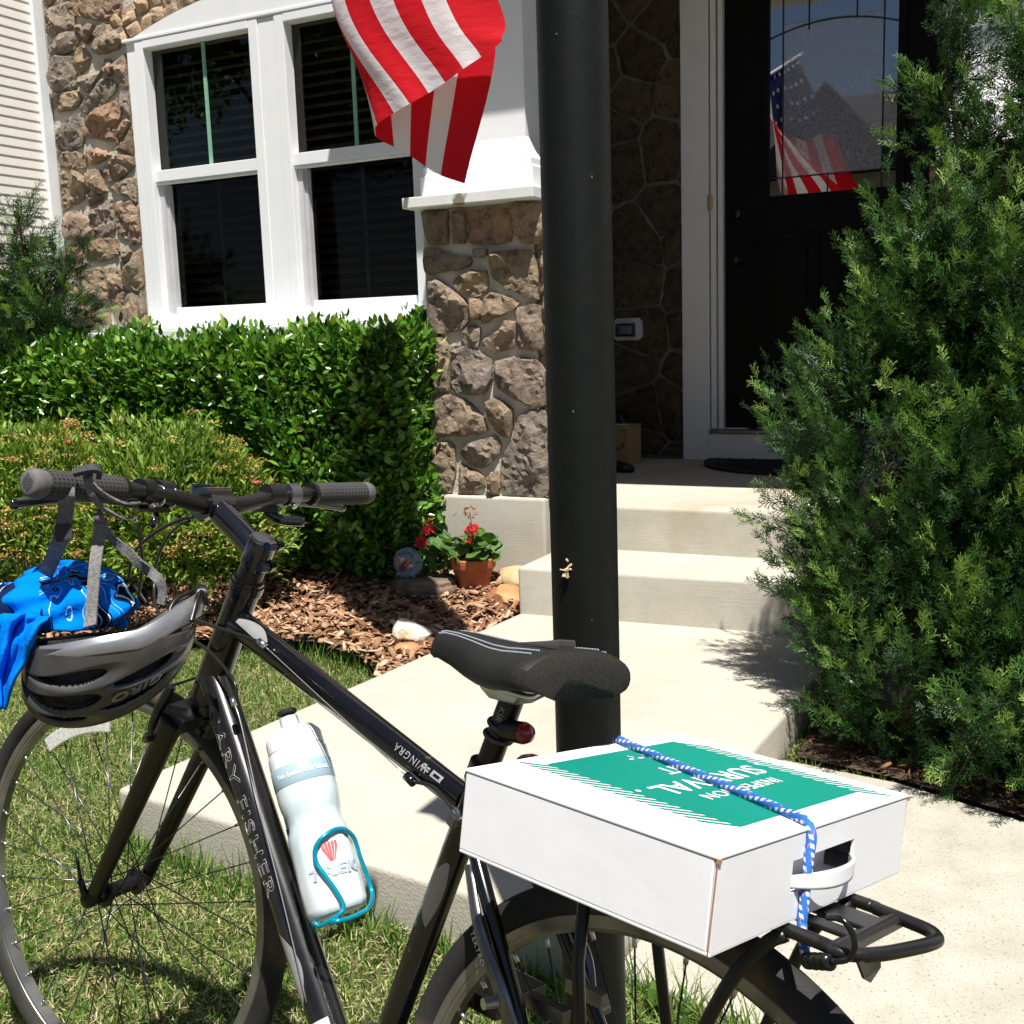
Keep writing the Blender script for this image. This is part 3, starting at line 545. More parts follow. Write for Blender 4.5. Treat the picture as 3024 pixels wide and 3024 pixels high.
# windows
ZB, ZT = 1.365, 2.705; ZM = 2.075
def window(x0, x1, label):
    """a single-hung sash window: outer frame, sashes, panes, a muntin and a blind"""
    fr = MB(); ow = .055
    fr.bb((x0-ow, YW-.03, ZB-.05), (x0, YW+.10, ZT+.04)); fr.bb((x1, YW-.03, ZB-.05), (x1+ow, YW+.10, ZT+.04))
    fr.bb((x0, YW-.031, ZT), (x1, YW+.10, ZT+.041)); fr.bb((x0, YW-.031, ZB-.051), (x1, YW+.10, ZB))
    f = hpart(fr, 'window', mt['white'], bevel=.004)
    f['label'] = label
    def sub(mb, n, m, **k): return mb.build(n, m, f, **k)
    r = MB(); r.bb((x0+.001, YW-.012, ZM-.028), (x1-.001, YW+.045, ZM+.030)); r.bb((x0+.001, YW-.006, ZM-.029), (x1-.001, YW+.03, ZM-.040)); sub(r, 'meeting_rail', mt['white'], bevel=.003)
    tr = MB(); tr.bb((x0, YW+.012, ZB), (x0+.030, YW+.07, ZM-.041)); tr.bb((x0+.030, YW+.030, ZB), (x0+.045, YW+.07, ZM-.041)); sub(tr, 'side_track', mt['screen'])
    br = MB(); br.bb((x0+.045, YW+.022, ZB+.001), (x1-.001, YW+.07, ZB+.038)); sub(br, 'bottom_rail', mt['white'], bevel=.003)
    g = MB(); g.bb((x0, YW+.036, ZM+.03), (x1, YW+.04, ZT)); sub(g, 'upper_pane', mt['win_glass'])
    g = MB(); g.bb((x0+.045, YW+.060, ZB+.038), (x1, YW+.064, ZM-.03)); sub(g, 'lower_pane', mt['screen_glass'])
    xm = (x0+x1)/2+.005
    for za, zb, yy in ((ZM+.03, ZT, YW+.034), (ZB+.038, ZM-.03, YW+.074)):
        q = MB(); q.bb((xm-.0095, yy-.008, za), (xm+.0095, yy, zb)); sub(q, 'muntin', mt['muntin'])
    me = None; z = ZB+.03
    while z < ZT-.02:
        if me is None:
            s = MB(); s.box((0, 0, 0), ((x1-x0)/2+.02, .022, .0016), rot=[[1, 0, 0], [0, math.cos(.55), -math.sin(.55)], [0, math.sin(.55), math.cos(.55)]]); me = s.mesh('blind_slat', mt['blind'])
        put('blind_slat', me, f, T3((x0+x1)/2, YW+.135, z)); z += .050
    return f
window(-4.285, -3.605, 'white sash window with a green muntin next to the rough stone wall')
window(-3.395, -2.715, 'white sash window with a green muntin partly behind the hanging flag')
m_ = MB(); m_.bb((-3.548, YW-.024, ZB-.05), (-3.452, YW+.10, ZT+.038)); hpart(m_, 'window_mullion', mt['white'], bevel=.004)
m_ = MB(); m_.bb((-4.42, YW-.034, ZT+.044), (-2.62, YW+.06, ZT+.060)); m_.bb((-4.405, YW-.018, ZB-.04), (-4.343, YW+.06, ZT+.042)); m_.bb((-2.657, YW-.018, ZB-.04), (-2.60, YW+.06, ZT+.042)); hpart(m_, 'window_casing', mt['white'], bevel=.003)
m_ = MB(); m_.bb((-4.78, YW-.20, .95), (-2.66, YW-.002, 1.285)); hpart(m_, 'window_apron', mt['white'], bevel=.006)
m_ = MB(); m_.bb((-4.45, YW-.10, 1.289), (-2.62, YW-.002, 1.312)); hpart(m_, 'window_sill', mt['white'], bevel=.005)
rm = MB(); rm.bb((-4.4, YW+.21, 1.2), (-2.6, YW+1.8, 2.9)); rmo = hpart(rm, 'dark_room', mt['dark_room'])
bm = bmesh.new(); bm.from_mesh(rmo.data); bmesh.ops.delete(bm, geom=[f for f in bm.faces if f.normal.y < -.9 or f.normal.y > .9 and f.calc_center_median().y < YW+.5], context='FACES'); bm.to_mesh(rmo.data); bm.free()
# porch: foundation, stone pillar, ledge, white column (left and right)
def pillar(x0, x1, polys, seed, vis):
    f = MB(); f.bb((x0-.015, YF-.035, 0), (x1+.02, YF+.58, .508)); hpart(f, 'foundation', mt['concrete_broom'], bevel=.014, seg=3, smooth=True, sharp=40)
    c = MB(); c.bb((x0+.06, YF+.002, .508), (x1-.02, YF+.54, 1.745)); core = hpart(c, 'stone_pillar', mt['mortar'])
    lay_stones(polys, YF, core, mt['stone'], (.042, .068), seed=seed, gap=-.004)
    rgp = np.random.default_rng(seed+50)
    for s in voronoi_polys(YF+.02, YF+.53, .52, 1.74, .2, .17, rgp):           # right hand side face, turned a quarter
        me, ce = stone_mesh(s, rgp.uniform(.025, .04), mt['stone'], rgp, gap=.012); put('stone', me, core, Matrix(((0, -1, 0, x1-.02), (1, 0, 0, ce[0]), (0, 0, 1, ce[1]), (0, 0, 0, 1))))
    xl0, xl1 = x0+.035, x1+.05
    l = MB(); l.bb((xl0, YF-.125, 1.745), (xl1, YF+.66, 1.790)); hpart(l, 'ledge', mt['white_old'], bevel=.004)
    k = MB(); xc0, xc1 = x0+.10, x1-.07; y0 = YF+.075
    hp = [(0.055, 1.791), (.055, 1.89), (.045, 1.90), (.045, 1.925), (.032, 1.945), (.022, 1.96), (.012, 1.985), (0, 2.02), (0, 3.35)]
    rings = [[(xc0-d, y0-d, z), (xc1+d, y0-d, z), (xc1+d, y0+.42+d, z), (xc0-d, y0+.42+d, z)] for d, z in hp]
    k.loft(rings); hpart(k, 'porch_column', mt['white'])
P3 = [[(155,350),(345,340),(345,610),(190,610)],[(400,350),(500,345),(490,600),(390,605)],[(505,330),(860,310),(860,590),(700,610),(530,600)],[(885,290),(1100,270),(1140,440),(1100,600),(960,605),(890,510)],
[(150,655),(230,640),(390,700),(520,705),(545,745),(520,790),(200,855),(165,840)],[(575,655),(665,650),(660,700),(580,730)],[(700,740),(760,670),(900,660),(1040,670),(1060,760),(1085,1060),(1060,1060),(930,1010),(720,900)],
[(390,915),(560,825),(660,830),(670,960),(660,1000),(560,1040),(440,990)],[(190,900),(260,895),(400,1000),(510,1110),(515,1240),(440,1310),(300,1330),(220,1330),(195,1200)],[(540,1050),(610,1060),(630,1100),(610,1230),(540,1230)],
[(650,1040),(700,1005),(820,1040),(930,1095),(910,1120),(640,1260),(625,1200)],[(1110,700),(1240,690),(1240,900),(1110,1000)],[(1150,290),(1250,280),(1250,640),(1150,600)],[(1130,1040),(1250,930),(1250,1300),(1140,1330)]]
P5 = [[(705,160),(770,115),(815,135),(800,240),(740,250),(705,200)],[(820,205),(930,150),(960,90),(1020,100),(1025,230),(900,275),(830,240)],[(1030,15),(1120,0),(1168,10),(1170,255),(1035,255)],[(535,200),(600,190),(635,240),(640,490),(560,495),(530,400)],
[(650,235),(740,240),(880,310),(880,420),(830,510),(720,505),(655,480)],[(900,320),(1000,300),(1130,310),(1180,380),(1180,570),(1110,590),(1040,540),(920,480)],[(555,520),(640,515),(760,560),(830,640),(860,720),(800,745),(560,750)],
[(850,555),(900,530),(1000,600),(985,760),(930,740),(870,660)],[(1015,660),(1060,615),(1170,600),(1195,620),(1195,1075),(1150,1105),(960,1060),(930,1000),(940,870),(1000,770)],[(555,790),(640,780),(670,810),(670,930),(650,1070),(570,1075),(550,950)],
[(705,850),(760,790),(900,745),(935,800),(920,850),(830,930),(760,910)],[(700,900),(830,980),(840,1030),(760,1075),(700,1060)],[(860,985),(910,945),(925,1000),(915,1075),(865,1080)],[(1200,330),(1290,340),(1290,600),(1200,590)],[(1215,640),(1290,640),(1290,860),(1215,860)],[(1215,890),(1290,890),(1290,1090),(1215,1090)]]
pillar(-2.585, -1.985, px_polys(P3, (1200, 500), 2.76, YF)+px_polys(P5, (1000, 900), Z, YF), 21, True)
rgv2 = np.random.default_rng(9)
pillar(-.46, .2, [np.array(p) for p in voronoi_polys(-.45, .19, .52, 1.74, .2, .17, rgv2)], 31, False)
# porch back wall, stones coloured darker for the porch shade; door
w = MB(); w.bb((-2.62, YD, 0), (-1.88, YD+.2, 3.35)); w.bb((-.58, YD, 0), (.4, YD+.2, 3.35)); w.bb((-1.88, YD, 2.98), (-.58, YD+.2, 3.35)); pw = hpart(w, 'porch_wall', mt['mortar_shaded'])
lay_stones(voronoi_polys(-2.60, -1.89, .5, 2.98, .30, .21, np.random.default_rng(77)), YD, pw, mt['stone_shaded'], (.030, .055), seed=41, gap=.010)
lay_stones(voronoi_polys(-.33, .38, .5, 2.98, .25, .2, np.random.default_rng(78)), YD, pw, mt['stone_shaded'], (.02, .035), seed=42, gap=.012)
w = MB(); w.bb((-2.80, YW+.2, 0), (-2.62, YD+.2, 3.35)); hpart(w, 'porch_side_wall', mt['mortar_shaded'])
fr = MB(); fr.bb((-1.885, YD-.035, ZL-.002), (-1.735, YD+.10, 2.97)); fr.bb((-1.728, YD-.020, .66), (-1.700, YD+.10, 2.93)); fr.bb((-1.692, YD-.005, .66), (-1.665, YD+.10, 2.93))
fr.bb((-.575, YD-.02, ZL-.002), (-.355, YD+.10, 2.97)); fr.bb((-1.735, YD-.034, 2.935), (-.60, YD+.10, 3.08)); dfr = hpart(fr, 'door_frame', mt['white'], bevel=.004)
th = MB(); th.bb((-1.733, YD-.045, ZL-.002), (-.577, YD+.10, .635)); th.build('threshold_board', mt['white'], dfr, bevel=.004)
th = MB(); th.bb((-1.733, YD-.055, .637), (-.577, YD+.10, .655)); th.build('sill_strip', mt['alu_dark'], dfr, bevel=.003)
GX0, GX1, GZ0, GZ1 = -1.43, -.795, 1.875, 2.86
d = MB(); DX0, DX1 = -1.662, -.580
for a_, b_ in (((DX0, GZ0, GX0, GZ1),) and [((DX0, .66), (GX0, 2.93)), ((GX1, .66), (DX1, 2.93)), ((GX0, .66), (GX1, GZ0)), ((GX0, GZ1), (GX1, 2.93))]): d.bb((a_[0], YD+.03, a_[1]), (b_[0], YD+.08, b_[1]))
door = hpart(d, 'front_door', mt['door'])
e = MB()
for a_, b_ in (((GX0-.045, GZ0-.045), (GX0, GZ1+.045)), ((GX1, GZ0-.045), (GX1+.045, GZ1+.045)), ((GX0, GZ0-.045), (GX1, GZ0)), ((GX0, GZ1), (GX1, GZ1+.045))): e.bb((a_[0], YD+.012, a_[1]), (b_[0], YD+.0295, b_[1]))
e.build('glass_bead', mt['door'], door, bevel=.006)
for xa, xb in ((-1.50, -1.165), (-1.08, -.745)):
    q = MB(); za, zb = .83, 1.68; fw = .022
    for a_, b_ in (((xa, za), (xa+fw, zb)), ((xb-fw, za), (xb, zb)), ((xa+fw, za), (xb-fw, za+fw)), ((xa+fw, zb-fw), (xb-fw, zb))): q.bb((a_[0], YD+.016, a_[1]), (b_[0], YD+.0295, b_[1]))
    q.bb((xa+.06, YD+.018, za+.06), (xb-.06, YD+.0295, zb-.06)); q.build('door_panel', mt['door'], door, bevel=.006)
g = MB(); g.bb((GX0+.07, YD+.040, GZ0+.09), (GX1-.07, YD+.046, GZ1-.14)); g.build('textured_pane', mt['door_glass'], door)
g = MB(); g.bb((GX0, YD+.040, GZ0), (GX0+.069, YD+.046, GZ1)); g.bb((GX1-.069, YD+.040, GZ0), (GX1, YD+.046, GZ1)); g.bb((GX0+.07, YD+.040, GZ0), (GX1-.07, YD+.046, GZ0+.089)); g.bb((GX0+.07, YD+.040, GZ1-.139), (GX1-.07, YD+.046, GZ1)); g.build('border_pane', mt['door_edge_glass'], door)
cm = MB(); yy = YD+.037
for a_, b_ in (((GX0+.070, GZ0), (GX0+.070, GZ1)), ((GX1-.070, GZ0), (GX1-.070, GZ1)), ((GX0, GZ0+.090), (GX1, GZ0+.090)), ((GX0+.30, GZ0), (GX0+.30, GZ0+.09)), ((GX0+.2, GZ1-.18), (GX0+.2, GZ1)), ((GX1-.2, GZ1-.16), (GX1-.2, GZ1))): cm.tube([(a_[0], yy, a_[1]), (b_[0], yy, b_[1])], .004, 6)
cm.tube([(x, yy, GZ1-.145-.35*((x+1.1125)**2)*1.6) for x in np.linspace(GX0, GX1, 15)], .004, 6); cm.build('lead_came', mt['lead'], door)
g = MB(); g.bb((-1.66, YD+.5, .66), (-.58, YD+.52, 2.93)); g.build('dark_hall', mt['dark_room'], door)
kn = MB(); kn.lathe([(.0, -.06), (.02, -.058), (.027, -.045), (.02, -.03), (.011, -.022), (.011, -.004), (.03, -.002), (.03, 0)], 20, M=(np.array([[1, 0, 0], [0, 0, 1], [0, 1, 0]]), (-1.595, YD+.03, 1.56))); kn.build('door_knob', mt['bar_black'], door, smooth=True)
kn = MB(); kn.lathe([(.0, -.02), (.018, -.02), (.024, -.012), (.026, 0)], 20, M=(np.array([[1, 0, 0], [0, 0, 1], [0, 1, 0]]), (-1.595, YD+.03, 1.80))); kn.build('dead_bolt', mt['bar_black'], door, smooth=True)
db = YP(2097, 598, YD-.035); q = MB(); q.bb((db[0]-.013, YD-.047, db[2]-.036), (db[0]+.013, YD-.0365, db[2]+.036)); q.bb((db[0]-.006, YD-.052, db[2]-.012), (db[0]+.006, YD-.0475, db[2]+.012)); tagdb = q.build('doorbell', mt['brass'], dfr, bevel=.003)
# roofs (overhead, they shade the porch)
r = MB(); r.bb((-2.75, 3.945, 3.352), (.45, YD+.2, 3.7)); hpart(r, 'porch_roof', mt['white'])
r = MB(); r.bb((XL, YW+.21, 3.705), (4.5, YD+4, 6.2)); r.bb((.42, YW, 0), (4.5, YW+.2, 3.35)); hpart(r, 'upper_wall', mt['siding'])
# neighbouring house: lap siding board by board
nb = thing('neighbour_house', 'house with pale horizontal lap siding beside the stone wall', 'house', (-5.0, 3.9, 0))
NI = T3(5.0, -3.9, 0)
q = MB(); q.bb((-9.0, 3.93, 0), (-5.018, YW+.19, 4.2)); o = q.build('wall', mt['siding'], nb); o.matrix_local = NI; nwall = o
q = MB(); q.bb((-5.022, YW-.075, 0), (-4.985, YW-.005, 4.2)); o = q.build('corner_trim', mt['white'], nb, bevel=.004); o.matrix_local = NI
PITCH = .0505; y0, y1 = 3.95, YW-.077
sb = MB(); sb.loft([[(0, y, 0), (.0075, y, 0), (.0075, y, .004), (.0035, y, PITCH-.0005), (0, y, PITCH-.0005)] for y in (y0, y1)]); sme = sb.mesh('siding_board', mt['siding'])
k = 0; z = .25
while z < 4.1: put('siding_board', sme, nwall, T3(-5.017, 0, z)); z += PITCH
# ------------------------------------------------------------------ bicycle
bike = thing('bicycle', 'black flat bar bicycle with a rear rack leaning against the dark post', 'bicycle', M=BIKE_M)
bpy.context.view_layer.update()
RH = L(0, .345); BB_ = L(.416, .287); HT0 = L(.752, .879); HT1 = L(.826, .712)
FH = to_local((-1.328, 1.2, .344))
hf, lf = R(177), R(-8.4)
_u = np.array([math.cos(hf), math.sin(hf), 0]); _w = np.array([-math.sin(hf), math.cos(hf), 0]); _v = np.array([0, 0, 1])*math.cos(lf)+_w*math.sin(lf); _w = np.cross(_v, _u)
def dl(d): q = BM@d; return L(*q)
FU, FV, FW = dl(_u), dl(_v), dl(_w)          # steered axes in bike-local xyz
STA = norm(HT0-HT1)                           # steering axis, upwards
SX = norm(FU-STA*(FU@STA)); SW = np.cross(STA, SX)   # forward and left of the steered parts
if SW@FW < 0: SW = -SW
def bp(mb, name, m, parent=None, **kw): return mb.build(name, m, parent or bike, **kw)
def taper(mb, a, b, ra, rb, n=18, flat=1., k=8, **kw):
    P = [a+(b-a)*t for t in np.linspace(0, 1, k)]; return mb.tube(P, np.linspace(ra, rb, k), n, flat=flat, **kw)
# --- wheels
def wheel(name, c, ex, ey, ez, label, reflector=False):
    W = bpy.data.objects.new(name, None); col.objects.link(W); W.parent = bike; W.matrix_local = frame_M(c, ex, ey, ez); W.empty_display_size = .05
    W['label'] = label
    # tyre with uv for the tread
    na, nc = 128, 16; vs, fs, uvs = [], [], []
    for i in range(na+1):
        a = 2*math.pi*i/na
        for j in range(nc+1):
            t = 2*math.pi*j/nc-math.pi; rr = .3275+.0178*math.cos(t); y = .0175*math.sin(t)
            vs.append((rr*math.cos(a), y, rr*math.sin(a))); uvs.append((i/na, t/1.5))
    for i in range(na):
        for j in range(nc): p = i*(nc+1)+j; fs.append((p, p+1, p+nc+2, p+nc+1))
    me = bpy.data.meshes.new('tyre'); me.from_pydata(vs, [], fs); ul = me.uv_layers.new(name='uv')
    ul.data.foreach_set('uv', np.array([uvs[l.vertex_index] for l in me.loops]).ravel()); me.polygons.foreach_set('use_smooth', [True]*len(me.polygons)); me.materials.append(mt['tyre'])
    put('tyre', me, W)
    RX = (np.array([[1, 0, 0], [0, 0, -1], [0, 1, 0]]), (0, 0, 0))
    r = MB(); r.lathe([(.2955, -.007), (.2955, .007), (.300, .0105), (.3035, .0108), (.304, .0118), (.3125, .0122), (.316, .009), (.316, -.009), (.3125, -.0122), (.304, -.0118), (.3035, -.0108), (.300, -.0105)], 120, M=RX, closed=True); bp(r, 'rim', mt['rim'], W, smooth=True, sharp=28)
    h = MB(); h.lathe([(.0, -.056), (.006, -.056), (.006, -.048), (.013, -.047), (.013, -.036), (.021, -.034), (.021, -.030), (.012, -.026), (.012, .026), (.021, .030), (.021, .034), (.013, .036), (.013, .047), (.006, .048), (.006, .056), (0, .056)], 24, M=RX); bp(h, 'hub', mt['bar_black'], W, smooth=True, sharp=30)
    sm = MB(); sm.tube([(0, 0, 0), (0, 0, .5), (0, 0, 1)], .00105/1., 6); sme = sm.mesh('spoke', mt['alu_dark'], smooth=True)
    nm = MB(); nm.tube([(0, 0, -.002), (0, 0, .012)], .0024, 8); nme = nm.mesh('nipple', mt['alu'], smooth=True)
    N = 32
    for i in range(N):
        a = 2*math.pi*(i+.25)/N; sd_ = 1 if i % 2 else -1; tw = (1 if (i//2) % 2 else -1)*R(74)
        p = np.array([.019*math.cos(a+tw), sd_*.031, .019*math.sin(a+tw)]); q = np.array([.297*math.cos(a), sd_*.002, .297*math.sin(a)])
        A, l = axis_to(p, q); S = Matrix.Diagonal((1, 1, l, 1)); put('spoke', sme, W, frame_M(p, A[:, 0], A[:, 1], A[:, 2])@S)
        put('nipple', nme, W, frame_M(q-A[:, 2]*.010, A[:, 0], A[:, 1], A[:, 2]))
    if reflector:
        f = MB(); a0 = R(52); secs = []
        for a in np.linspace(a0, a0+R(34), 12): secs.append([((q_)*math.cos(a), y, q_*math.sin(a)) for q_, y in ((.252, .012), (.276, .012), (.276, .018), (.252, .018))])
        f.loft(secs); rf_ = bp(f, 'spoke_reflector', mt['reflector'], W, bevel=.002)
    return W
front_w = wheel('front_wheel', FH, FU, FW, FV, 'front wheel turned slightly toward the lawn', True)
rear_w = wheel('rear_wheel', RH, (1, 0, 0), (0, 1, 0), (0, 0, 1), 'rear wheel under the loaded rack')
# quick release lever on the front wheel
q = MB(); b0 = FH+FW*.062; q.lathe([(0, 0), (.012, 0), (.014, .006), (.012, .014), (0, .016)], 16, M=(np.array([FU, FV, FW]).T, FH+FW*.054)); taper(q, b0+FW*.004, b0+FV*.03+FU*.012+FW*.006, .006, .0055, 8, k=3); taper(q, b0+FV*.03+FU*.012+FW*.006, b0+FV*.072+FU*.026+FW*.004, .0055, .004, 8, flat=.5, k=4); bp(q, 'quick_release', mt['bar_black'], front_w and bike, smooth=True)
# --- frame tubes
SC = L(.270, .722)                             # seat cluster
TTa = HT0+(HT1-HT0)*.28; TTb = L(.288, .704)
DTa = HT0+(HT1-HT0)*.80
t = MB(); taper(t, HT1-STA*.004, HT0, .0235, .0215, 24); t.tube([HT0-STA*.002, HT0+STA*.010], .0245, 24); t.tube([HT0+STA*.0102, HT0+STA*.016], .0225, 24); t.tube([HT1-STA*.018, HT1-STA*.003], .0255, 24); bp(t, 'head_tube', mt['frame'], smooth=True, sharp=40)
t = MB(); taper(t, TTa, TTb, .0205, .0160, 24, flat=.92, up=(0, 0, 1)); bp(t, 'top_tube', mt['frame'], smooth=True, sharp=50)
t = MB(); taper(t, DTa, BB_, .0235, .0225, 28, up=(0, 0, 1)); bp(t, 'down_tube', mt['frame2'], smooth=True, sharp=50)
STt = L(.262, .742); t = MB(); taper(t, BB_, STt, .0165, .0165, 24); t.tube([STt-norm(STt-BB_)*.012, STt+norm(STt-BB_)*.010], .0205, 24); t.tube([L(.25, .735, .006), L(.232, .737, .006)], .006, 8); bp(t, 'seat_tube', mt['frame'], smooth=True, sharp=40)
t = MB(); t.tube([BB_+L(0, 0, -.036), BB_+L(0, 0, .036)], .0205, 24); bp(t, 'bottom_bracket', mt['frame'], smooth=True, sharp=40)
for s in (1, -1):
    t = MB(); P = cr_spline([L(.272, .700, s*.014), L(.235, .665, s*.031), L(.17, .585, s*.047), L(.02, .362, s*.064), L(.0, .345, s*.064)], 6); t.tube(P, np.linspace(.0088, .0075, len(P)), 14); t.box(L(0, .345, s*.064), (.014, .0035, .016)); bp(t, 'seat_stay', mt['frame'], smooth=True, sharp=50)
    t = MB(); P = cr_spline([L(.40, .292, s*.022), L(.33, .305, s*.045), L(.2, .325, s*.056), L(.01, .345, s*.064)], 6); t.tube(P, np.linspace(.011, .008, len(P)), 12); bp(t, 'chain_stay', mt['frame'], smooth=True, sharp=50)
t = MB(); t.tube(cr_spline([L(.236, .668, .03), L(.225, .667, 0), L(.236, .668, -.03)], 4), .007, 10); bp(t, 'stay_bridge', mt['frame'], smooth=True)
# --- fork and headset
cr0 = HT1-STA*.020; CT = norm(FH-cr0); FWp = norm(FW-CT*(FW@CT))
t = MB(); t.tube([cr0-CT*.0, cr0-CT*-.012], .024, 20); cx = norm(np.cross(FWp, CT))
t.loft([[cr0+FWp*(s*a)+cx*b+CT*h for a, b, h in ((.058, -.017, .02), (.058, .017, .02), (.052, .019, -.008), (.052, -.019, -.008))] for s in (-1, -.4, .4, 1)])
for s in (1, -1):
    a = cr0+FWp*s*.051+CT*.004; b = FH+FW*s*.054-CT*.012
    t.tube([a+(b-a)*k for k in np.linspace(0, 1, 10)], np.linspace(.0178, .0118, 10), 18); t.tube([b-CT*.004, FH+FW*s*.054+CT*.008], [.0125, .011], 12)
bp(t, 'fork', mt['bar_black'], smooth=True, sharp=45)
# --- stem, bar, grips
ST0 = HT0+STA*.0165; CAPP = HT0+STA*.078
t = MB(); t.tube([ST0, ST0+STA*.018], .0185, 24); bp(t, 'headset_spacer', mt['bar_black'], smooth=True, sharp=40)
BC = Lp(628, 1487, .018)                       # bar centre
t = MB(); s0 = ST0+STA*.0185; s1 = CAPP
t.tube([s0, s0+STA*.006, s1-STA*.006, s1], [.019, .0205, .0205, .019], 24)
mid = (s0+s1)/2; P = cr_spline([mid, mid+(BC-mid)*.35+STA*.002, mid+(BC-mid)*.8, BC], 5); t.tube(P, np.interp(np.linspace(0, 1, len(P)), [0, .3, .8, 1], [.0185, .0180, .0175, .0195]), 20)
t.tube([BC-FW*.023, BC+FW*.023], .0235, 24); st = bp(t, 'stem', mt['gloss_black'], smooth=True, sharp=45)
t = MB(); t.tube([s1, s1+STA*.004, s1+STA*.007], [.0175, .0165, .009], 24); bp(t, 'top_cap', mt['alu_dark'], st, smooth=True, sharp=50)
t = MB()
for hh in (.012, .045):
    c = s0+STA*hh-SX*.021
    for s in (-1, 1): t.tube([c+SW*.002*s, c+SW*s*.014], [.0085, .007], 12)
bp(t, 'clamp_bolt', mt['gloss_black'], st, smooth=True, sharp=40)
t = MB(); t.box(BC+SX*.024, (.006, .016, .017)); bp(t, 'face_plate', mt['gloss_black'], st, bevel=.004)
ENDL = Lp(100, 1428, 0); # left end: put it where the bar's width asks (w), keeping its picture direction
def on_ray_at(px, py, ctr, axis, dist):
    d = ray(px, py); D = dl(d)-0*d; c = to_local(CAM); k = (ctr@axis+dist-c@axis)/(D@axis); return c+D*k
GL1 = on_ray_at(92, 1427, BC, FW, .302); GL0 = on_ray_at(350, 1446, BC, FW, .165)
GR1 = on_ray_at(1087, 1456, BC, FW, -.302); GR0 = on_ray_at(925, 1459, BC, FW, -.185)
P = cr_spline([GL1, GL0, on_ray_at(500, 1466, BC, FW, .085), on_ray_at(590, 1492, BC, FW, .03), BC, on_ray_at(700, 1492, BC, FW, -.035), on_ray_at(800, 1470, BC, FW, -.10), GR0, GR1], 7)
t = MB(); t.tube(P, np.interp(np.arange(len(P)), [0, 14, 24, 32, 42, len(P)-1], [.0112, .0112, .0135, .0135, .0112, .0112]), 18); bar = bp(t, 'handlebar', mt['bar_black'], smooth=True)
def tube_uv(name, P, r, n, m, parent, uv_len):
    P = np.array(P); mb = MB(); mb.tube(P, r, n, cap=False); me = mb.mesh(name, m, smooth=True, fix=False); ul = me.uv_layers.new(name='uv'); L_ = np.concatenate([[0], np.cumsum(np.linalg.norm(np.diff(P, axis=0), axis=1))]); k = len(P)
    dat = []
    for p in me.polygons:
        js = [me.loops[l].vertex_index % n for l in p.loop_indices]; wrap = (0 in js) and (n-1 in js)
        for l in p.loop_indices:
            vi = me.loops[l].vertex_index; i, j = divmod(vi, n); jj = n if (wrap and j == 0) else j; dat.append((L_[i], jj/n))
    ul.data.foreach_set('uv', np.array(dat).ravel()); return put(name, me, parent)
def lerp(a, b, t): return a+(b-a)*t
for G1, G0, nm in ((GL1, GL0, 'L'), (GR1, GR0, 'R')):
    ts = np.linspace(.12, 1., 14); g = tube_uv('grip', [lerp(G1, G0, t) for t in ts], [.0185-.0015*abs(2*t-1)+.0008*math.sin(t*9) for t in ts], 28, mt['grip'], bike, 1)
    c = MB(); d_ = norm(G1-G0); c.tube([lerp(G1, G0, .125), lerp(G1, G0, .10), lerp(G1, G0, .03), G1+d_*.003, G1+d_*.005, G1+d_*.005, G1-d_*.002], [.0170, .0178, .0182, .016, .013, .009, .0085], 28); bp(c, 'end_cap', mt['rubber_grey'], g, smooth=True, sharp=50)
    c = MB(); c.tube([lerp(G1, G0, 1.0), lerp(G1, G0, 1.05)], .0178, 24); bp(c, 'grip_collar', mt['bar_black'], g, smooth=True, sharp=40)
# brake levers and shifters
def lever(G1, G0, inboard, side):
    d_ = norm(G1-G0); base = G0-d_*.045
    t = MB(); t.tube([base-d_*.010, base+d_*.010], .0172, 20); dn = norm(-STA+SX*.12)
    t.tube(cr_spline([base, base+dn*.018+SX*.012, base+dn*.026+SX*.036], 4), .0105, 12); t.box(base+dn*.024+SX*.022, (.012, .013, .010)); lv = bp(t, 'brake_lever', mt['alu_dark'] if side < 0 else mt['bar_black'], smooth=True, sharp=40)
    b = MB(); p0 = base+dn*.034+SX*.034; P = cr_spline([p0, p0+d_*.04+SX*.010+dn*.004, p0+d_*.085+SX*.008+dn*.008, p0+d_*.150+SX*.000+dn*.012, p0+d_*.170-SX*.003+dn*.016], 5); b.tube(P, np.interp(np.linspace(0, 1, len(P)), [0, .6, .92, 1], [.0065, .0062, .0072, .005]), 12, flat=.65); bp(b, 'lever_blade', mt['gloss_black'], lv, smooth=True)
    s = MB(); c0 = base-d_*.035; s.tube([c0-d_*.013, c0+d_*.013], .0168, 20); s.box(c0+dn*.022+SX*.010, (.020, .015, .012)); s.tube([c0+dn*.026+SX*.018, c0+dn*.030+SX*.018+d_*.04], [.010, .006], 10); sf = bp(s, 'shifter', mt['bar_black'], smooth=True, sharp=40)
    s = MB(); P = cr_spline([c0+dn*.030, c0+dn*.034-SX*.022+d_*.014, c0+dn*.028-SX*.040+d_*.040], 4); s.tube(P, [.0075]*len(P), 10, flat=.6); bp(s, 'thumb_paddle', mt['gloss_black'], sf, smooth=True)
    bl = MB(); bl.tube([base-STA*.010-SX*.014-d_*.004, base-STA*.012-SX*.0195-d_*.004], .0042, 12); bp(bl, 'clamp_screw', mt['alu'], lv, smooth=True)
    return base, dn, d_
bL = lever(GL1, GL0, 1, 1); bR = lever(GR1, GR0, -1, -1)
rb = MB()
for P0, k in ((GL0, 0),):
    c = P0+(BC-P0)*.40; d_ = norm(BC-P0)
    rb.tube([c-d_*.0015, c+d_*.0015], .0150, 20); rb.tube([c+d_*.020, c+d_*.022], .0150, 20)
bp(rb, 'bar_band', mt['alu'], bar, smooth=True)
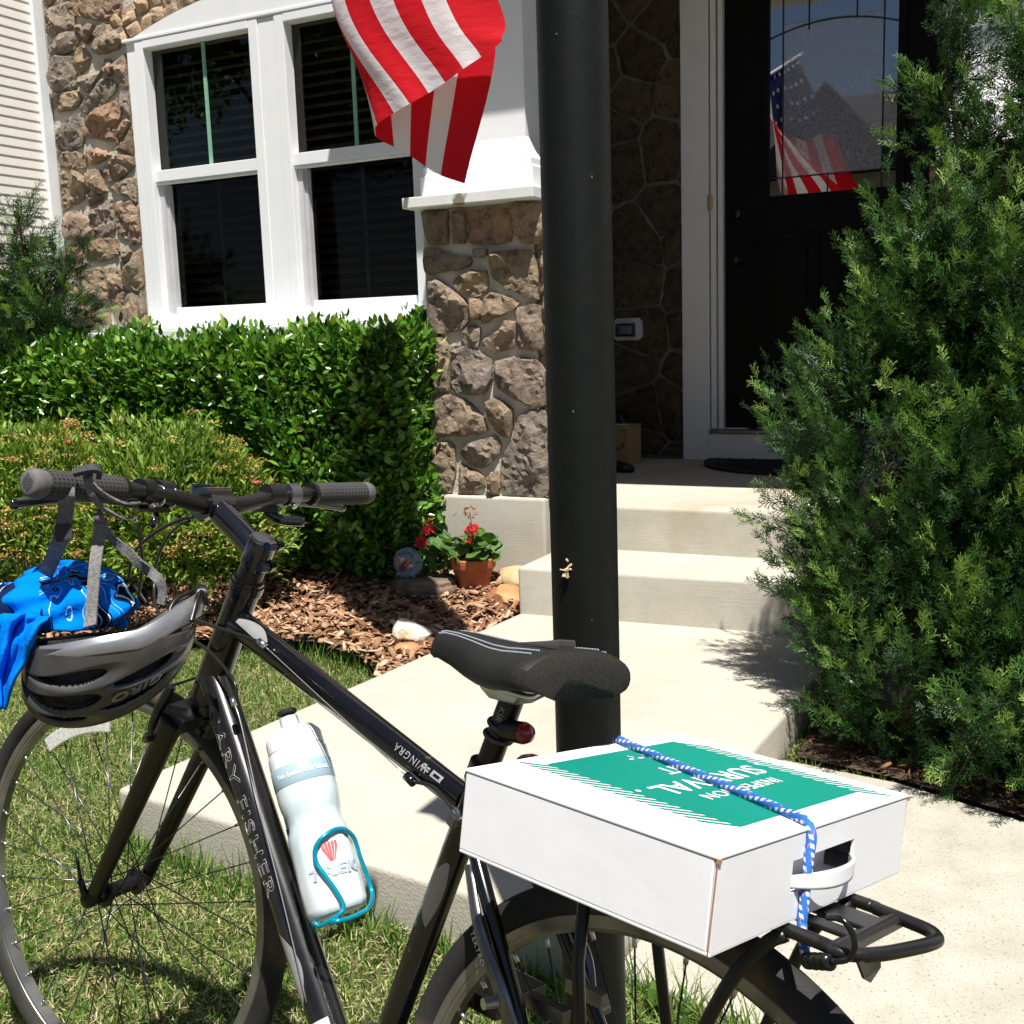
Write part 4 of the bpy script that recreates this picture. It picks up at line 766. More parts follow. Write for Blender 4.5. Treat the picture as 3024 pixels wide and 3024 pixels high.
# cables
def cable(ctrl, r=.0024, m='cable', n=9, name='brake_cable'):
    t = MB(); t.tube(cr_spline(ctrl, 8), r, n); return bp(t, name, mt[m], smooth=True)
def P_(x, y, w): return Lp(x, y, w)
c0 = bL[0]+bL[1]*.024+SX*.030
cable([P_(620, 1522, .0), P_(560, 1527, .03), P_(480, 1560, .05), P_(405, 1620, .06), P_(382, 1690, .055), P_(393, 1722, .045), P_(440, 1790, .03)], .0026)
cable([P_(545, 1540, -.03), P_(500, 1580, -.03), P_(465, 1650, -.03), P_(455, 1730, -.03), P_(470, 1810, -.01), P_(560, 1900, .015)], .0024)
cable([P_(410, 1755, .05), P_(420, 1660, .06), P_(408, 1560, .075), P_(402, 1525, .075)], .0022)
cable([P_(570, 1828, .03), P_(640, 1853, .028), P_(700, 1872, .026), P_(770, 1898, .024)], .0026)
cable([P_(545, 1875, .03), P_(600, 1910, .028), P_(640, 1945, .026), P_(690, 2010, .028), P_(700, 2060, .028)], .0024)
cable([P_(775, 1902, .024), P_(990, 2100, .022), P_(1195, 2287, .020)], .0008, 'cable_pale', 6, 'bare_cable')
cable([P_(690, 2075, .028), P_(712, 2140, .028), P_(775, 2420, .0275), P_(840, 2680, .0272), P_(905, 2960, .027)], .0009, 'cable_pale', 6, 'bare_cable')
cable([P_(1215, 2307, .020), P_(1265, 2318, .020), P_(1290, 2335, .020), P_(1345, 2400, .022), P_(1360, 2425, .024), P_(1395, 2470, .03)], .0022)
t = MB(); a, b = P_(1200, 2291, .02), P_(1222, 2312, .02); t.tube([a, b], .0055, 12); bp(t, 'cable_stop', mt['frame'], smooth=True)
for _a, _b, _r in ((P_(1345, 2390, .022), P_(1368, 2428, .024), .0036), (P_(685, 2060, .028), P_(692, 2085, .028), .004), (P_(765, 1893, .024), P_(782, 1908, .024), .0045)): t = MB(); t.tube([_a, _b], _r, 12); bp(t, 'cable_ferrule', mt['alu'], smooth=True)
# --- front brake arms
t = MB()
for s in (1, -1):
    p0 = cr0+FWp*s*.040+CT*.075-cx*.0; fr_ = norm(np.cross(FWp, CT));
    fr_ = fr_ if fr_@FU > 0 else -fr_
    p0 = p0+fr_*.022
    t.tube(cr_spline([p0, p0-CT*.05+FWp*s*.012+fr_*.006, p0-CT*.105+FWp*s*.004+fr_*.010], 4), [.010]*4+[.008]*4+[.006], 10); t.tube([p0-fr_*.014, p0+fr_*.016], .009, 12); t.box(p0-CT*.022-FWp*s*.012+fr_*.006, (.022, .006, .007))
t.tube([cr0+FWp*.050-CT*.028+fr_*.034, cr0-FWp*.046-CT*.030+fr_*.034], .0022, 8); bp(t, 'front_brake', mt['bar_black'], smooth=True, sharp=40)
t = MB(); p0 = cr0+FWp*.056+CT*.045+fr_*.012; t.tube([p0, p0+FWp*.020], .0055, 12); bp(t, 'brake_pin', mt['alu_dark'], smooth=True, sharp=40)
# --- rear brake arms
for s in (1, -1):
    t = MB(); t.tube(cr_spline([L(.135, .522, s*.058), L(.155, .565, s*.066), L(.195, .605, s*.058), L(.228, .640, s*.042), L(.236, .655, s*.040)], 5), np.linspace(.0105, .0055, 21), 12, flat=.6); t.tube([L(.128, .515, s*.050), L(.128, .515, s*.078)], .010, 14); t.box(L(.118, .545, s*.030), (.024, .006, .007)); ra = bp(t, 'rear_brake_arm', mt['alu_dark'], smooth=True, sharp=45)
    t = MB(); t.tube([L(.150, .548, s*.058), L(.158, .548, s*.082)], .0058, 12); bp(t, 'pad_bolt', mt['alu'], ra, smooth=True, sharp=40)
# --- crankset, chain and pedals (low, mostly below the picture)
t = MB(); RXb = (np.array([[1, 0, 0], [0, 0, -1], [0, 1, 0]]), BB_+L(0, 0, -.045))
pf = []
for i in range(88): pf.append((.088 if i % 2 else .0935))
ring = [(pf[i]*math.cos(2*math.pi*i/88), pf[i]*math.sin(2*math.pi*i/88)) for i in range(88)]
t.prism([(x+BB_[0], z+BB_[2]) for x, z in ring], -.047, -.044, axis=1); bp(t, 'chain_ring', mt['alu_dark'], smooth=False)
for s in (1, -1):
    ang = R(-62 if s > 0 else 118); e_ = BB_+L(.17*math.cos(ang), .17*math.sin(ang), s*.078); t = MB(); taper(t, BB_+L(0, 0, s*.062), e_, .014, .011, 12, flat=.6); t.tube([BB_+L(0, 0, s*.036), BB_+L(0, 0, s*.070)], .014, 16); ck = bp(t, 'crank_arm', mt['alu_dark'], smooth=True, sharp=45)
    t = MB(); t.box(e_+L(0, 0, s*.055), (.045, .045, .011)); t.tube([e_, e_+L(0, 0, s*.10)], .007, 10); bp(t, 'pedal', mt['bar_black'], ck, bevel=.003)
t = MB(); cp = [L(.416+.09*math.cos(a), .287+.09*math.sin(a), -.0455) for a in np.linspace(R(90), R(-90), 14)]+[L(.035*math.cos(a), .345+.035*math.sin(a), -.0455) for a in np.linspace(R(-90), R(-270), 10)]
t.tube(cp, .0042, 6, closed=True, flat=.6); bp(t, 'chain', mt['alu_dark'])
t = MB(); t.lathe([(.0, -.012), (.045, -.012), (.045, -.004), (.034, .0), (.034, .012), (0, .012)], 30, M=(np.array([[1, 0, 0], [0, 0, -1], [0, 1, 0]]), RH+L(0, 0, -.045))); bp(t, 'sprocket_cluster', mt['alu_dark'], smooth=True, sharp=30)
# --- seat post, saddle, tail light
sdv = norm(STt-BB_); SP1 = STt+sdv*.105
t = MB(); t.tube([STt-sdv*.05, SP1], .0136, 20); sp_ = bp(t, 'seat_post', mt['bar_black'], smooth=True, sharp=40)
t = MB(); t.loft([[SP1+sdv*h+L(a, 0, b) for a, b in ((.034*k, .024*k), (-.030*k, .024*k), (-.030*k, -.024*k), (.034*k, -.024*k))] for h, k in ((-.016, .60), (-.004, .95), (.010, 1.), (.014, .9))]); bp(t, 'saddle_clamp', mt['alu'], bevel=.004, parent=sp_)
me_, co_ = text_mesh('KSR', .010, .0002); 
def on_tube(co, a, b, r, ang0, s0, sgn=1, lift=.0005, rb=None):
    """wrap flat text (x along a->b, y around) onto a tube; ang0 measured from the bike's left side towards up"""
    a, b = np.array(a), np.array(b); T = norm(b-a); e1 = norm(L(0, 0, 1)-T*(T@L(0, 0, 1))); e2 = norm(np.cross(T, e1)); e2 = e2 if e2[2] > 0 else -e2; ln_ = np.linalg.norm(b-a)
    out = []
    for x, y, z in co:
        rr = r if rb is None else r+(rb-r)*np.clip((s0+x)/ln_, 0, 1); th = ang0+sgn*y/rr; out.append(a+T*(s0+x)+(rr+lift+z)*(math.cos(th)*e1+math.sin(th)*e2))
    return np.array(out)
put('post_mark', set_co(me_, on_tube(co_, SP1, STt, .0136, R(-10), .030, -1), mt['decal_grey']), sp_)
# saddle: lofted sections from the tail to the nose
us = np.array([.094, .098, .106, .120, .150, .185, .225, .265, .305, .335, .352, .362, .366])
hw = np.array([.039, .058, .0690, .0740, .0720, .062, .047, .0345, .0265, .0235, .0205, .014, .006])
tp = np.array([.886, .898, .9035, .9045, .901, .896, .8925, .891, .890, .888, .884, .878, .871])
dp = np.array([.022, .028, .033, .036, .038, .040, .041, .042, .037, .032, .027, .018, .008])
secs = []
for u_, h_, t_, d_ in zip(us, hw, tp, dp):
    s_ = []
    for a in np.linspace(0, 2*math.pi, 28, endpoint=False):
        c, s = math.cos(a), math.sin(a)
        y = h_*np.sign(c)*abs(c)**.62
        if s >= 0: z = t_-.020*(1-abs(s)**.75)-.010*(abs(y)/h_)**2*min(1, h_/.05) - .004*math.exp(-(y/.008)**2)*(1 if .12 < u_ < .3 else 0)
        else: z = t_-.020-.010*min(1, h_/.05)-(d_-.022)*abs(s)**.45*(1 if abs(c) > .5 else (.45+.55*abs(c)/.5))
        s_.append(L(u_, z, y))
    secs.append(s_)
t = MB(); t.loft(secs); 
sad = bp(t, 'saddle', [mt['saddle'], mt['saddle_side']], smooth=True)
for p in sad.data.polygons:
    c = p.center
    if c.x < .150-.05*min(1, abs(c.y)/.08)**2+.012 and (c.z < .885 or c.x < .112-.02*0): p.material_index = 1
def top_pt(u_, yf, lift=.0012):
    h_ = np.interp(u_, us, hw); t_ = np.interp(u_, us, tp); y = h_*yf; c = abs(yf)**(1/.62); s = math.sqrt(max(0, 1-c*c))
    return L(u_, t_-.020*(1-s**.75)-.010*yf*yf*min(1, h_/.05)+lift, y)
for yf in (.52, .66, -.52, -.66):
    t = MB(); uu = np.linspace(.125, .352, 110)
    for i in range(0, 108, 2): t.tube([top_pt(uu[i], yf), top_pt(uu[i+1], yf)], .0009, 5)
    bp(t, 'stitching', mt['thread'], sad)
t = MB(); t.tube([top_pt(.20, .12), top_pt(.165, -.02), top_pt(.150, -.10), top_pt(.128, -.12)], [.001, .004, .006, .0062], 8, flat=.2, up=(0, 0, 1)); bp(t, 'saddle_mark', mt['decal_dark'], sad)
t = MB()
for s in (1, -1): t.tube(cr_spline([L(.105, .872, s*.040), L(.125, .858, s*.030), L(.16, .848, s*.0225), L(.235, .848, s*.022), L(.29, .860, s*.018), L(.335, .868, s*.008)], 5), .0035, 10)
bp(t, 'saddle_rail', mt['alu'], sad, smooth=True)
sad.matrix_local = T3(.257, -.003, -.004)@Matrix.Rotation(R(-11), 4, 'Z')@T3(-.24, 0, 0)
def tail_light(c, name, r=.0118):
    d_ = norm(L(-1, .12, .12)); A, _ = axis_to(c, c+d_); t = MB(); t.lathe([(0, -.018), (r*.95, -.018), (r, -.010), (r, .010), (r*1.02, .013)], 20, M=(A, c)); b = bp(t, name, mt['bar_black'], smooth=True, sharp=40)
    t = MB(); t.lathe([(r*.96, .010), (r*.97, .016), (r*.8, .0215), (r*.4, .024), (0, .0245)], 20, M=(A, c)); bp(t, 'lens', mt['red_lens'], b, smooth=True)
    return b
tl = tail_light(L(.218, .797, .006), 'tail_light'); t = MB()
for s in (-.010, .004): t.tube([STt+sdv*(.055+s)+.0155*(math.cos(a)*L(0, 0, 1)+math.sin(a)*norm(np.cross(sdv, L(0, 0, 1)))) for a in np.linspace(0, 2*math.pi, 18, endpoint=False)], .0024, 8, closed=True)
bp(t, 'light_band', mt['rubber_grey'], tl, smooth=True)
t = MB(); c = L(.205, .752, -.012); A, _ = axis_to(c, c+norm(L(-1, .2, 0))); t.lathe([(0, -.010), (.021, -.010), (.022, 0), (.020, .006), (.010, .010), (0, .011)], 24, M=(A, c)); bp(t, 'rear_reflector', mt['red_lens'], smooth=True, sharp=40)
# --- rear rack
ZR = .7155
t = MB()
def rk(x, y): p = bpl(x, y, 1, ZR); return L(*p)
rl = [rk(2200+a/2.76, 2600+b/2.76) for a, b in ((520, 470), (720, 570), (880, 605), (1100, 600), (1330, 560), (1500, 520), (1568, 480), (1500, 410), (1290, 320), (1080, 235), (920, 170))]
uL = np.mean([rl[0][1], rl[1][1]]); uR = np.mean([rl[-1][1], rl[-2][1]])
rail = [L(.19, ZR, rl[0][1])]+[L(.02, ZR, rl[0][1])]+[L(q[0], ZR, q[1]) for q in rl]+[L(.02, ZR, rl[-1][1]), L(.19, ZR, rl[-1][1])]
t.tube(cr_spline(rail, 6), .0058, 12); rack = bp(t, 'rear_rack', mt['bar_black'], smooth=True)
wl, wr = rl[0][1], rl[-1][1]
for k, (f, wd) in enumerate(((.30, .009), (.62, .017))):
    ww = wl+(wr-wl)*f; t = MB(); _e = float(rk(2200+980/2.76, 2600+430/2.76)[0]); t.box(L((.19+_e)/2, ZR+.001, ww), ((.19-_e)/2, wd, .0022)); bp(t, 'deck_strip', mt['bar_black'], rack, bevel=.0015)
_cb = rk(2200+980/2.76, 2600+430/2.76); t = MB(); cu = float(_cb[0]); t.box(L(cu, ZR-.002, (wl+wr)/2), (.008, abs(wl-wr)/2-.004, .003)); t.tube([L(cu, ZR-.002, wl), L(cu, ZR-.002, wr)], .0062, 10); bp(t, 'cross_bar', mt['bar_black'], rack, smooth=True, sharp=40)
for _u in (-.05, .15): t = MB(); t.tube([L(_u, ZR-.002, wl), L(_u, ZR-.002, wr)], .005, 8); bp(t, 'cross_bar', mt['bar_black'], rack, smooth=True, sharp=40)
for _s, _w in ((1, wl), (-1, wr)): t = MB(); t.tube([L(.19, ZR, _w), L(.235, ZR-.01, _s*.02), L(.262, ZR+.005, _s*.012)], .0045, 8); bp(t, 'front_strut', mt['bar_black'], rack, smooth=True, sharp=40)
for s, ww in ((1, wl), (-1, wr)):
    t = MB(); t.tube([L(.075, ZR, ww), L(.062, .62, s*.062), L(.006, .362, s*.078)], .0062, 10); bp(t, 'rack_leg', mt['bar_black'], rack, smooth=True)
    t = MB(); t.tube(cr_spline([L(-.135, ZR-.004, ww), L(-.118, ZR-.020, s*.052), L(-.085, .63, s*.066), L(-.004, .378, s*.078)], 5), .0062, 10); bp(t, 'rack_leg', mt['bar_black'], rack, smooth=True)
tb = rk(2200+1000/2.76, 2600+600/2.76); t = MB(); px = [L(tb[0], ZR-.002, tb[1]+.018), L(tb[0], ZR-.002, tb[1]-.022), L(tb[0]-.003, ZR-.014, tb[1]-.018), L(tb[0]-.003, ZR-.022, tb[1]-.002), L(tb[0]-.003, ZR-.016, tb[1]+.010)]
t.loft([[p+L(.0012, 0, 0) for p in px], [p-L(.0012, 0, 0) for p in px]]); bp(t, 'light_bracket', mt['bar_black'], rack)
t = MB(); t.tube([L(.272, .690, .017), L(.272, .690, .034)], .0075, 14); t.tube([L(.272, .690, .034), L(.272, .690, .037)], .0062, 6); bp(t, 'rack_bolt', mt['alu_dark'], rack, smooth=True, sharp=40)
# --- decals
me_, co_ = text_mesh('GARY FISHER', .026, outline=.00035, spacing=1.06)
lnD = np.linalg.norm(BB_-DTa); sc_ = .278/ (co_[:, 0].max()-co_[:, 0].min()); co_ = co_*np.array([sc_, 1., 1.])
dd = MB()
put('down_tube_lettering', set_co(me_, on_tube(co_, DTa, BB_, .0236, R(4), .188, 1, .0003), mt['decal_grey']), bike)
me_, co_ = text_mesh('WINGRA', .0125, .0002, spacing=1.25); put('top_tube_lettering', set_co(me_, on_tube(co_, TTb, TTa, .0160, R(32), .085, -1, .0005, .0205), mt['decal_grey']), bike)
me_, co_ = text_mesh('TEKTRO', .0085, .0002, spacing=1.15)
pa, pb = np.array(L(.206, .617, .0655)), np.array(L(.160, .566, .0735)); Tt = norm(pb-pa); nn = norm(L(0, 0, 1)-Tt*(Tt@L(0, 0, 1))); up_ = np.cross(nn, Tt)
put('brake_lettering', set_co(me_, np.array([(pa+pb)/2+Tt*x+up_*y+nn*(z+.0015) for x, y, z in co_]), mt['decal_white']), bike)
def patch(name, a, b, r, rb, fn, m, n=26, k=10, lift=.0004):
    """a decal lying on a tube: fn(t in 0..1) -> (s, ang0, ang1)"""
    mb = MB(); rows = []
    for t_ in np.linspace(0, 1, n):
        s_, a0, a1 = fn(t_); rr = r; rows.append(on_tube([(0, rr*x, 0) for x in np.linspace(a0, a1, k)], a, b, r, 0, s_, 1, lift, rb))
    vs = np.concatenate(rows); fs = [(i*k+j, i*k+j+1, (i+1)*k+j+1, (i+1)*k+j) for i in range(n-1) for j in range(k-1)]
    mb.add(vs, fs); return bp(mb, name, m, smooth=True, fix=False)
patch('swoosh_decal', DTa, BB_, .0236, .0226, lambda t_: (.362+.105*t_, R(-46+24*t_), R(-44+24*t_+62*math.sin(t_*3.1)**.8)), mt['decal_grey'])
patch('swoosh_decal', BB_, STt, .0168, .0168, lambda t_: (.285+.085*t_, R(-30-20*math.sin(t_*3)), R(-26+62*math.sin(t_*3.1)**.8)), mt['decal_dark'])
patch('head_badge_decal', TTa, TTb, .0206, .0162, lambda t_: (.030+.075*t_, R(28-10*t_), R(34+42*math.sin(.25+t_*2.7))), mt['decal_grey'])
patch('logo_decal', TTb, TTa, .0162, .0206, lambda t_: (.030+.018*t_, R(22), R(50)), mt['decal_grey'])
patch('logo_decal', TTb, TTa, .0162, .0206, lambda t_: (.034+.010*t_, R(30), R(42)), mt['frame'], lift=.0008)
for i in range(4): patch('logo_decal', TTb, TTa, .0162, .0206, lambda t_: (.052+.007*(i % 2)+.005*t_, R(26+12*(i//2)+5*(i % 2)), R(34+12*(i//2)+5*(i % 2))), mt['decal_grey'], 4, 3)
st_ = patch('frame_sticker', DTa, BB_, .0236, .0226, lambda t_: (.490+.026*t_, R(-15), R(58)), mt['decal_white'], 6, 10)
for i, s_ in enumerate(('City/Trekking Bicycle', 'EN 14764')):
    me_, co_ = text_mesh(s_, .0048, .0001); c2 = np.array([(y, -x, z) for x, y, z in co_]); put('sticker_text', set_co(me_, on_tube(c2, DTa, BB_, .0236, R(22), .509-.007*(1-i)-.003, 1, .0007, .0226), mt['ink']), st_)
t = MB()
for (x, y, w_) in ((.150, .690, 0),): pass
# --- bottle cage and bottle
DD = norm(BB_-DTa); DN = norm(np.cross(DD, L(0, 0, 1))); DN = DN if DN[2] > 0 else -DN     # DN: up into the frame triangle
bt0 = Lp(500+690/1.887, 2000+330/1.887); bt1 = Lp(500+945/1.887, 2000+1325/1.887)          # shoulder and foot of the bottle
BA = norm(bt1-bt0); BLn = np.linalg.norm(bt1-bt0)
def DP(x, y, d): return CAM+ray(x, y)*d
def in_bike(name, label, cat, group=None): return thing(name, label, cat, M=BIKE_M, group=group)
# ------------------------------------------------------------------ water bottle and its cage
VIEW = norm(to_local(CAM)-(bt0+bt1)/2); E1 = norm(VIEW-BA*(VIEW@BA)); E2 = np.cross(BA, E1)        # E1 towards the viewer
if (RR[0]@(BIKE_M.to_3x3()@Vector(E2))) < 0: E2 = -E2                                               # E2 to the picture's right
BMX = (np.array([np.cross(E1, BA) if np.cross(E1, BA)@E2 > 0 else E2, E1, BA]).T, bt0)
bottle = in_bike('water_bottle', 'white plastic sports bottle held in the teal cage', 'bottle')
def lat(mb, prof, n=40): mb.lathe(prof, n, M=BMX); return mb
prof = [(.0362, .0185), (.0385, .024), (.0390, .034), (.0390, .080), (.0378, .092), (.0350, .102), (.0335, .110), (.0342, .118), (.0372, .128), (.0388, .140), (.0390, .190), (.0385, .220), (.0360, .2285), (.030, .231), (0, .231)]
b = lat(MB(), prof, 56)
bb_ = b.build('bottle_body', mt['bottle'], bottle, smooth=True)
# crinkled foil liner: nudge the lower body
rgb = np.random.default_rng(2)
for v in bb_.data.vertices:
    p = np.array(v.co)-bt0; h = p@BA
    if .10 < h < .225:
        rad_ = p-BA*h; rl_ = np.linalg.norm(rad_)
        if rl_ > .02: k = 1+.030*math.sin(h*210+math.atan2(rad_@E2, rad_@E1)*5)*math.sin(h*90+2)+rgb.normal(0, .010); v.co = bt0+BA*h+rad_*k
b = lat(MB(), [(.0392, .0405), (.0396, .041), (.0396, .066), (.0392, .0665)], 56); b.build('blue_band', mt['band_blue'], bottle, smooth=True)
b = lat(MB(), [(.0, -.012), (.014, -.012), (.029, -.008), (.0355, .000), (.0368, .004), (.0368, .018), (.034, .0185)], 48); b.build('cap', mt['bottle_white'], bottle, smooth=True, sharp=40)
b = lat(MB(), [(.0125, -.012), (.0120, -.026), (0, -.026)], 24); nz_ = b.build('nozzle', mt['plate'], bottle, smooth=True, sharp=40)
b = lat(MB(), [(.008, -.026), (.008, -.030), (.0125, -.031), (.0135, -.034), (.010, -.037), (0, -.0375)], 24); b.build('mouthpiece', mt['ink'], nz_, smooth=True, sharp=50)
def wrap(co, h0, ang0, r, lift=.0007):
    out = []
    for x, y, z in co: th = ang0+x/r; out.append(bt0+BA*(h0-y)+(r+lift+z)*(math.cos(th)*E1+math.sin(th)*E2))
    return np.array(out)
me_, co_ = text_mesh('We believe in bikes.', .0092, .0001, bold=.00012); put('bottle_slogan', set_co(me_, wrap(co_, .0535, R(2), .0396), mt['ink_white']), bottle)
me_, co_ = text_mesh('TREK', .023, .0001, spacing=1.05, bold=.0009); co_ = co_*np.array([1.22, .8, 1]); co_[:, 0] += co_[:, 1]*.25; put('bottle_name', set_co(me_, wrap(co_, .183, R(14), .0398), mt['logo_grey']), bottle)
sh = MB()
for i in range(5):
    f0, f1 = -1+2*i/5+.05, -1+2*(i+1)/5-.05; x0, x1 = f0*.0105, f1*.0105; xb0, xb1 = f0*.0035, f1*.0035
    q = wrap([(x0*(1 if abs(f0) < .9 else .95), .010, 0), (x1, .010, 0), (x1, .004, 0), (xb1, -.013, 0), (xb0, -.013, 0), (x0, .004, 0)], .158, R(14), .0392, .0009); sh.add(q, [(0, 1, 2, 5), (5, 2, 3, 4)])
sh.build('bottle_emblem', mt['logo_red'], bottle, fix=False)
def cyl_px(x, y, r):
    """where a picture ray meets a cylinder about the bottle (near side; else its closest pass)"""
    c = to_local(CAM); d = dl(ray(x, y)); o = c-bt0; dp_ = d-BA*(d@BA); op = o-BA*(o@BA); A_ = dp_@dp_; B_ = 2*dp_@op; C_ = op@op-r*r; D_ = B_*B_-4*A_*C_
    t_ = (-B_-math.sqrt(D_))/(2*A_) if D_ > 0 else -B_/(2*A_); return c+d*t_
zz = lambda a: (500+a[0]/1.887, 2000+a[1]/1.887)
cg = MB(); rc = .0435
pts = [(905, 1368), (1000, 1345), (1092, 1300), (1122, 1265), (1130, 1200), (1100, 1100), (1062, 1000), (1045, 940), (1022, 885), (975, 848), (925, 848), (870, 880), (832, 918), (812, 965), (818, 1030), (855, 1090), (915, 1170), (962, 1250), (970, 1290), (945, 1325), (880, 1365), (835, 1385), (805, 1372)]
P = [cyl_px(*zz(p), rc) for p in pts]
base_c = bt1+BA*.004
P = [base_c-DN*.030-L(0, 0, .012)+BA*.002]+P+[base_c-DN*.032+L(0, 0, .016), bt1-BA*.03-DN*.0445+L(0, 0, .010), bt1-BA*.13-DN*.046+L(0, 0, .010)]
cg.tube(cr_spline(P, 5), .0030, 10); cage = cg.build('bottle_cage', mt['teal'], bike, smooth=True)
q = MB(); q.box(bt1-BA*.085-DN*.0445, (.005, .011, .075), rot=np.array([DN, np.cross(BA, DN), BA]).T); q.build('cage_plate', mt['teal'], cage, bevel=.002)
# ------------------------------------------------------------------ white carton on the rack
BU0, BU1, BW0, BW1, BV0, BV1 = -.137, .131, -.166, .164, .722, .7985
carton = in_bike('cardboard_carton', 'shallow white cardboard carton with a green printed lid strapped on the rack', 'box')
th_ = .003; c = MB()
c.bb(L(BU0, BV0, BW0), L(BU1, BV0+th_, BW1))                                       # bottom
c.bb(L(BU0+.004, BV0+th_, BW1-th_), L(BU1, BV1-.0035, BW1)); c.bb(L(BU0+.004, BV0+th_, BW0), L(BU1, BV1-.0035, BW0+th_)); c.bb(L(BU1-th_, BV0+th_, BW0+th_), L(BU1, BV1-.0035, BW1-th_))
c.build('carton_body', mt['card_white'], carton, bevel=.0012)
hz = lambda x, y: bpl(2000+x/1.887, 2024+y/1.887, 0, BU0)
hA, hB = hz(640, 1050), hz(982, 925); hT = hz(820, 945); wA, wB = max(hA[2], hB[2]), min(hA[2], hB[2]); vm = (hA[1]+hB[1])/2
v0, v1 = vm-.016, vm+.011
f = MB()
for a_, b_ in (((BV0+.0005, BW0+.0005), (v0, BW1-.0005)), ((v1, BW0+.0005), (BV1-.004, BW1-.0005)), ((v0, BW0+.0005), (v1, wB)), ((v0, wA), (v1, BW1-.0005))): f.bb(L(BU0, a_[0], a_[1]), L(BU0+th_, b_[0], b_[1]))
f.build('end_panel', mt['card_white'], carton)
f = MB(); f.bb(L(BU0+.0032, v0-.006, wB-.006), L(BU0+.030, v0-.0055, wA+.006)); f.bb(L(BU0+.030, v0-.006, wB-.006), L(BU0+.031, v1+.006, wA+.006)); f.build('hand_hole_lining', mt['card_white'], carton)
f = MB(); n = 16; fl = []; wm = (wA+wB)/2; hw_ = (wA-wB)/2-.001
for j, s_ in enumerate(np.linspace(0, 1, 7)):
    row = []
    for x in np.linspace(-1, 1, n):
        bl = 1-abs(x)**2.2; row.append(L(BU0+.001-.020*bl, v0+.004+s_*(.010+.006*bl)-.002*bl, wm+x*hw_))
    fl.append(row)
vs = [p for r in fl for p in r]; fs = [(i*n+j, i*n+j+1, (i+1)*n+j+1, (i+1)*n+j) for i in range(6) for j in range(n-1)]
f.add(vs, fs); fo = f.build('hand_hole_flap', mt['card_white'], carton, smooth=True); sm_ = fo.modifiers.new('thick', 'SOLIDIFY'); sm_.thickness = .0026
lid = MB(); lid.bb(L(BU0-.0008, BV1-.0032, BW0-.001), L(BU1+.001, BV1, BW1+.001)); lid_o = lid.build('lid', mt['card_white'], carton, bevel=.0022, seg=3)
for w_, r_ in ((BW1+.0004, .0006), (BW0, .0008)): ke = MB(); ke.tube([L(BU0+.0015, BV0+.002, w_), L(BU0+.0006, BV1-.006, w_)], r_, 5); ke.box(L(BU0-.0002, BV1-.0040, w_-.0006), (.0016, .0013, .0018)); ke.build('raw_edge', mt['kraft'], carton)
# printed lid
def lp(x, y): p = bpl(1400+x/1.486, 2100+y/1.486, 1, BV1); return p[0], p[2]
cL, cN, cR_, cB = lp(370, 230), lp(1145, 525), lp(1640, 362), lp(900, 125)
gu1 = (cL[0]+cB[0])/2; gu0 = (cN[0]+cR_[0])/2; gw1 = (cL[1]+cN[1])/2; gw0 = (cR_[1]+cB[1])/2
def sheet(mb, pts, h=.0004): mb.add([L(u, BV1+h, w_) for u, w_ in pts], [tuple(range(len(pts)))])
g = MB(); sheet(g, [(gu0, gw0), (gu1, gw0), (gu1, gw1), (gu0, gw1)]); pr = g.build('green_print', mt['green'], lid_o, fix=False)
nS = 17; du = (gu1-gu0)/nS; g = MB(); g2 = MB()
for k in range(nS):
    a0 = gu0+k*du; sheet(g, [(a0, gw1), (a0+du*.52, gw1), (a0+du*.52+.026, gw1+.0195), (a0+.026, gw1+.0195)][::1]); sheet(g2, [(a0, gw0), (a0+du*.52, gw0), (a0+du*.52-.026, gw0-.0195), (a0-.026, gw0-.0195)])
g.build('hatched_border', mt['green'], lid_o, fix=False); g2.build('hatched_border', mt['green'], lid_o, fix=False)
def lid_text(body, size, u0, w0, sp=1., bold=0., name='lid_lettering'):
    me_, co_ = text_mesh(body, size, .0, spacing=sp, bold=bold); put(name, set_co(me_, np.array([L(u0-y, BV1+.0009+z, w0+x) for x, y, z in co_]), mt['ink_white']), lid_o); return co_
sv, se = lp(1245, 262), lp(800, 345); um = (sv[0]+se[0])/2; wm_ = (gw0+gw1)/2
ww_ = abs(se[1]-sv[1])
wm_ = (sv[1]+se[1])/2
lid_text('. SURVIVAL .', .038, um, wm_, 1.02, .0006)
ins = lp(1135, 350); lid_text('INSPECTION', .021, ins[0], wm_-.002, 1.08, .0002)
lid_text('KIT', .030, um+.040, wm_, 1., .0003)
lg = lp(725, 205); g = MB()
for (a_, b_, c_, d_) in ((-.012, .0, .002, .010), (-.004, -.004, .010, .003), (.006, .002, .003, .008), (.012, -.003, .007, .003), (-.010, -.010, .004, .003)): sheet(g, [(lg[0]+b_, lg[1]+a_), (lg[0]+b_+d_, lg[1]+a_+.002), (lg[0]+b_+d_*.8, lg[1]+a_+c_), (lg[0]+b_-.001, lg[1]+a_+c_*.7)], .0009)
g.build('lid_emblem', mt['ink_white'], lid_o, fix=False)
